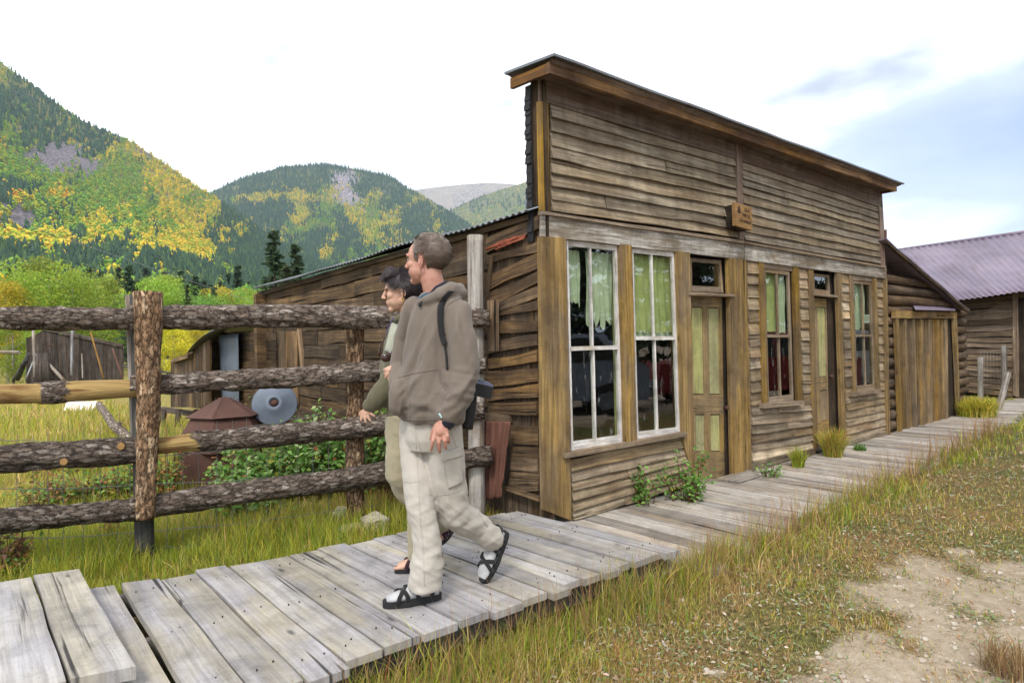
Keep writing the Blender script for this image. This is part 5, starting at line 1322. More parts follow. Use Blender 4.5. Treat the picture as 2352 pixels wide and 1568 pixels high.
for i, (x0, y0, x1, y1, r, lab, mt) in enumerate(((166, 745, 164, 862, .055, 'pale blue grey pole standing against the plank shed', 'palepole'), (208, 762, 238, 868, .035, 'orange brown pole leaning against the plank shed', 'signwood'),
        (188, 812, 190, 868, .03, 'short pale stick against the plank shed', 'greypost'), (76, 752, 80, 866, .06, 'grey plank standing at the left end of the plank shed', 'greypost'),
        (40, 872, 66, 812, .09, 'dark board leaning over the scrap pile', 'oldpost'), (30, 876, 58, 826, .07, 'lower dark board leaning on the scrap pile', 'oldpost'),
        (84, 812, 60, 870, .045, 'grey pole leaning left across the scrap pile', 'palepole'), (112, 836, 146, 872, .07, 'pale pinkish board lying against the shed foot', 'greypost'),
        (142, 800, 152, 868, .02, 'thin dark rod against the shed planks', 'oldpost'), (258, 800, 282, 868, .03, 'thin reddish rod leaning at the shed right end', 'rustred'))):
    mb = MB(); mb.tube(resample([yp(x0, y0, .5 + .05 * i), yp(x1, y1, .9 + .05 * i)], 5), r, 7, (1, 0, random.random())); tag(mb.build('pole' if 'board' not in lab and 'plank stand' not in lab else 'board', M[mt]), lab, 'pole' if 'board' not in lab else 'board', 'poles and boards leaning on the plank shed')
mb = MB()  # big sheet of bent roofing on the pile
for k in range(7): mb.tube([yp(88 + k * 3, 812, .8), yp(84 + k * 4.2, 840, 1.1), yp(82 + k * 5, 876, 1.3)], .06, 6, (random.uniform(.7, 1.5), 0, .3))
tag(mb.build('bent_sheet', M['yardwood']), 'bent dark roofing sheet draped on the scrap pile', 'sheet')
mb = MB(); hk = [yp(*q, .7) for q in ((126, 790), (112, 792), (106, 800), (104, 812), (110, 832), (122, 862))]; mb.tube(resample(hk, 16), .02, 6); tag(mb.build('bent_pipe', M['rust']), 'thin bent pipe hooked over the scrap pile', 'pipe')
mb = MB(); a, b = P(-60, 808, 27), P(45, 809, 27); mb.tube([a, b], .07, 7); tag(mb.build('pole', M['greypost']), 'horizontal grey pole at the left edge before the aspens', 'pole')
# white tin box in the grass
bx_ = G(178, 942, -.3); mb = MB()
for k in range(8): mb.plank(bx_ + Vector((-.38 + k * .1, 0, 0)), bx_ + Vector((-.29 + k * .1, 0, 0)), bx_ + Vector((-.27 + k * .1, .12, .22)), bx_ + Vector((-.36 + k * .1, .12, .22)), Vector((0, -1, .3)), .3, tone=(1.5, 0, k / 8))
tag(mb.build('white_crate', M['sash']), 'white slatted crate in the grass below the peeled rail', 'crate')
# fallen branchy log
l0, l1, l2 = G(228, 978, -.2), G(262, 1012, -.2), G(318, 1030, -.2); mb = MB()
mb.tube(resample([l0 + UZ * .42, l1 + UZ * .24, l2 + UZ * .05], 24), [.06] * 24, 12, (1.4, 0, .2), bump=.02, bsc=7); mb.tube(resample([l1 + UZ * .22, l0 + UZ * .05 + Vector((.4, 0, 0))], 10), .04, 8, (1.4, 0, .2), bump=.01)
tag(mb.build('fallen_log', M['bark']), 'short forked grey log lying in the yard grass behind the fence', 'log')
# rusty hopper: riveted box with a two tier pyramid lid
hb = G(500, 1122, -.23); HY = hb.y; U1 = Vector((.96, .28, 0)); U2 = Vector((-.28, .96, 0)); kx = HY / F
HP = empty('rusty_hopper', hb, 'rusty brown iron hopper with a pointed lid standing in the bushes', 'hopper')
cx_ = hb + U2 * .42 - U1 * .02; hw = .40; z0, z1 = -.25, P(495, 1040, HY).z
mb = MB()
for s_ in (1, -1): mb.plank(cx_ + U1 * -hw * s_ + U2 * -.4 * s_ + UZ * (z0 - cx_.z), cx_ + U1 * hw * s_ + U2 * -.4 * s_ + UZ * (z0 - cx_.z), cx_ + U1 * hw * s_ + U2 * -.4 * s_ + UZ * (z1 - cx_.z), cx_ + U1 * -hw * s_ + U2 * -.4 * s_ + UZ * (z1 - cx_.z), U2 * -s_, .02)
for s_ in (1, -1): mb.plank(cx_ + U1 * hw * s_ + U2 * -.4 * s_ + UZ * (z0 - cx_.z), cx_ + U1 * hw * s_ + U2 * .4 * s_ + UZ * (z0 - cx_.z), cx_ + U1 * hw * s_ + U2 * .4 * s_ + UZ * (z1 - cx_.z), cx_ + U1 * hw * s_ + U2 * -.4 * s_ + UZ * (z1 - cx_.z), U1 * s_, .02)
mb.build('body', M['rust'], HP)
def ringz(r, z, n=6, ph=.35, sx=1.0): return [cx_ + U1 * .05 + U1 * (r * sx * math.cos(6.2832 * k / n + ph)) + U2 * (r * math.sin(6.2832 * k / n + ph)) + UZ * (z - cx_.z) for k in range(n)]
def frust(name, ra, za, rb, zb, th=.01):
    mb = MB(); A, B = ringz(ra, za), ringz(rb, zb)
    for k in range(6):
        i = [mb.vert(A[k], (random.uniform(.9, 1.1), 0, .5)), mb.vert(A[(k + 1) % 6]), mb.vert(B[(k + 1) % 6]), mb.vert(B[k])]; mb.face(i, [(0, 0), (1, 0), (1, 1), (0, 1)])
    o = mb.build(name, M['rust'], HP); m = o.modifiers.new('t', 'SOLIDIFY'); m.thickness = th; return o
zl, zm, zt_ = P(440, 1000, HY).z, P(500, 950, HY).z, P(527, 921, HY).z
frust('lower_lid', .50, z1 - .0, .46, zl - .02); frust('skirt', .46, zl - .02, .33, zm - .03); frust('lid', .41, zm - .055, .05, zt_ + .01)
mb = MB()
for A, B in zip(ringz(.414, zm - .05), ringz(.07, zt_)):
    for k in range(8): c = A.lerp(B, k / 8 + .05) + UZ * .012; mb.tube([c, c + UZ * .008], .009, 6)
c = cx_ - U2 * .41 + UZ * (z1 - .06 - cx_.z) + U1 * .1; mb.tube([c, c - U2 * .05], [.03, .022], 10); mb.build('rivets', M['rust'], HP)
# tin disc with a hub leaning on the wall
dc = P(631, 928, 7.5); dn = Vector((.25, -.9, .35)).normalized(); dx = dn.cross(UZ).normalized(); dy = dn.cross(dx); mb = MB()
prof = [(.245, 0), (.25, .012), (.24, .015), (.10, .05), (.07, .085), (.045, .06), (.04, .02)]; ids = []
for r, h in prof: ids.append([mb.vert(dc + dx * r * math.cos(a) + dy * r * math.sin(a) + dn * h, (1, 0, .5)) for a in np.linspace(0, 6.2832, 40, endpoint=False)])
for a, b in zip(ids, ids[1:]):
    for k in range(40): mb.face((a[k], a[(k + 1) % 40], b[(k + 1) % 40], b[k]), [(0, 0)] * 4, True)
dsk = mb.build('tin_disc', M['bluesheet']); tag(dsk, 'round blue grey tin disc with a rusty hub against the dark wall', 'metal disc'); m = dsk.modifiers.new('t', 'SOLIDIFY'); m.thickness = .006
mb = MB(); mb.tube([dc - dn * .02, dc + dn * .05, dc + dn * .09], [.05, .045, .02], 12, bump=.01); mb.build('hub', M['rust'], dsk)
mb = MB(); mb.plank(dc + dy * -.24 + dx * .02, dc + dx * .02, dc + dx * .06, dc + dy * -.24 + dx * .05, dn, .02); mb.build('strap', M['rustred'], dsk)
# old timber frame left of the hopper
tf = G(405, 985, -.25); TY = tf.y; mb = MB()
T = lambda x, y, o=0: P(x, y, TY - o)
mb.plank(T(368, 946), T(452, 958), T(452, 947), T(368, 935), Vector((0, -1, 0)), .12, 8, .004, (1.6, 0, .3)); mb.plank(T(395, 930, -.3), T(476, 940, -.3), T(476, 932, -.3), T(395, 922, -.3), Vector((0, -1, 0)), .12, 8, .004, (1.8, 0, .8))
for x in (366, 400, 440): mb.plank(T(x, 990, .02), T(x + 4, 940, .02), T(x + 13, 940, .02), T(x + 9, 990, .02), Vector((0, -1, 0)), .08, 4, .003, (1.3, 0, .5))
tag(mb.build('timber_frame', M['yardwood']), 'low grey timber trestle between the fence post and the rusty hopper', 'timber frame')
# brush pile and overhanging plank behind it
mb = MB()
for k in range(26):
    a = T(random.uniform(360, 400), random.uniform(850, 905), -2.5 - random.random()); mb.tube([a, a + Vector((random.uniform(-.9, .9), random.uniform(-.3, .3), random.uniform(-.5, .5)))], random.uniform(.012, .03), 5, (random.uniform(.6, 1.6), 0, .5))
tag(mb.build('brush_pile', M['oldpost']), 'tangle of grey poles and sticks beside the lean-to', 'brush pile')
# stones at the second post
def stone(c, r, lab, tn=(1, 1, 1)):
    me = bpy.data.meshes.new('stone'); import bmesh
    bm = bmesh.new(); bmesh.ops.create_icosphere(bm, subdivisions=3, radius=1)
    for v in bm.verts:
        d = v.co.normalized(); k = 1 + .30 * noise.noise(d * 1.4 + Vector((c.x, c.y, 0))) + .08 * noise.noise(d * 5); q = Vector((round(d.x * 2.2) / 2.2, round(d.y * 2.2) / 2.2, round(d.z * 2) / 2)); d = d.lerp(q, .35)
        v.co = Vector((d.x * r[0], d.y * r[1], d.z * r[2])) * k
    bm.to_mesh(me); bm.free(); o = link('stone', me, M['stone']); o.location = c; o.rotation_euler.z = random.uniform(0, 3)
    return tag(o, lab, 'stone', 'pale stones near the fence post')
stone(G(862, 1215, -.19) + UZ * .05, (.12, .10, .09), 'pale angular stone right of the second fence post'); stone(G(788, 1200, -.2) + UZ * .05, (.10, .1, .09), 'grey stone tucked behind the second fence post')
stone(G(805, 1224, -.2) + UZ * .03, (.13, .08, .05), 'flat orange tinged stone in front of the second post'); stone(G(1545, 1330, -.2) + UZ * .02, (.09, .07, .09), 'pale block under the right corner of the platform')
# overhead line
mb = MB(); mb.tube(resample([P(-50, 480, 60), P(180, 558, 60), P(600, 700, 60)], 20), .012, 4); tag(mb.build('overhead_wire', M['wire']), 'thin overhead wire sloping down across the hillside', 'wire')
# ================================================================ ACROSS THE STREET (seen only as reflections)
def car(loc, rot, colr, lab, kind='suv'):
    R = Matrix.Rotation(rot, 3, 'Z'); root = empty('parked_car', loc, lab, 'car', 'cars parked across the street')
    T3 = lambda q: Vector(loc) + R @ Vector(q); paint = plain('car_paint_' + colr[3], colr[:3], .3, .05, 2, 0, .5)
    top = [(-2.2, .55), (-2.15, .95), (-1.0, 1.05), (-.45, 1.62), (1.35, 1.66), (2.0, 1.1), (2.2, 1.02), (2.22, .5)]
    mb = MB(); L_, R_ = [], []
    prof = [(-2.2, .35)] + top + [(2.2, .35)]
    for x, z in prof:
        ins = .12 if z > 1.2 else 0; L_.append(mb.vert(T3((x, -.85 + ins, z)))); R_.append(mb.vert(T3((x, .85 - ins, z))))
    n = len(prof)
    for i in range(n): j = (i + 1) % n; mb.face((L_[i], L_[j], R_[j], R_[i]), [(0, 0)] * 4)
    mb.face(L_[::-1], [(0, 0)] * n); mb.face(R_, [(0, 0)] * n); b = mb.build('body', paint, root)
    for s in (-1, 1):
        mb = MB(); y = .80 * s
        for q in (((-.75, 1.1), (-.35, 1.52), (.35, 1.55), (.35, 1.1)), ((.45, 1.1), (.45, 1.55), (1.25, 1.56), (1.7, 1.12))):
            i = [mb.vert(T3((x, y + (.07 * s if z < 1.3 else -.03 * s), z))) for x, z in q]; mb.face(i if s < 0 else i[::-1], [(0, 0)] * 4)
        mb.build('side_window', M['black'], root)
        for x in (-1.4, 1.4):
            mb = MB(); mb.tube([T3((x, (.72) * s, .34)), T3((x, .9 * s, .34))], .34, 20); w_ = mb.build('wheel', M['tar'], root)
            mb = MB(); mb.tube([T3((x, .9 * s, .34)), T3((x, .92 * s, .34))], .2, 14); mb.build('rim', M['galv'], w_)
    mb = MB(); 
    for x in (-2.24, 2.26): mb.box(T3((x, 0, .5)), R @ Vector((.06, 0, 0)), R @ Vector((0, .85, 0)), Vector((0, 0, .1)))
    mb.build('bumper', M['galv'], root)
car((8.6, 3.6, -.25), math.radians(78), (.20, .23, .28, 'a'), 'grey blue car parked across the street'); car((11.0, 8.2, -.25), math.radians(80), (.20, .03, .03, 'b'), 'dark red car parked across the street farther along')
car((15.0, 11.8, -.25), math.radians(74), (.5, .5, .52, 'c'), 'white car parked across the street farthest along'); car((7.4, -2.2, -.25), math.radians(78), (.3, .31, .33, 'd'), 'silver car parked across the street behind the photographer')
random.seed(9)
dirs = ['nearest', 'second', 'third', 'fourth', 'fifth', 'sixth', 'seventh', 'eighth', 'ninth', 'tenth', 'eleventh', 'twelfth', 'thirteenth', 'fourteenth']
for i in range(24):
    b = Vector(((23 if i % 2 else 27) + random.uniform(-1, 2), -16 + i * 1.62, -.3)); tree_obj('spruce_tree', b, random.uniform(13, 17), CPR[(0, 2)[i % 2]], 'dark spruce across the street, %s from the south end of the row' % ORD[i], 'spruces across the street')
# ================================================================ PEOPLE
import bmesh
random.seed(61)
def ring_loft(V, Fc, rings, seg=20):
    """rings: (centre, half vector a, half vector b)"""
    base = len(V)
    for c, a, b in rings:
        for k in range(seg):
            t = 2 * math.pi * k / seg; V.append(c + a * math.cos(t) + b * math.sin(t))
    for i in range(len(rings) - 1):
        for k in range(seg):
            p, q = base + i * seg + k, base + i * seg + (k + 1) % seg; Fc.append((p, q, q + seg, p + seg))
    for i, rev in ((0, 1), (len(rings) - 1, 0)):
        ids = [base + i * seg + k for k in range(seg)]; Fc.append(tuple(ids[::-1] if rev else ids))
def frame_of(d):
    d = d.normalized(); u = Vector((0, 0, 1)) if abs(d.z) < .9 else Vector((1, 0, 0)); a = d.cross(u).normalized(); return a, d.cross(a).normalized()
def prim_mesh(prims):
    V, Fc = [], []
    for p in prims:
        if p[0] == 'c':            # tapered capsule chain: [(point, radius)...]
            L = p[1]; R = []; n = len(L)
            d = (L[1][0] - L[0][0]).normalized(); a, b = frame_of(d); r0 = L[0][1]
            for t in (80, 55, 28): s_ = math.radians(t); R.append((L[0][0] - d * r0 * math.sin(s_), a * r0 * math.cos(s_), b * r0 * math.cos(s_)))
            for i in range(n):
                dd = (L[min(i + 1, n - 1)][0] - L[max(i - 1, 0)][0]).normalized(); a = (a - dd * a.dot(dd)).normalized(); b = dd.cross(a)
                R.append((L[i][0], a * L[i][1], b * L[i][1]))
            r1 = L[-1][1]
            for t in (28, 55, 80): s_ = math.radians(t); R.append((L[-1][0] + dd * r1 * math.sin(s_), a * r1 * math.cos(s_), b * r1 * math.cos(s_)))
            ring_loft(V, Fc, R, 16)
        elif p[0] == 'l': ring_loft(V, Fc, p[1], 28)
        elif p[0] == 'e':          # centre, three half vectors
            c, x, y, z = p[1:]; R = []
            for t in range(-80, 81, 16): s_ = math.radians(t); R.append((c + z * math.sin(s_), x * math.cos(s_), y * math.cos(s_)))
            ring_loft(V, Fc, R, 20)
    return V, Fc
def organic(name, prims, voxel, smooth, mat, parent, disp=None, fac=.5, post=1):
    V, Fc = prim_mesh(prims); me = bpy.data.meshes.new('tmp'); me.from_pydata([tuple(v) for v in V], [], Fc)
    bm = bmesh.new(); bm.from_mesh(me); bmesh.ops.recalc_face_normals(bm, faces=bm.faces); bm.to_mesh(me); bm.free()
    o = bpy.data.objects.new('tmp', me); COL.objects.link(o)
    m = o.modifiers.new('r', 'REMESH'); m.mode = 'VOXEL'; m.voxel_size = voxel
    s_ = o.modifiers.new('s', 'SMOOTH'); s_.factor = fac; s_.iterations = smooth
    bpy.context.view_layer.update(); dg = bpy.context.evaluated_depsgraph_get()
    m2 = bpy.data.meshes.new_from_object(o.evaluated_get(dg)); bpy.data.objects.remove(o)
    m2.name = name
    if disp:
        n = len(m2.vertices); co = [v.co.copy() for v in m2.vertices]; nr = [v.normal.copy() for v in m2.vertices]
        for i in range(n): m2.vertices[i].co = co[i] + nr[i] * disp(co[i], nr[i])
    if disp and post:
        bm = bmesh.new(); bm.from_mesh(m2)
        for _ in range(post): bmesh.ops.smooth_vert(bm, verts=bm.verts, factor=.5, use_axis_x=True, use_axis_y=True, use_axis_z=True)
        bm.to_mesh(m2); bm.free()
    m2.polygons.foreach_set('use_smooth', np.ones(len(m2.polygons), bool)); m2.update()
    return link(name, m2, mat, parent)
def creases(L):
    segs = []
    for pts, w_, a in L:
        for i in range(len(pts) - 1): segs.append((*pts[i], *pts[i + 1], w_, a, i == 0, i == len(pts) - 2))
    def f(co, n):
        if n.dot(co - CAM) > 0: return 0
        px = CX + F * co.x / co.y; py = CY - F * (co.z - H) / co.y; best = {}
        v = 0; 
        for x0, y0, x1, y1, w_, a, f0, f1 in segs:
            if px < min(x0, x1) - 3 * w_ or px > max(x0, x1) + 3 * w_ or py < min(y0, y1) - 3 * w_ or py > max(y0, y1) + 3 * w_: continue
            dx, dy = x1 - x0, y1 - y0; t = max(0, min(1, ((px - x0) * dx + (py - y0) * dy) / (dx * dx + dy * dy))); d = math.hypot(px - x0 - dx * t, py - y0 - dy * t)
            taper = (.35 + .65 * min(1, t * 2) if f0 else 1) * (.35 + .65 * min(1, (1 - t) * 2) if f1 else 1)
            key = (w_, a); val = a * taper * math.exp(-(d / w_) ** 2)
            if abs(val) > abs(best.get(key, 0)): best[key] = val
        return sum(best.values())
    return f
def bvh_of(*objs):
    bm = bmesh.new()
    for o in objs: bm.from_mesh(o.data)
    t = BVHTree.FromBMesh(bm); bm.free(); return t
def hit(bvh, px, py, off=.003, Y=None):
    d = ray(px, py).normalized(); r = bvh.ray_cast(CAM, d)
    if r[0] is None: return P(px, py, Y) if Y else None
    return r[0] + r[1] * off
def seam(bvh, pts, rad, name, mat, parent, n=24, off=.001, Y=None):
    pl = []; 
    for i in range(n):
        t = i / (n - 1) * (len(pts) - 1); j = min(int(t), len(pts) - 2); q = lerp2(pts[j], pts[j + 1], t - j); h = hit(bvh, *q, off, Y)
        if h is not None: pl.append(h)
    if len(pl) < 2: return
    mb = MB(); mb.tube(pl, rad, 6); return mb.build(name, mat, parent)
def patch(bvh, quad, off, th, name, mat, parent, nu=12, nv=12, Y=None):
    """a sewn-on piece of cloth lying on the surface below it; quad TL,TR,BR,BL in the picture"""
    TL, TR, BR, BL = quad; mb = MB(); ids = []
    for j in range(nv + 1):
        row = []
        for i in range(nu + 1):
            q = lerp2(lerp2(TL, TR, i / nu), lerp2(BL, BR, i / nu), j / nv); h = hit(bvh, *q, off, Y); row.append(mb.vert(h if h is not None else P(q[0], q[1], 3.3)))
        ids.append(row)
    for j in range(nv):
        for i in range(nu): mb.face((ids[j][i], ids[j + 1][i], ids[j + 1][i + 1], ids[j][i + 1]), [(0, 0)] * 4, True)
    o = mb.build(name, mat, parent); m = o.modifiers.new('t', 'SOLIDIFY'); m.thickness = th; m.offset = 0; return o
def cloth(name, c, c2, sc=3, weave=900, rough=.9):
    g = NG(name); p = g.pos(); n1 = g.noise(p, sc, 4, .6); n2 = g.noise(p, weave, 2, .5)
    col = g.mix(c, c2, g.ramp(n1, [(.4, 0), (.65, 1)])); col = g.mix(col, tuple(q * .75 for q in c), g.ramp(n2, [(.45, .5), (.6, 0)]))
    g.b.inputs['Sheen Weight'].default_value = .15; return g.fin(col, rough, g.noise(p, 160, 3), .25, .003, .1)
M['hoodie'] = cloth('taupe_fleece', (.185, .152, .126), (.16, .13, .107)); M['trouser'] = cloth('stone_cargo_cotton', (.48, .44, .39), (.44, .40, .35))
M['olive'] = cloth('olive_fleece', (.13, .12, .075), (.105, .095, .06)); M['wpants'] = cloth('khaki_twill', (.36, .32, .22), (.32, .28, .19)); M['sage'] = cloth('sage_shirt', (.42, .43, .34), (.36, .37, .29))
M['navy'] = cloth('navy_lining', (.018, .018, .03), (.014, .014, .024)); M['teal'] = cloth('teal_collar', (.03, .09, .14), (.03, .08, .12)); M['sock'] = cloth('grey_white_sock', (.50, .50, .50), (.34, .34, .36), 20)
M['web'] = cloth('black_webbing', (.02, .02, .022), (.03, .03, .032)); M['webw'] = cloth('maroon_webbing', (.045, .02, .03), (.03, .015, .02)); M['rubber'] = plain('black_rubber', (.025, .025, .027), .7, .2)
def skin(name, c, c2):
    g = NG(name); p = g.pos(); n1 = g.noise(p, 22, 4, .6); g.b.inputs['Subsurface Weight'].default_value = .12; g.b.inputs['Subsurface Radius'].default_value = (.02, .008, .004); g.b.inputs['Subsurface Scale'].default_value = .3
    return g.fin(g.mix(c, c2, g.ramp(n1, [(.38, 0), (.66, 1)])), .5, g.noise(p, 260, 3), .12, .001, .35)
M['skinm'] = skin('ruddy_skin', (.50, .27, .20), (.42, .19, .14)); M['skinw'] = skin('tan_skin', (.58, .36, .26), (.50, .28, .20))
M['lip'] = plain('lips', (.36, .12, .10), .5); M['gold'] = plain('gold_ring', (.8, .5, .12), .3, .1, metal=1.0); M['dark'] = plain('dark_eye', (.02, .015, .012), .2); M['white'] = plain('eye_white', (.6, .58, .55), .3)
def hairmat(name, c, c2):
    g = NG(name); _, t, t2, t3 = g.tone(); return g.fin(g.mix(c, c2, t2), .42, spec=.45)
M['hairm'] = hairmat('brown_grey_hair', (.075, .050, .036), (.24, .185, .145)); M['hairw'] = hairmat('black_brown_hair', (.014, .010, .013), (.06, .032, .035))
# ---------------------------------------------------------------- heads
def head(name, mat, parent, C, face, tilt, sc, neck_to, extra=None, female=False, body_prims=()):
    f = Vector((math.cos(face), math.sin(face), 0)); l = Vector((-f.y, f.x, 0)); u = Vector((0, 0, 1))
    R = Matrix.Rotation(tilt, 3, l); f = R @ f; u = R @ u        # tilt: nod
    Q = lambda x, y, z: C + (f * x + l * y + u * z) * sc
    e = lambda c, r: ('e', Q(*c), f * r[0] * sc, l * r[1] * sc, u * r[2] * sc)
    k = .93 if female else 1.0
    pr = [e((-.022, 0, .045), (.096, .076, .082)), e((.028, 0, .035), (.066, .066, .075)), e((.030, 0, -.02), (.060, .060, .070)), e((.036, 0, -.058), (.054 * k, .053 * k, .044)),
          e((.072, 0, -.086), (.024, .024, .020)), e((.0, 0, -.045), (.065, .055 * k, .05)), e((.078, 0, -.047), (.020, .028, .028)),
          ('c', [(Q(.088, 0, .030), .009 * sc), (Q(.102, 0, .008), .0095 * sc), (Q(.114, 0, -.012), .0115 * sc)]), e((.104, .011, -.017), (.010, .007, .007)), e((.104, -.011, -.017), (.010, .007, .007)),
          e((.095, 0, -.041), (.009, .021, .0055)), e((.093, 0, -.053), (.009, .018, .006)),
          ('c', [(Q(.078, -.046, .036), .009 * sc), (Q(.090, -.02, .040), .010 * sc), (Q(.090, .02, .040), .010 * sc), (Q(.078, .046, .036), .009 * sc)]),
          e((.060, .036, -.010), (.028, .025, .024)), e((.060, -.036, -.010), (.028, .025, .024)), e((.040, .030 * k, -.040), (.044, .030, .042)), e((.040, -.030 * k, -.040), (.044, .030, .042)), e((.012, .036 * k, -.045), (.035, .026, .034)), e((.012, -.036 * k, -.045), (.035, .026, .034))]
    pr.append(('c', [(Q(-.020, 0, -.03), .052 * sc * k), (Q(-.022, 0, -.08), .055 * sc * k), (neck_to, .062 * sc * k)]))
    ez = -.004
    for s in (1, -1):               # ears
        pts = []
        for t in range(0, 300, 30):
            a = math.radians(t - 60); rr = 1.0 if t < 180 else .8
            pts.append((Q(-.010 - .014 * math.cos(a) * rr, s * (.071 + .009 + .006 * math.cos(a + .6)), ez + .026 * math.sin(a) - .002), .0046 * sc))
        pr.append(('c', pts)); pr.append(e((-.008, s * .072, ez), (.010, .008, .020))); pr.append(e((-.002, s * .074, ez - .028), (.007, .006, .008)))
    if extra: pr += extra(Q, e)
    h = organic(name, pr + list(body_prims), .0034, 6, mat, parent)
    return h, Q, (f, l, u)
def eyes(Q, fr, parent, sc, side=(1, -1), closed=False):
    f, l, u = fr
    for s in side:
        mb = MB()
        c = Q(.0785, s * .031, .018)
        if not closed:
            o = organic('eye', [('e', c, f * .0105 * sc, l * .013 * sc, u * .0085 * sc)], .0015, 1, M['white'], parent)
            o2 = organic('iris', [('e', c + f * .0065 * sc + l * s * .002, f * .0045 * sc, l * .0058 * sc, u * .0058 * sc)], .001, 1, M['dark'], o)
        mb.tube([Q(.077, s * .046, .020), Q(.0885, s * .034, .028), Q(.090, s * .018, .022)], .0022 * sc, 5); mb.build('eyelid', M['dark'], parent)
        mb = MB(); mb.tube([Q(.074, s * .050, .036), Q(.092, s * .034, .045), Q(.0985, s * .014, .041)], [.002, .0042, .003], 6); mb.build('eyebrow', M['hairm'] if not closed else M['hairw'], parent)
def hair(name, mat, parent, Q, fr, keep, flow, n, length, sc, lift=.006, seed=3, wdt=.0016, gray=None, thick=1.07, shell=True, messy=.4):
    """strands rooted on the scalp, combed along flow; plus the dense underlayer they lie on"""
    r = np.random.default_rng(seed); f, l, u = fr; mb = MB(); cen = (-.022, 0, .045); rad = (.098, .079, .086)
    if shell:
        nu, nv = 44, 30; ids = {}
        for j in range(nv + 1):
            for i in range(nu):
                a = 6.2832 * i / nu; b = math.pi * j / nv; d = (math.sin(b) * math.cos(a), math.sin(b) * math.sin(a), math.cos(b)); p = [cen[q] + d[q] * rad[q] * (thick - .02) for q in range(3)]
                w_ = .009 * noise.noise((d[0] * 5, d[1] * 5, d[2] * 5)); p = [p[q] + d[q] * w_ for q in range(3)]
                ids[(i, j)] = (mb.vert(Q(*p), (1, gray(p) * .7 if gray else .1, .5)), p)
        for j in range(nv):
            for i in range(nu):
                q = [ids[(i, j)], ids[((i + 1) % nu, j)], ids[((i + 1) % nu, j + 1)], ids[(i, j + 1)]]
                if all(keep(*x[1]) for x in q): mb.face([x[0] for x in q][::-1], [(0, 0)] * 4, True)
    cnt = 0
    while cnt < n:
        d = r.normal(size=3); d /= np.linalg.norm(d); p = [cen[q] + d[q] * rad[q] * 1.0 for q in range(3)]
        if not keep(*p): continue
        cnt += 1; fl = np.array(flow(p, d)) + r.normal(size=3) * messy * .35; fl -= d * fl.dot(d); fl /= np.linalg.norm(fl) + 1e-9
        L = length(p) * r.uniform(.6, 1.2); sd = np.cross(d, fl); wd = wdt * r.uniform(.6, 1.5); tn = (1, min(1, max(0, (gray(p) if gray else .1) + r.normal() * .36)), .5)
        prev = None; pos = np.array(p) * 1.0 + d * .002
        for k in range(4):
            t = k / 3; q = np.array(p) + fl * L * t + d * (lift * (1 + 2.2 * (1 - (1 - t) ** 2)) + .0 * t)
            c2 = q - np.array(cen); nr = math.sqrt(sum((c2[x] / rad[x]) ** 2 for x in range(3)))
            tgt = thick + lift * 9 * t * (.5 + .5 * r.random()); 
            if nr < tgt or t < .99: q = np.array(cen) + c2 / nr * min(max(nr, tgt * .97), tgt * 1.06) if length(p) < .06 else q
            w_ = wd * (1 - .8 * t); a_ = mb.vert(Q(*(q - sd * w_)), tn); b_ = mb.vert(Q(*(q + sd * w_)), tn)
            if prev: mb.face((prev[0], prev[1], b_, a_), [(0, 0)] * 4, True)
            prev = (a_, b_)
    return mb.build(name, mat, parent)
# ================================================================ THE MAN
toeM, heelM = G(884, 1396, .0), G(1010, 1378, .0)
YM = 3.24
MAN = empty('person', Vector((P(960, 1380, 3.16).x, 3.16, 0)), 'man in taupe hooded fleece and pale cargo trousers walking with a camera at his hip', 'person')
WV = -DV; SV = Vector((.64, -.77, 0))
def J(px, py, Y, r): return (P(px, py, Y), r)
# --- skin: head, neck, left hand as one body hidden below the clothes
hc = P(980, 602, 3.25)
handm = [('c', [J(1024, 955, 3.06, .026), J(1018, 976, 3.045, .027), J(1011, 990, 3.035, .027)]), ('c', [J(1021, 975, 3.045, .024), J(1020, 990, 3.035, .021)]), ('c', [J(1008, 978, 3.05, .022), J(1003, 993, 3.04, .019)])]
for k, (x, y) in enumerate(((1000, 997), (1008, 999), (1016, 997), (1023, 990))):
    tip = ((990, 1033), (1010, 1038), (1024, 1030), (1031, 1016))[k]; r = (.0098, .0102, .0098, .0088)[k]
    mid = (lerp(x, tip[0], .48) + (1.5 if k > 1 else -1), lerp(y, tip[1], .45)); handm.append(('c', [J(x, y - 6, 3.035, r * 1.2), J(mid[0], mid[1], 3.02, r), J(lerp(mid[0], tip[0], .6), lerp(mid[1], tip[1], .6), 3.03, r * .92), J(*tip, 3.045, r * .78)]))
handm.append(('c', [J(1003, 978, 3.07, .015), J(995, 992, 3.075, .0125), J(991, 1008, 3.08, .010)]))
bodyM = [('c', [J(1044, 735, 3.19, .035), J(1060, 850, 3.11, .035), J(1024, 958, 3.06, .028)]),
         ('l', [(P(1003, 700, 3.26), SV * .08, WV * .06), (P(1000, 800, 3.25), SV * .12, WV * .09), (P(995, 950, 3.27), SV * .14, WV * .09)]),
         ('c', [J(960, 960, 3.34, .07), J(966, 1160, 3.22, .05), J(975, 1350, 3.16, .035)]), ('c', [J(1020, 960, 3.24, .07), J(1040, 1160, 3.30, .05), J(1130, 1240, 3.45, .035)])]
mh, MQ, MF = head('body', M['skinm'], MAN, hc, math.radians(180 - 22), math.radians(2), 1.0, P(1003, 680, 3.26), body_prims=handm + bodyM)
eyes(MQ, MF, MAN, 1.0)
lm = organic('lips', [('e', MQ(.0985, 0, -.0415), MF[0] * .006, MF[1] * .018, MF[2] * .004), ('e', MQ(.0965, 0, -.0525), MF[0] * .006, MF[1] * .016, MF[2] * .0045)], .0018, 1, M['lip'], MAN)
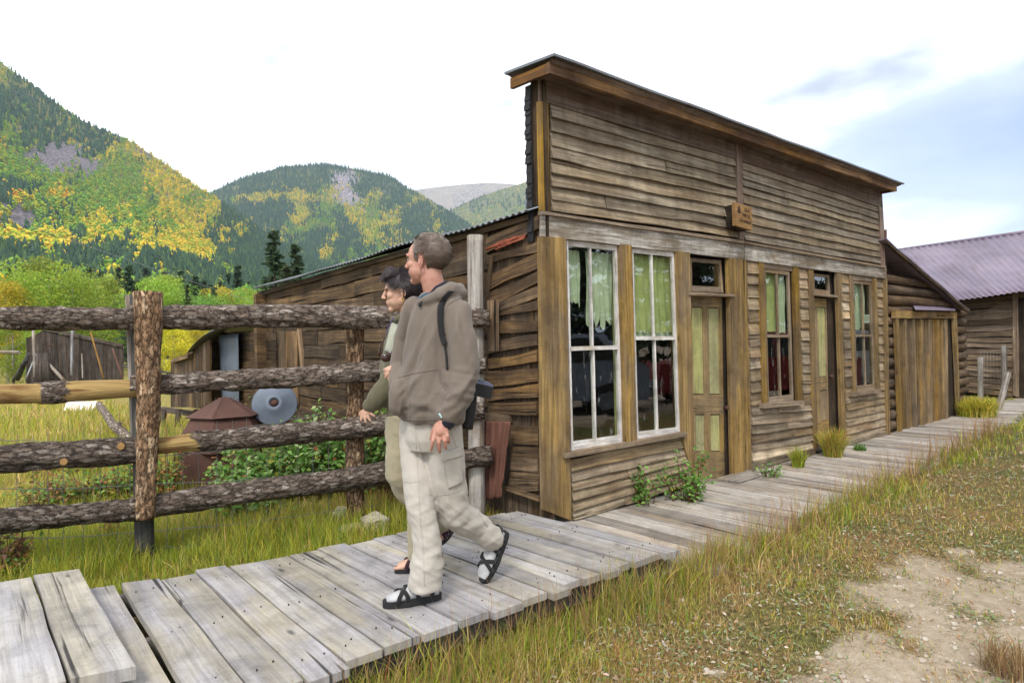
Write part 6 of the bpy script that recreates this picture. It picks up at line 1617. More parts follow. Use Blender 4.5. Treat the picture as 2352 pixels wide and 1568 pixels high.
def keepm(x, y, z):
    if x > .052: return False
    if x > .030: return z > .098 - .0 * y
    if x > .010: return z > .040
    if x > -.030: return z > .040 and True
    return z > -.062 - (.014 if x < -.05 else 0)
graym = lambda p: .25 + (.5 if p[0] > .0 and p[2] < .085 else 0) + max(0, min(.55, (p[2] - .07) * 9)) + (.1 if p[0] < -.09 else 0)
hair('hair', M['hairm'], MAN, MQ, MF, keepm, lambda p, d: (-.9, 0.1, -.55 if p[0] < -.02 else -.1), 6500, lambda p: .040, 1.0, .0035, 5, .0011, graym, 1.17, messy=.4)
# sideburn
hair('sideburn', M['hairm'], MAN, MQ, MF, lambda x, y, z: .012 < x < .034 and .012 < z < .05, lambda p, d: (0, 0, -1), 260, lambda p: .016, 1.0, .001, 6, .0009, lambda p: .8, 1.0, False)
# --- hoodie
def tor(px0, px1, py, Y, b, dx=0):
    hw = (px1 - px0) / 2 * Y / F; a = math.sqrt(max(hw ** 2 - (b * .77) ** 2, .004)) / .64; return (P((px0 + px1) / 2, py, Y), SV * a, WV * b)
rings = [tor(922, 1064, 968, 3.25, .125), tor(905, 1068, 950, 3.25, .135), tor(900, 1070, 915, 3.25, .145), tor(908, 1068, 880, 3.25, .145), tor(918, 1064, 845, 3.25, .135), tor(928, 1062, 795, 3.25, .13),
         tor(934, 1064, 750, 3.25, .125), tor(942, 1066, 715, 3.25, .115), tor(955, 1062, 692, 3.25, .10), tor(972, 1046, 674, 3.25, .085)]
hp = [('l', rings), ('c', [J(1046, 716, 3.17, .078), J(1055, 770, 3.13, .074), J(1064, 850, 3.11, .077), J(1050, 908, 3.075, .070), J(1030, 950, 3.06, .050)]),
      ('c', [J(955, 712, 3.36, .07), J(935, 780, 3.42, .068), J(924, 845, 3.40, .062), J(920, 885, 3.28, .062), J(922, 915, 3.22, .06)]), ('e', P(917, 912, 3.19), Vector((.056, 0, 0)), Vector((0, .06, 0)), Vector((0, 0, .10))),
      ('c', [J(968, 697, 3.20, .022), J(984, 689, 3.15, .028), J(1008, 676, 3.13, .033), J(1036, 668, 3.16, .040), J(1058, 674, 3.24, .046), J(1050, 672, 3.34, .045), J(1015, 672, 3.38, .036), J(980, 686, 3.34, .03), J(966, 697, 3.26, .022)])]
CRH = creases([([(927.6, 862.5), (962.7, 774.6), (986.2, 721.9)], 5, 0.01), ([(939.3, 886.0), (968.6, 856.7), (980.3, 803.9), (1006.7, 739.5)], 6, 0.0101), ([(915.8, 847.9), (939.3, 768.8), (951.0, 721.9)], 5, 0.0102), ([(907.1, 906.5), (939.3, 874.3), (951.0, 853.8)], 5, 0.008), ([(912.9, 956.3), (921.7, 912.3), (951.0, 871.3), (965.7, 833.2)], 5, 0.009), ([(951.0, 839.1), (980.3, 786.4)], 4, 0.007), ([(1046.2, 692.6), (1053.5, 765.8), (1071.1, 824.4)], 7, 0.011), ([(1024.2, 912.3), (1056.5, 894.8), (1085.8, 853.8)], 5, 0.012), ([(1012.5, 938.7), (1038.9, 924.1), (1068.2, 883.0)], 6, 0.01), ([(1033.0, 950.4), (1062.3, 927.0)], 5, 0.008), ([(1027.2, 798.1), (1030.7, 847.9), (1024.2, 897.7), (1009.6, 932.9)], 5, -0.014), ([(1009.6, 847.9), (1013.1, 877.2), (1024.2, 894.8)], 5, -0.012), ([(1009.6, 721.9), (1006.7, 780.5), (1003.7, 839.1)], 6, -0.006), ([(948.1, 739.5), (933.4, 803.9), (921.7, 845.0)], 5, -0.008), ([(968.6, 751.2), (951.0, 827.4), (939.3, 853.8)], 4, -0.007), ([(921.7, 932.9), (939.3, 921.1), (980.3, 927.0)], 7, 0.006), ([(939.3, 956.3), (962.7, 938.7), (1003.7, 947.5)], 6, -0.006), ([(997.9, 897.7), (980.3, 921.1), (956.9, 932.9)], 6, 0.005), ([(1056.5, 721.9), (1068.2, 780.5)], 5, -0.007), ([(1077.0, 809.8), (1085.8, 845.0)], 6, 0.006)])
def fold_h(co, n):
    q = co - P(1000, 800, 3.25); sx = q.dot(Vector((1, -.3, 0))); z = q.z
    lean = sx - .26 * z
    v = .024 * noise.noise((lean * 14, z * 1.4, q.y * 2)) + .004 * noise.noise((lean * 45, z * 7, q.y * 5))
    # sleeve gathers near the elbow and the cuff, blouse above the hem
    px = CX + F * co.x / co.y; py = CY - F * (co.z - H) / co.y
    if px > 1015 and 840 < py < 960: v += .008 * noise.noise((q.x * 14 + z * 26, z * 30, 4))
    if py > 900 and px < 1010: v += .010 * noise.noise((q.x * 12, z * 16 + q.x * 8, 8))
    # radiating creases from the pocket hand toward the far shoulder
    a = math.atan2(z + .20, sx + .10); rr = math.hypot(z + .2, sx + .1)
    return v * .7 + CRH(co, n)
ho = organic('hoodie', hp, .0075, 4, M['hoodie'], MAN, fold_h)
tb = bvh_of(ho)
organic('hood_lining', [('c', [J(988, 678, 3.16, .012), J(1004, 665, 3.15, .020), J(1024, 656, 3.18, .024), J(1038, 658, 3.25, .026), J(1030, 658, 3.33, .024), J(1000, 664, 3.35, .018)])], .005, 3, M['navy'], MAN)
organic('shirt_collar', [('c', [J(964, 690, 3.19, .010), J(972, 682, 3.165, .013), J(982, 677, 3.155, .012)]), ('c', [J(964, 690, 3.19, .010), J(966, 684, 3.25, .012)])], .004, 2, M['teal'], MAN)
mb = MB(); c = P(963, 697, 3.15); mb.tube([c, c + Vector((.006, -.004, -.014))], [.008, .007], 8); mb.tube([c + Vector((.004, 0, .004)), c + Vector((.02, -.005, .012)), c + Vector((.03, 0, .02))], .003, 6); mb.build('drawcord_toggle', M['web'], MAN)
organic('cuff', [('c', [J(1032, 966, 3.055, .036), J(1028, 970, 3.053, .036), J(1023, 974, 3.05, .034)])], .005, 2, M['navy'], MAN)
seam(tb, [(915, 868), (935, 861), (957, 856), (985, 851), (1009, 848)], .0022, 'pocket_seam', M['hoodie'], MAN, 30)
seam(tb, [(1009, 848), (1009, 862), (1013, 878), (1024, 896)], .003, 'pocket_edge', M['hoodie'], MAN, 30)
seam(tb, [(1060, 684), (1040, 692), (1026, 702), (1022, 730), (1024, 770)], .0022, 'shoulder_seam', M['hoodie'], MAN, 30)
seam(tb, [(922, 960), (950, 964), (1000, 963)], .0022, 'hem_seam', M['hoodie'], MAN, 24)
patch(tb, [(1008, 950), (1011, 948), (1017, 958), (1014, 960)], .003, .001, 'sleeve_tag', plain('pale_tag', (.45, .62, .64), .6), MAN, 4, 4)
# --- trousers
tr_ = [('l', [(P(990, 950, 3.27), SV * .160, WV * .115), (P(991, 975, 3.27), SV * .162, WV * .12), (P(990, 1005, 3.275), SV * .155, WV * .125), (P(990, 1030, 3.275), SV * .13, WV * .11)]),
       ('c', [J(952, 985, 3.33, .080), J(957, 1030, 3.31, .086), J(962, 1100, 3.25, .080), J(966, 1165, 3.21, .073), J(976, 1210, 3.19, .066), J(983, 1260, 3.18, .070), J(981, 1300, 3.17, .074)]), ('l', [(P(983, 1270, 3.18), WV * .074, SV * .070), (P(979, 1320, 3.17), WV * .082, SV * .074), (P(978, 1352, 3.17), WV * .088, SV * .078)]),
       ('c', [J(1022, 985, 3.23, .086), J(1024, 1040, 3.24, .094), J(1026, 1100, 3.26, .094), J(1036, 1150, 3.29, .092), J(1046, 1178, 3.31, .088), J(1070, 1195, 3.35, .078), J(1100, 1212, 3.41, .070), J(1128, 1236, 3.45, .066)])]
CRT = creases([([(930.1, 1155.9), (972.9, 1146.1)], 4.5, 0.009), ([(933.4, 1179.0), (959.7, 1172.4), (989.4, 1159.2)], 4.5, 0.0091), ([(943.2, 1202.1), (972.9, 1198.8), (1002.6, 1179.0)], 4.5, 0.0092), ([(953.1, 1225.1), (986.1, 1225.1), (1012.4, 1215.2)], 4.5, 0.0093), ([(956.4, 1251.5), (982.8, 1248.2), (1009.1, 1235.0)], 4.5, 0.0094), ([(949.8, 1277.9), (986.1, 1271.3), (1017.4, 1251.5)], 4.5, 0.01), ([(943.2, 1310.8), (972.9, 1304.2), (992.7, 1287.7)], 4.5, 0.008), ([(966.3, 1333.9), (992.7, 1327.3), (1015.7, 1310.8)], 4.5, 0.0081), ([(940.0, 1337.2), (959.7, 1340.5)], 4, 0.007), ([(920.2, 1027.4), (959.7, 1034.0)], 4, 0.007), ([(926.8, 1129.6), (959.7, 1132.9)], 4, 0.006), ([(1005.9, 1208.7), (1035.5, 1182.3), (1061.9, 1162.5)], 5, 0.01), ([(1019.0, 1215.2), (1055.3, 1198.8), (1088.2, 1179.0)], 5, 0.0101), ([(1045.4, 1216.9), (1088.2, 1203.7), (1117.9, 1188.9)], 5, 0.0102), ([(1071.8, 1235.0), (1104.7, 1218.5), (1140.9, 1205.4)], 5, 0.0103), ([(1098.1, 1254.8), (1131.1, 1236.7), (1154.1, 1226.8)], 5, 0.009), ([(1055.3, 1129.6), (1078.3, 1149.4), (1101.4, 1172.4)], 5, 0.008), ([(992.7, 1142.8), (1025.6, 1155.9), (1058.6, 1146.1)], 6, 0.007), ([(999.3, 1175.7), (1019.0, 1182.3), (1048.7, 1162.5)], 5, 0.008), ([(979.5, 1076.9), (999.3, 1103.2), (1005.9, 1129.6)], 6, 0.005), ([(1058.6, 1076.9), (1065.2, 1103.2), (1061.9, 1129.6)], 4, 0.006), ([(964.7, 1057.1), (968.0, 1149.4), (986.1, 1188.9)], 5, -0.01), ([(1002.6, 1169.1), (1005.9, 1198.8), (1012.4, 1215.2)], 5, -0.011), ([(972.9, 1231.7), (979.5, 1281.2)], 4, -0.005), ([(953.1, 974.7), (969.6, 1050.5)], 5, -0.008)])
def fold_t(co, n):
    px = CX + F * co.x / co.y; py = CY - F * (co.z - H) / co.y
    k = .35 + .9 * min(max((py - 1060) / 120, 0), 1)
    v = .007 * k * noise.noise((co.x * 9 + co.z * 12, co.y * 8, co.z * 17 - co.x * 14)) + .003 * k * noise.noise((co.x * 26, co.y * 20, co.z * 40 + co.x * 24))
    rd = noise.noise((co.x * 7 + 3, co.y * 7, co.z * 20 + co.x * 16)); v += .003 * k * (max(0, .35 - abs(rd)) / .35) ** 2
    v += .005 * (1 - k * .5) * noise.noise((co.x * 26 + co.z * 4, co.y * 20, co.z * 5))
    return v * .9 + .28 * CRT(co, n)
to = organic('trousers', tr_, .0065, 2, M['trouser'], MAN, fold_t); tt = bvh_of(to)
seamc = plain('trouser_seam', (.45, .41, .36), .9)
seam(tt, [(955, 1000), (958, 1060), (962, 1130), (966, 1200), (972, 1260), (975, 1345)], .0012, 'leg_seam', seamc, MAN, 40); seam(tt, [(928, 1106), (945, 1108), (966, 1104)], .0012, 'knee_seam', seamc, MAN, 16)
seam(tt, [(985, 1136), (1010, 1137), (1040, 1132), (1062, 1122)], .0012, 'knee_seam', seamc, MAN, 24); seam(tt, [(952, 975), (958, 1005), (968, 1040), (975, 1075)], .0012, 'fly_seam', seamc, MAN, 20)
seam(tt, [(1035, 985), (1046, 1020), (1058, 1060), (1066, 1100), (1072, 1135), (1090, 1165), (1120, 1210)], .0013, 'side_seam', seamc, MAN, 40)
patch(tt, [(1018, 1048), (1056, 1030), (1062, 1108), (1030, 1122)], .004, .004, 'cargo_pocket', M['trouser'], MAN, 16, 20, 3.2)
patch(tt, [(1014, 1040), (1058, 1024), (1060, 1046), (1018, 1058)], .009, .004, 'pocket_flap', M['trouser'], MAN, 16, 8, 3.2)
# --- feet in socks, sandals
def foot(toe, heel, up, parent, mats, ankle, nm='sock', wide=.047, toes=False):
    d = (toe - heel); L = d.length; d.normalize(); up = (up - d * up.dot(d)).normalized(); sd = up.cross(d)
    R = []
    for t, h, w_, z in ((.02, .028, .026, .040), (.12, .036, .033, .045), (.30, .038, .034, .048), (.50, .032, .038, .040), (.72, .024, .045, .030), (.88, .017, .042, .023), (.97, .012, .030, .018)):
        R.append((heel + d * L * t + up * (.026 + z * .75), sd * w_, up * h))
    pr = [('l', R), ('c', [(heel + d * L * .18 + up * .075, .034), (ankle, .038)])]
    if toes:
        for k in range(5): b = heel + d * L * (.84 - .02 * k) + sd * (.030 - .015 * k) * 1.0 + up * .038; pr.append(('c', [(b, .011), (b + d * (.045 - .006 * k), .0095 - .0008 * k)]))
    o = organic(nm, pr, .0042, 2, mats[0], parent)
    # sole
    S_ = []; 
    def outl(t): return .036 + .012 * math.sin(min(t * 1.2, 1) * math.pi * .9) * (1 if t > .4 else .4)
    mb = MB(); n = 22; T_, B_ = [], []
    for k in range(n):
        a = 2 * math.pi * k / n; ct, st = math.cos(a), math.sin(a); t = .5 + .54 * ct; w_ = wide * (abs(st) ** .75) * (1 if st > 0 else -1) * (1.0 if t > .45 else .82)
        base = heel + d * L * t + sd * w_; T_.append(mb.vert(base + up * (.030 + .006 * (t < .25) + .006 * (t > .9)))); B_.append(mb.vert(base + up * .002 - sd * w_ * .06))
    for k in range(n): j = (k + 1) % n; mb.face((B_[k], B_[j], T_[j], T_[k]), [(0, 0)] * 4, False)
    mb.face(T_, [(0, 0)] * n); mb.face(B_[::-1], [(0, 0)] * n)
    sn = mb.build('sandal', M['rubber'], parent)
    # straps: ribbons wrapping over the foot
    def strap(t0, t1, z=1.0):
        mb = MB(); pv = None
        for k in range(13):
            a = math.pi * k / 12; t = lerp(t0, t1, k / 12); cc = heel + d * L * t; 
            i = min(range(7), key=lambda q: abs((.02, .12, .30, .50, .72, .88, .97)[q] - t)); c_, A_, B2 = R[i]; c_ = heel + d * L * t + up * (c_ - heel).dot(up)
            rise = max(0, .34 - t) * .12
            q = c_ + sd * math.cos(a) * (A_.length + .005) + up * (math.sin(a) * (B2.length + .006 + rise) - (.02 if k in (0, 12) else 0)); a1, b1 = mb.vert(q - d * .011), mb.vert(q + d * .011)
            if pv: mb.face((pv[0], pv[1], b1, a1), [(0, 0)] * 4, True)
            pv = (a1, b1)
        o_ = mb.build('sandal_strap', mats[1], sn); m = o_.modifiers.new('t', 'SOLIDIFY'); m.thickness = .003
    strap(.60, .78); strap(.78, .52); strap(.42, .34); strap(.16, .22)
    mb = MB(); pv = None
    for k in range(9):
        a = -math.pi / 2 + math.pi * k / 8; q = heel + d * L * .10 + up * .078 + (-d * math.cos(a) * .045 + sd * math.sin(a) * .038); a1, b1 = mb.vert(q - up * .011), mb.vert(q + up * .011)
        if pv: mb.face((pv[0], pv[1], b1, a1), [(0, 0)] * 4, True)
        pv = (a1, b1)
    o_ = mb.build('heel_strap', mats[1], sn); m = o_.modifiers.new('t', 'SOLIDIFY'); m.thickness = .003
foot(toeM + UZ * .002, heelM + UZ * .002, UZ, MAN, (M['sock'], M['web']), P(984, 1340, 3.18))
tB = G(1116, 1337, .004); hB = P(1166, 1226, tB.y + .10)
foot(tB, hB, Vector((-.74, -.62, .1)), MAN, (M['sock'], M['web']), P(1128, 1238, 3.44))
# --- camera on its strap
CAMO = empty('camera_with_strap', P(1098, 885, 3.30), 'black and silver film camera with long lens hanging at the man hip', 'camera')
cc = P(1101, 893, 3.32); ax, ay = Vector((.75, .35, -.22)).normalized(), Vector((-.35, .90, .15)).normalized(); az = ax.cross(ay).normalized()
mb = MB(); mb.box(cc, ax * .055, ay * .048, az * .032, (1, 0, .5)); cb = mb.build('body', M['rubber'], CAMO)
mb = MB(); mb.box(cc + az * .036, ax * .050, ay * .046, az * .006); mb.build('top_plate', plain('blue_silver_plate', (.20, .24, .38), .3, .2, 5, .05, .5, .5), CAMO)
mb = MB(); q = cc + az * .043 - ay * .015 - ax * .01; mb.tube([q, q + az * .006], [.017, .016], 16); mb.tube([q + az * .006, q + az * .010], [.010, .009], 12); mb.build('dial', M['galv'], CAMO)
l0 = P(1084, 905, 3.31); l1 = P(1074, 984, 3.31); mb = MB(); mb.tube(resample([l0, l1], 9), [.026, .028, .028, .0295, .0295, .0285, .0285, .027, .027], 22, bump=0); mb.build('lens', M['rubber'], CAMO)
mb = MB(); c = P(1086, 905, 3.28); mb.box(c, Vector((.022, 0, .004)), Vector((0, .004, 0)), Vector((-.002, 0, .014))); mb.build('mount', M['galv'], CAMO)
def ribbon(name, pts, wid, mat, parent, bv=None, side=Vector((1, 0, 0)), off=.004, th=.002):
    mb = MB(); pv = None
    for i in range(40):
        t = i / 39 * (len(pts) - 1); j = min(int(t), len(pts) - 2); k = t - j; x, y, Y = [lerp(pts[j][q], pts[j + 1][q], k) for q in range(3)]
        h0, h1 = (hit(bv, x - wid / 2, y, off, Y), hit(bv, x + wid / 2, y, off, Y)) if bv else (P(x - wid / 2, y, Y), P(x + wid / 2, y, Y))
        a1, b1 = mb.vert(h0), mb.vert(h1)
        if pv: mb.face((pv[0], pv[1], b1, a1), [(0, 0)] * 4, True)
        pv = (a1, b1)
    o = mb.build(name, mat, parent); m = o.modifiers.new('t', 'SOLIDIFY'); m.thickness = th; return o
ribbon('strap', [(1036, 668, 3.1), (1022, 682, 3.1), (1013, 705, 3.1), (1012, 740, 3.1), (1016, 770, 3.1), (1022, 790, 3.1)], 15, M['web'], CAMO, tb)
ribbon('strap_tail', [(1022, 792, 3.1), (1026, 815, 3.1), (1028, 850, 3.1)], 6, M['web'], CAMO, tb)
ribbon('strap_back', [(1092, 856, 3.36), (1097, 876, 3.33)], 5, M['web'], CAMO, None)
# ================================================================ THE WOMAN
YW = 3.62
WM = empty('person', Vector((P(940, 1310, YW).x, YW, 0)), 'dark haired woman in an olive fleece walking arm in arm behind the man', 'person')
hw_ = P(924, 672, 3.62)
hl = [('c', [J(925, 850, 3.40, .024), J(914, 851, 3.37, .023), J(906, 852, 3.35, .022)]), ('c', [J(912, 862, 3.36, .020), J(906, 864, 3.35, .018)])]
for (a, b, c) in (((905, 846), (893, 850), (884, 857)), ((903, 852), (891, 858), (886, 866)), ((905, 858), (896, 866), (893, 872)), ((908, 865), (901, 872), (900, 876))):
    hl.append(('c', [J(*a, 3.345, .0092), J(*b, 3.33, .0088), J(*c, 3.345, .0075)]))
hl.append(('c', [J(905, 842, 3.36, .0095), J(895, 843, 3.34, .0085), J(883, 849, 3.335, .0075)]))
hr = [('c', [J(858, 928, 3.62, .022), J(848, 942, 3.62, .019), J(843, 948, 3.62, .018)])]
for a, b, c in (((838, 944), (832, 953), (829, 965)), ((842, 946), (838, 958), (840, 969)), ((846, 946), (845, 956), (851, 966)), ((850, 945), (853, 950), (860, 955)), ((836, 942), (829, 946), (826, 952))):
    hr.append(('c', [J(*a, 3.62, .0088), J(*b, 3.61, .0082), J(*c, 3.61, .007)]))
bw_ = [('c', [J(870, 905, 3.62, .04), J(900, 880, 3.66, .05), J(915, 760, 3.75, .05)]), ('c', [J(950, 765, 3.56, .035), J(950, 835, 3.47, .035), J(925, 850, 3.40, .026)]), ('l', [(P(930, 750, 3.66), SV * .09, WV * .06), (P(930, 960, 3.68), SV * .12, WV * .08)]),
       ('c', [J(928, 960, 3.68, .06), J(918, 1090, 3.62, .05), J(1015, 1205, 3.85, .035)]), ('c', [J(950, 960, 3.66, .06), J(958, 1120, 3.62, .045), J(958, 1290, 3.64, .03)])]
wh, WQ, WF_ = head('body', M['skinw'], WM, hw_, math.radians(180 + 4), math.radians(8), .95, P(940, 735, 3.65), female=True, body_prims=hl + hr + bw_)
eyes(WQ, WF_, WM, .95, closed=True)
organic('lips', [('e', WQ(.0985, 0, -.0405), WF_[0] * .007, WF_[1] * .018, WF_[2] * .004), ('e', WQ(.0955, 0, -.0555), WF_[0] * .007, WF_[1] * .016, WF_[2] * .005)], .0018, 1, M['lip'], WM)
def keepw(x, y, z):
    if x > .062: return False
    if x > .045: return z > .088
    if x > .018: return z > .052
    if x > -.012: return z > .030
    return z > -.075 - (.02 if x < -.04 else 0)
hair('hair', M['hairw'], WM, WQ, WF_, keepw, lambda p, d: (.9, .1, -.35) if p[0] > .0 else (-.35, .15, -.9), 6500, lambda p: .050, .95, .005, 15, .0013, lambda p: .25, 1.15, messy=1.1)
hair('fringe', M['hairw'], WM, WQ, WF_, lambda x, y, z: .0 < x < .062 and z > .085, lambda p, d: (1, .05, .35), 800, lambda p: .060, .95, .014, 16, .0012, lambda p: .6, 1.08, False, .9)
mb = MB(); c = WQ(-.004, .080, -.040)
for k in range(10): a, b = 6.28 * k / 10, 6.28 * (k + 1) / 10; mb.tube([c + Vector((.006 * math.cos(a), 0, .009 * math.sin(a) - .006)), c + Vector((.006 * math.cos(b), 0, .009 * math.sin(b) - .006))], .0018, 5)
mb.build('earring', M['gold'], WM)
jr = [('l', [tor(889, 985, 962, 3.68, .11), tor(884, 985, 900, 3.68, .115), tor(876, 985, 850, 3.66, .12), tor(882, 985, 800, 3.66, .115), tor(890, 985, 765, 3.66, .11), tor(900, 980, 740, 3.66, .09), tor(912, 960, 726, 3.66, .07)]),
      ('c', [J(903, 732, 3.62, .018), J(915, 731, 3.56, .022), J(935, 728, 3.55, .024), J(955, 724, 3.6, .026), J(950, 722, 3.72, .026), J(920, 725, 3.74, .022), J(905, 730, 3.68, .018)]),
      ('c', [J(900, 870, 3.66, .062), J(880, 900, 3.63, .062), J(864, 917, 3.62, .058), J(850, 930, 3.62, .044)]), ('c', [J(915, 770, 3.74, .07), J(900, 830, 3.74, .065), J(895, 875, 3.68, .06)]),
      ('c', [J(948, 760, 3.56, .07), J(950, 830, 3.48, .06), J(938, 850, 3.44, .045), J(930, 850, 3.42, .036)])]
wo_ = organic('jacket', jr, .0075, 3, M['olive'], WM, lambda co, n: .009 * noise.noise((co.x * 16 + co.z * 6, co.y * 10, co.z * 10)) + .004 * noise.noise((co.x * 40, co.y * 30, co.z * 26))); wb = bvh_of(wo_)
patch(wb, [(902, 740), (922, 744), (908, 812), (886, 806)], .006, .004, 'pale_shirt_panel', M['sage'], WM, 10, 14, 3.55)
seam(wb, [(921, 736), (915, 760), (908, 790), (903, 812)], .0028, 'zip', M['web'], WM, 20, .005, 3.55)
wp = organic('trousers', [('l', [(P(932, 950, 3.68), SV * .14, WV * .105), (P(932, 990, 3.68), SV * .14, WV * .11), (P(932, 1020, 3.68), SV * .12, WV * .10)]),
      ('c', [J(922, 985, 3.66, .080), J(918, 1040, 3.64, .084), J(918, 1090, 3.62, .080), J(938, 1130, 3.66, .068), J(975, 1170, 3.74, .06), J(1012, 1203, 3.83, .055)]),
      ('c', [J(950, 985, 3.66, .08), J(955, 1110, 3.62, .07), J(960, 1200, 3.62, .06), J(962, 1285, 3.64, .06)])], .0075, 3, M['wpants'], WM,
      lambda co, n: .007 * noise.noise((co.x * 14, co.y * 12, co.z * 14)) + .003 * noise.noise((co.x * 34, co.y * 26, co.z * 40)))
tW = G(910, 1316, 0); foot(tW, tW + Vector((.235, .05, 0)), UZ, WM, (M['skinw'], M['webw']), P(958, 1285, 3.64), 'bare_foot', .043, True)
tW2 = G(1008, 1262, .01); tW2.y = 3.86; tW2 = P(1010, 1252, 3.86); foot(tW2, P(1048, 1206, 3.95), Vector((-.6, -.6, .3)), WM, (M['skinw'], M['webw']), P(1018, 1205, 3.85), 'bare_foot', .04)
mb = MB(); c = P(897, 869, 3.325)
for k in range(10): a, b = 6.28 * k / 10, 6.28 * (k + 1) / 10; mb.tube([c + Vector((.007 * math.cos(a), .007 * math.sin(a), .003 * math.cos(a))), c + Vector((.007 * math.cos(b), .007 * math.sin(b), .003 * math.cos(b)))], .0016, 5)
mb.build('wedding_ring', M['gold'], WM)
# --- sunglasses hanging on cords
SG_ = empty('sunglasses', P(882, 822, 3.5), 'tortoiseshell sunglasses hanging on purple cords at the woman chest', 'sunglasses')
shell_ = plain('tortoiseshell', (.05, .02, .015), .2, .5, 60, 0, .5); cord = plain('purple_cord', (.10, .07, .20), .8)
for q, nm in (((886, 822), 'lens'), ((899, 815), 'lens')):
    c = P(*q, 3.485); organic(nm, [('e', c, Vector((.027, .004, -.004)), Vector((0, .009, 0)), Vector((.004, 0, .022)))], .003, 1, shell_, SG_)
for pts in ([(870, 818), (874, 795), (888, 768)], [(901, 812), (905, 795), (912, 782)]):
    mb = MB(); mb.tube(resample([P(*q, 3.49) for q in pts], 8), [.007, .007, .006, .005, .004, .004, .0035, .003], 6); mb.build('temple', shell_, SG_)
for pts in ([(888, 768), (892, 750), (905, 728)], [(912, 782), (922, 755), (930, 726)]):
    mb = MB(); mb.tube(resample([P(*q, 3.50) for q in pts], 8), .0028, 5); mb.build('cord', cord, SG_)
# ================================================================ VEGETATION
rg = np.random.default_rng(99)
def vn(x, y, s, seed):
    """value noise, -1..1"""
    x = x / s; y = y / s; xi = np.floor(x).astype(int); yi = np.floor(y).astype(int); fx = x - xi; fy = y - yi; fx = fx * fx * (3 - 2 * fx); fy = fy * fy * (3 - 2 * fy)
    h = lambda a, b: (np.sin(a * 127.1 + b * 311.7 + seed * 17.3) * 43758.5453) % 1
    return 2 * ((h(xi, yi) * (1 - fx) + h(xi + 1, yi) * fx) * (1 - fy) + (h(xi, yi + 1) * (1 - fx) + h(xi + 1, yi + 1) * fx) * fy) - 1
g = NG('grass_blades'); cc_, _, _, _ = g.tone(); tl = g.n('BsdfTranslucent'); g.put(tl.inputs['Color'], cc_); g.put(g.b.inputs['Base Color'], cc_); g.b.inputs['Roughness'].default_value = .55; g.b.inputs['Specular IOR Level'].default_value = .25
ms = g.n('MixShader'); ms.inputs[0].default_value = .35; g.put(ms.inputs[1], g.b.outputs[0]); g.put(ms.inputs[2], tl.outputs[0]); g.nt.links.new(ms.outputs[0], g.out.inputs['Surface']); M['grass'] = g.m
def blades(name, base, h, col, wid, lean=.5, label=None, parent=None, tipc=None, kind='stuff', cat='grass', curl=1.0):
    n = len(base); a = rg.uniform(0, 6.2832, n); ln = rg.uniform(.1, 1, n) * lean; d = np.stack([np.cos(a), np.sin(a), np.zeros(n)], 1); sd = np.stack([-np.sin(a + rg.normal(0, .7, n)), np.cos(a), np.zeros(n)], 1)
    V = []; C = []
    tipc = col * np.array([1.25, 1.08, .9]) if tipc is None else tipc
    for k, (t, w_) in enumerate(((0, 1), (.35, .85), (.7, .55), (1, 0))):
        c = base + d * (h * ln * t ** (1 + curl))[:, None] + np.array([0, 0, 1]) * (h * t * (1 - .25 * ln * t))[:, None]; cc = col * (1 - t) + tipc * t
        if k < 3: V += [c - sd * (wid * w_)[:, None], c + sd * (wid * w_)[:, None]]; C += [cc, cc]
        else: V.append(c); C.append(cc)
    V = np.stack(V, 1).reshape(-1, 3); C = np.stack(C, 1).reshape(-1, 3)
    T = np.array([(0, 1, 3), (0, 3, 2), (2, 3, 5), (2, 5, 4), (4, 5, 6)]); Fc = (T[None] + (np.arange(n) * 7)[:, None, None]).reshape(-1, 3)
    o = npmesh(name, V, Fc, M['grass'], parent, tone=C)
    if label: tag(o, label, cat, kind=kind)
    return o
def leaves(C, Nn, sz, col, fold=.25, asp=.55):
    n = len(C); a = rg.normal(size=(n, 3)); t = np.cross(Nn, a); t /= np.linalg.norm(t, axis=1)[:, None] + 1e-9; b = np.cross(Nn, t); s = sz[:, None]
    q = np.stack([C - t * s, C + b * s * asp + Nn * s * fold - t * s * .15, C + t * s, C - b * s * asp + Nn * s * fold - t * s * .15], 1).reshape(-1, 3)
    T = np.array([(0, 2, 1), (0, 3, 2)]); return q, (T[None] + (np.arange(n) * 4)[:, None, None]).reshape(-1, 3), np.repeat(col, 4, 0)
def inv_ground(px, py, z=-.2):
    x = (px - CX) / F; y = -(py - CY) / F; rx = CR.x * x + CU.x * y; rz = CR.z * x + CU.z * y; t = (z - H) / rz; return rx * t, t
def so_(x, y): return (x - F0.x) * DV.x + (y - F0.y) * DV.y, (x - F0.x) * NV.x + (y - F0.y) * NV.y
def sg_(x, y, a, d): return (x - a.x) * d.y - (y - a.y) * d.x
def masks(x, y):
    s, o = so_(x, y); sb = sg_(x, y, E1, bdir); sf = sg_(x, y, E0, fdir); sw = sg_(x, y, WF0, wfd); se = float((E0 - F0).dot(DV))
    plat = (sb > -.04) & (sf < .02) & (s < se + .02); walk = (o > -.05) & (sw < -.02) & (s > -.25); house = (o < .0) & (s > frame_s(SW0) - .02) & (s < 10.0)
    return s, o, sb, sf, sw, plat | walk | house
zs = lambda x, y: np.array([gh(a, b) for a, b in zip(x, y)])
def pick(cols, w, n):
    i = rg.choice(len(cols), n, p=np.array(w) / sum(w)); c = np.array(cols)[i] * rg.uniform(.7, 1.3, (n, 1)); c[:, 0] *= rg.uniform(.85, 1.18, n); return c
G1, G2, G3, T1, T2, T3, R1 = (.14, .24, .035), (.27, .36, .04), (.42, .42, .06), (.48, .37, .16), (.60, .49, .28), (.34, .23, .09), (.33, .12, .07)
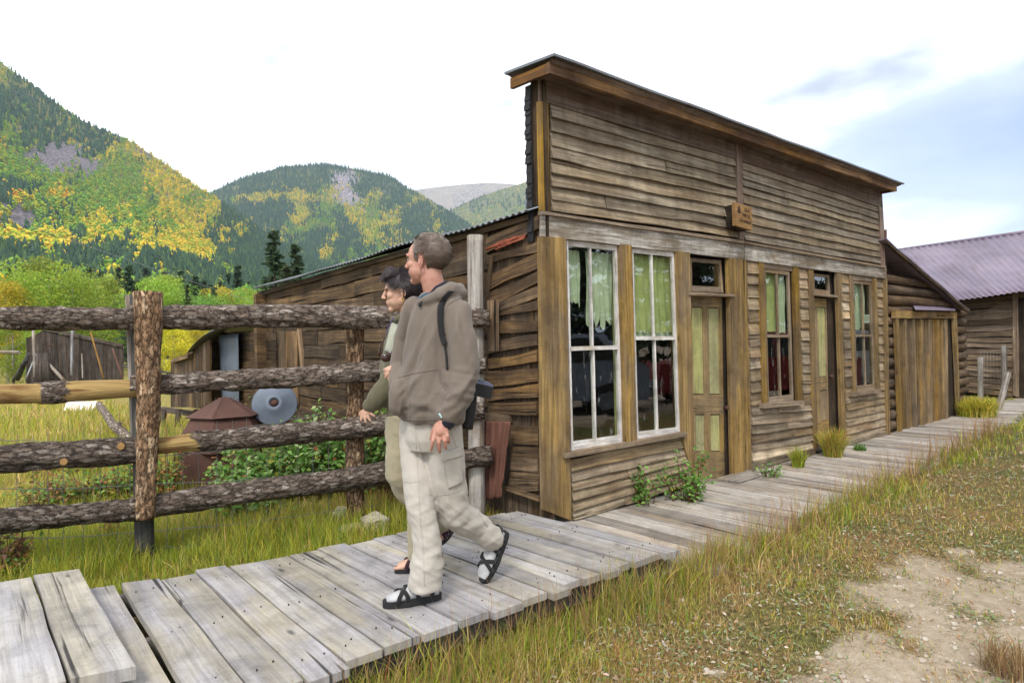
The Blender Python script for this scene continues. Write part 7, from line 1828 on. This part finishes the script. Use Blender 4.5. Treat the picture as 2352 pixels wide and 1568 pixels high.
# ---- street verge
n = 260000; px = rg.uniform(-250, 2700, n); py = 900 + 850 * rg.uniform(0, 1, n) ** .8; x, y = inv_ground(px, py); s, o, sb, sf, sw, bad = masks(x, y)
front = (sf > .02) & (s < .6) | (sw > -.02) & (s >= .3) ; edge = np.where(s < .45, sf, np.minimum(sw, 9)); ok = front & ~bad & (y < 26) & (y > .8)
x, y, s, o, edge, sf, sw = (q[ok] for q in (x, y, s, o, edge, sf, sw)); dm = np.array([dirtiness(a, b) for a, b in zip(x, y)])
n1 = vn(x, y, .35, 1) + .5 * vn(x, y, .12, 2); n2 = vn(x, y, .9, 3) + .5 * vn(x, y, .3, 7)
lush = np.clip(1.15 - edge / (.50 + .25 * n2), 0, 1)
keep = rg.random(len(x)) < np.clip((1 - dm * .98) * (.45 + .55 * lush + .35 * n1), .0, 1)
x, y, s, o, edge, dm, n1, n2, lush = (q[keep] for q in (x, y, s, o, edge, dm, n1, n2, lush)); m = len(x)
h = (.022 + .035 * rg.random(m) ** 1.3 + lush * (.04 + .13 * rg.random(m) ** 1.6) * np.clip(1 + .6 * n1, .3, 2)) * np.where(s > .5, 1.1, 1.0)
c_dry = pick([T1, T2, T3, G3, R1], [5, 3, 4, 3, .5], m); c_gr = pick([G1, G2, G3, T1, T3], [3.6, 5, 2.6, 1.3, .7], m); gmix = np.clip(lush * .9 + .35 * n2 + .05 + rg.normal(0, .25, m), 0, 1)[:, None]
col = np.where(rg.random((m, 1)) < gmix, c_gr, c_dry); base = np.stack([x, y, zs(x, y) - .01], 1)
blades('grass', base, h, col, .0011 * np.clip(y / 2.6, 1, 5) * rg.uniform(.7, 1.6, m), .9, 'short dry and green grass of the street verge')
# leafy ground cover and litter
n = 60000; px = rg.uniform(-200, 2600, n); py = 1000 + 700 * rg.uniform(0, 1, n); x, y = inv_ground(px, py); s, o, sb, sf, sw, bad = masks(x, y)
ok = ((sf > .03) & (s < .6) | (sw > 0) & (s >= .3)) & ~bad & (y < 18) & (y > .8); x, y = x[ok], y[ok]; dm = np.array([dirtiness(a, b) for a, b in zip(x, y)])
q1 = vn(x, y, .45, 12) + .6 * vn(x, y, .15, 13); k = rg.random(len(x)) < np.clip((.75 + .6 * q1) * (1.02 - dm), .015, 1); x, y, q1 = x[k], y[k], q1[k]; m = len(x)
col = pick([(.30, .34, .20), (.20, .28, .10), (.52, .46, .36), (.44, .30, .19), (.34, .22, .11), (.58, .52, .46)], [3, 3, 1.6, 1.8, 2, .8], m); Nn = rg.normal(size=(m, 3)) * .5 + np.array([0, 0, 1]); Nn /= np.linalg.norm(Nn, axis=1)[:, None]
q, f, t = leaves(np.stack([x, y, zs(x, y) + rg.uniform(0, .035, m)], 1), Nn, rg.uniform(.005, .017, m) * np.clip(y / 4, 1, 3), col, .2, .42)
tag(npmesh('ground_cover', q, f, M['grass'], tone=t), 'pale sage leaves and dry litter over the street verge', 'ground cover', kind='stuff')
# ---- tall grass fringing the platform's street side
n = 5200; t = rg.uniform(-2.6, 1.0, n); L0 = Vector((ff[-1].x, ff[-1].y, 0)); cl = vn(t * 1.0, t * 0, .16, 5); t = t[rg.random(n) < np.clip(.15 + .75 * cl, .03, 1)]; m = len(t); off = np.abs(rg.normal(.05, .10, m)) + .02
x = L0.x + fdir.x * t * 1.0 + NV.x * off; y = L0.y + fdir.y * t + NV.y * off; k = y > 1.5; x, y = x[k], y[k]; m = len(x)
hh = rg.uniform(.09, .27, m) * (1 + .35 * vn(x, y, .2, 6)); base = np.stack([x, y, zs(x, y)], 1); col = pick([G1, G2, G3, T1, T3, R1], [2.6, 4, 3, 1.4, 1.6, .5], m)
blades('grass', base, hh, col, rg.uniform(.0013, .0032, m), .75, 'tall uncut grass fringing the street side of the platform', tipc=np.where(rg.random((m, 1)) < .35, np.array([[.42, .25, .10]]), col * 1.2))
# seed stems, thin and reddish
n = 700; t = rg.uniform(-2.4, 1.3, n); off = np.abs(rg.normal(.10, .18, n)); x = L0.x + fdir.x * t + NV.x * off; y = L0.y + fdir.y * t + NV.y * off
x2 = WF0.x + wfd.x * rg.uniform(-1, 7, 900); y2 = WF0.y + wfd.y * (x2 - WF0.x) / wfd.x; x2 = x2 + NV.x * np.abs(rg.normal(.0, .12, 900)) * 1; y2 = y2 + NV.y * np.abs(rg.normal(.02, .12, 900)); x = np.concatenate([x, x2]); y = np.concatenate([y, y2]); k = (y > 1.6); x, y = x[k], y[k]; m = len(x)
hh = rg.uniform(.22, .46, m); base = np.stack([x, y, zs(x, y)], 1); col = pick([(.30, .19, .10), (.36, .26, .12), (.26, .11, .07)], [3, 3, 1], m)
blades('seed_stems', base, hh, col, np.full(m, .0011) * np.clip(y / 4, 1, 3), .55, 'thin reddish seed stems standing over the boardwalk edges')
# ---- yard and the strip behind the platform
n = 170000; px = rg.uniform(-500, 1330, n); py = 838 + 720 * rg.uniform(0, 1, n) ** 1.0; x, y = inv_ground(px, py, -.22); s, o, sb, sf, sw, bad = masks(x, y); ok = (sb < -.02) & ~bad & (y < 40) & ~((o < 0) & (s > frame_s(SW0)))
x, y, sb = x[ok], y[ok], sb[ok]; fd = sg_(x, y, FP0, FD); n1 = vn(x, y, .4, 21) + .5 * vn(x, y, .13, 22); n2 = vn(x, y, 1.6, 23) + .6 * vn(x, y, .5, 24); m = len(x)
h = (.07 + .11 * rg.random(m) ** 1.3) * np.clip(1 + .45 * n1, .4, 2) * np.clip(y / 7, 1, 2.0); h = np.where(sb > -.25, h * .95, h); h = np.where((fd > -.5) & (fd < .3), h * 1.35, h)
gm = np.clip(.62 + .4 * n2 + rg.normal(0, .2, m) - np.clip((y - 9) / 40, 0, .3), 0, 1)[:, None]
col = np.where(rg.random((m, 1)) < gm, pick([G1, G2, G3], [3, 4, 3.4], m), pick([T1, T2, T3, G3], [4, 2.4, 2.2, 4], m))
blades('grass', np.stack([x, y, zs(x, y) - .01], 1), h, col, .0013 * np.clip(y / 3.2, 1, 9) * rg.uniform(.7, 1.5, m), .85, 'green and straw coloured grass filling the fenced yard')
# ---- tufts at the buildings
def tuft(px, py, z, n, r, h0, h1, cols, w_, label, lean=.8, wd=.0022):
    c = G(px, py, z); a = rg.uniform(0, 6.28, n); rr = r * np.sqrt(rg.random(n)); base = np.stack([c.x + rr * np.cos(a), c.y + rr * np.sin(a), np.full(n, c.z - .01)], 1)
    return blades('grass_tuft', base, rg.uniform(h0, h1, n), pick(cols, w_, n), np.full(n, wd) * np.clip(c.y / 4, 1, 3), lean, label, kind='thing', cat='grass tuft')
tuft(1914, 1048, ZW, 700, .10, .18, .42, [G2, G3, T1, R1], [4, 3, 3, .6], 'tall yellow green grass tuft against the second doorway'); tuft(1833, 1072, ZW, 260, .06, .10, .28, [G1, G2, G3], [4, 3, 2], 'small green grass tuft left of the second doorway')
tuft(1975, 1033, ZW, 140, .07, .04, .11, [(.08, .22, .05), G1], [3, 2], 'tiny bright green sprout below the last window'); tuft(2240, 955, -.12, 1500, .28, .15, .40, [G3, (.50, .44, .08), G2], [4, 5, 3], 'bright yellow green grass clump at the log shed corner', .9, .003)
tuft(1150, 1165, -.17, 420, .16, .12, .34, [G2, G3, T1, T2], [3, 3, 3, 2], 'pale grass tuft at the foot of the dark side wall'); tuft(1090, 1162, -.17, 240, .10, .10, .26, [G2, G3, T1], [3, 3, 2], 'grass tuft around the foot of the grey fence post')
tuft(2330, 1560, -.22, 500, .12, .08, .22, [(.24, .17, .09), (.34, .27, .15), (.18, .11, .06)], [5, 3, 1], 'dry brown grass clump at the lower right corner')
# ---- leafy bushes
def bush(px, py, z, rx, ry, hh, n, sz, cols, w_, label, group=None, dens_top=.6, name='bush', shift=None):
    c = G(px, py, z); c = c + (shift or Vector((0, 0, 0))); root = empty(name, c, label, 'bush', group); nb = max(10, int(n / 26)); st = MB(); Cs, Ns = [], []; per = int(n / nb)
    for i in range(nb):
        a = rg.uniform(0, 6.28); r = math.sqrt(rg.random()) ; top = Vector((c.x + rx * r * math.cos(a), c.y + ry * r * math.sin(a), c.z + hh * rg.uniform(.35, 1.0) * (1 - .45 * r * r))); b = Vector((c.x + rx * .45 * r * math.cos(a), c.y + ry * .45 * r * math.sin(a), c.z - .03)); midp = b.lerp(top, .55) + UZ * hh * .12
        pl = resample([b, midp, top], 7); st.tube(pl, [.005, .0045, .004, .0035, .003, .0022, .0015], 4, cap=False)
        for k in range(per): t = 1 + 5 * rg.random() ** .7; j = int(min(t, 5)); q = pl[j].lerp(pl[j + 1], t - j if j < 5 else 1) ; Cs.append(np.array(q) + rg.normal(size=3) * sz * 1.5)
    st.build('stems', plain('bush_stems', (.16, .07, .04), .8) if 'bush_stems' not in bpy.data.materials else bpy.data.materials['bush_stems'], root)
    Cs = np.array(Cs); Nn = rg.normal(size=Cs.shape) * .55 + np.array([0, -.25, 1]); Nn /= np.linalg.norm(Nn, axis=1)[:, None]
    q, f, t = leaves(Cs, Nn, rg.uniform(.6, 1.3, len(Cs)) * sz, pick(cols, w_, len(Cs)), .22, .62); npmesh('leaves', q, f, M['grass'], root, tone=t); return root
BG, BL, BR_, BY, BO = (.11, .24, .045), (.20, .36, .08), (.22, .08, .045), (.34, .34, .06), (.45, .19, .08)
gb = 'raspberry bushes behind the fence'
for px, py, z, rx, ry, hh, n, lab in ((600, 1150, -.2, .42, .35, .42, 1300, 'raspberry bush in front of the rusty hopper at its right side'), (680, 1140, -.2, .42, .35, .55, 1500, 'raspberry bush between the hopper and the second post, under the third rail'),
      (765, 1130, -.2, .42, .35, .62, 1500, 'dense raspberry bush just left of the second fence post'), (862, 1130, -.18, .36, .3, .62, 1200, 'raspberry bush between the second post and the woman'),
      (715, 1040, -.2, .55, .45, .62, 1500, 'taller raspberry bush behind the others below the tin disc'), (622, 1020, -.2, .42, .35, .56, 1500, 'sparse raspberry bush between the hopper lid and the tin disc'), (850, 1030, -.2, .50, .4, .5, 1100, 'raspberry bush against the dark side wall behind the woman'),
      (560, 1190, -.2, .35, .2, .20, 420, 'low straggling raspberry shoots under the lowest rail')):
    bush(px, py, z, rx * 1.1, ry, hh * 1.45, int(n * 1.7), .031, [BG, BL, BY, BO, (.34, .46, .20)], [4, 6, 1, .25, 2.4], lab, gb)
gm_ = 'low mixed shrubs with reddish leaves'
for px, py, rx, hh, n, lab, w_ in ((382, 1140, .20, .50, 420, 'orange leaved shrub just right of the first fence post', [2, 2, 1, 2, 3]), (290, 1140, .35, .32, 620, 'mixed green and red shrub left of the first fence post', [3, 2, 2, 2, .8]), (195, 1150, .35, .30, 560, 'brownish shrub under the third left rail', [2, 2, 3, 2, .8]),
      (105, 1170, .30, .30, 420, 'straggly reddish shrub near the left border', [2, 2, 3, 1.5, .8]), (150, 1085, .5, .25, 520, 'low dark shrub behind the third left rail', [3, 2, 2.5, 2, .5]), (270, 1060, .4, .2, 360, 'low shrub beside the fallen log', [3, 2, 1.5, 2.5, .5]),
      (20, 1330, .16, .32, 300, 'brown leaved weed in the lower left at the platform edge', [1, 1, 4, 1, 1]), (255, 1240, .12, .16, 90, 'small scarlet sprig left of the first fence post foot', [.2, .2, 3, .3, 4])):
    bush(px, py, -.2, rx * 1.1, rx * .8, hh * 1.25, int(n * 1.7), .021, [BG, BL, (.20, .11, .06), BY, BO], w_, lab, gm_)
gf = 'plants sprouting at the storefront foot'
bush(1482, 1158, ZW, .14, .10, .40, 330, .020, [BG, BL, BR_], [4, 6, .6], 'narrow green sapling left of the large one under the tall windows', gf, shift=NV * .0)
bush(1575, 1150, ZW, .24, .15, .50, 620, .020, [BG, BL, BR_, BY], [5, 6, 1, .6], 'large leafy sapling growing between the tall windows and first door', gf)
bush(1765, 1096, ZW, .11, .08, .17, 110, .020, [BG, BL, (.12, .26, .09)], [3, 5, 3], 'small leafy weed right of the first doorway', gf)
# pebbles on the bare earth
pm = MB(); n = 0
while n < 260:
    a, b = inv_ground(np.array([rg.uniform(1500, 2500)]), np.array([rg.uniform(1250, 1650)])); a, b = float(a[0]), float(b[0]); 
    if dirtiness(a, b) < .45: continue
    r = .004 + .012 * rg.random() ** 3; z = gh(a, b); n += 1; c = Vector((a, b, z + r * .3)); k = rg.uniform(.6, 1.5); pm.tube([c + Vector((-r, 0, 0)), c, c + Vector((r * k, r * .3, 0))], [r * .5, r * .9, r * .4], 6, (rg.uniform(.6, 1.3), 0, .5), sm=False)
tag(pm.build('pebbles', M['stone']), 'small pebbles strewn on the bare earth patch', 'pebbles', kind='stuff')
# ================================================================ AIR
hz = MB(); X0, X1, Y0_, Y1_, Z0, Z1 = -3700, 7000, -3700, 3900, -30, 1000
ids = [hz.vert((a, b, c)) for a in (X0, X1) for b in (Y0_, Y1_) for c in (Z0, Z1)]
for f in ((0, 1, 3, 2), (4, 6, 7, 5), (0, 4, 5, 1), (2, 3, 7, 6), (0, 2, 6, 4), (1, 5, 7, 3)): hz.face([ids[i] for i in f], [(0, 0)] * 4)
mh_ = bpy.data.materials.new('haze'); mh_.use_nodes = True; t_ = mh_.node_tree; t_.nodes.clear(); vo_ = t_.nodes.new('ShaderNodeOutputMaterial'); pv_ = t_.nodes.new('ShaderNodeVolumePrincipled')
pv_.inputs['Color'].default_value = (.62, .80, 1.0, 1); pv_.inputs['Density'].default_value = HAZE_D; pv_.inputs['Anisotropy'].default_value = .2; t_.links.new(pv_.outputs[0], vo_.inputs['Volume'])
ho_ = hz.build('haze', mh_); tag(ho_, 'thin blue haze over the valley', 'haze', kind='stuff')
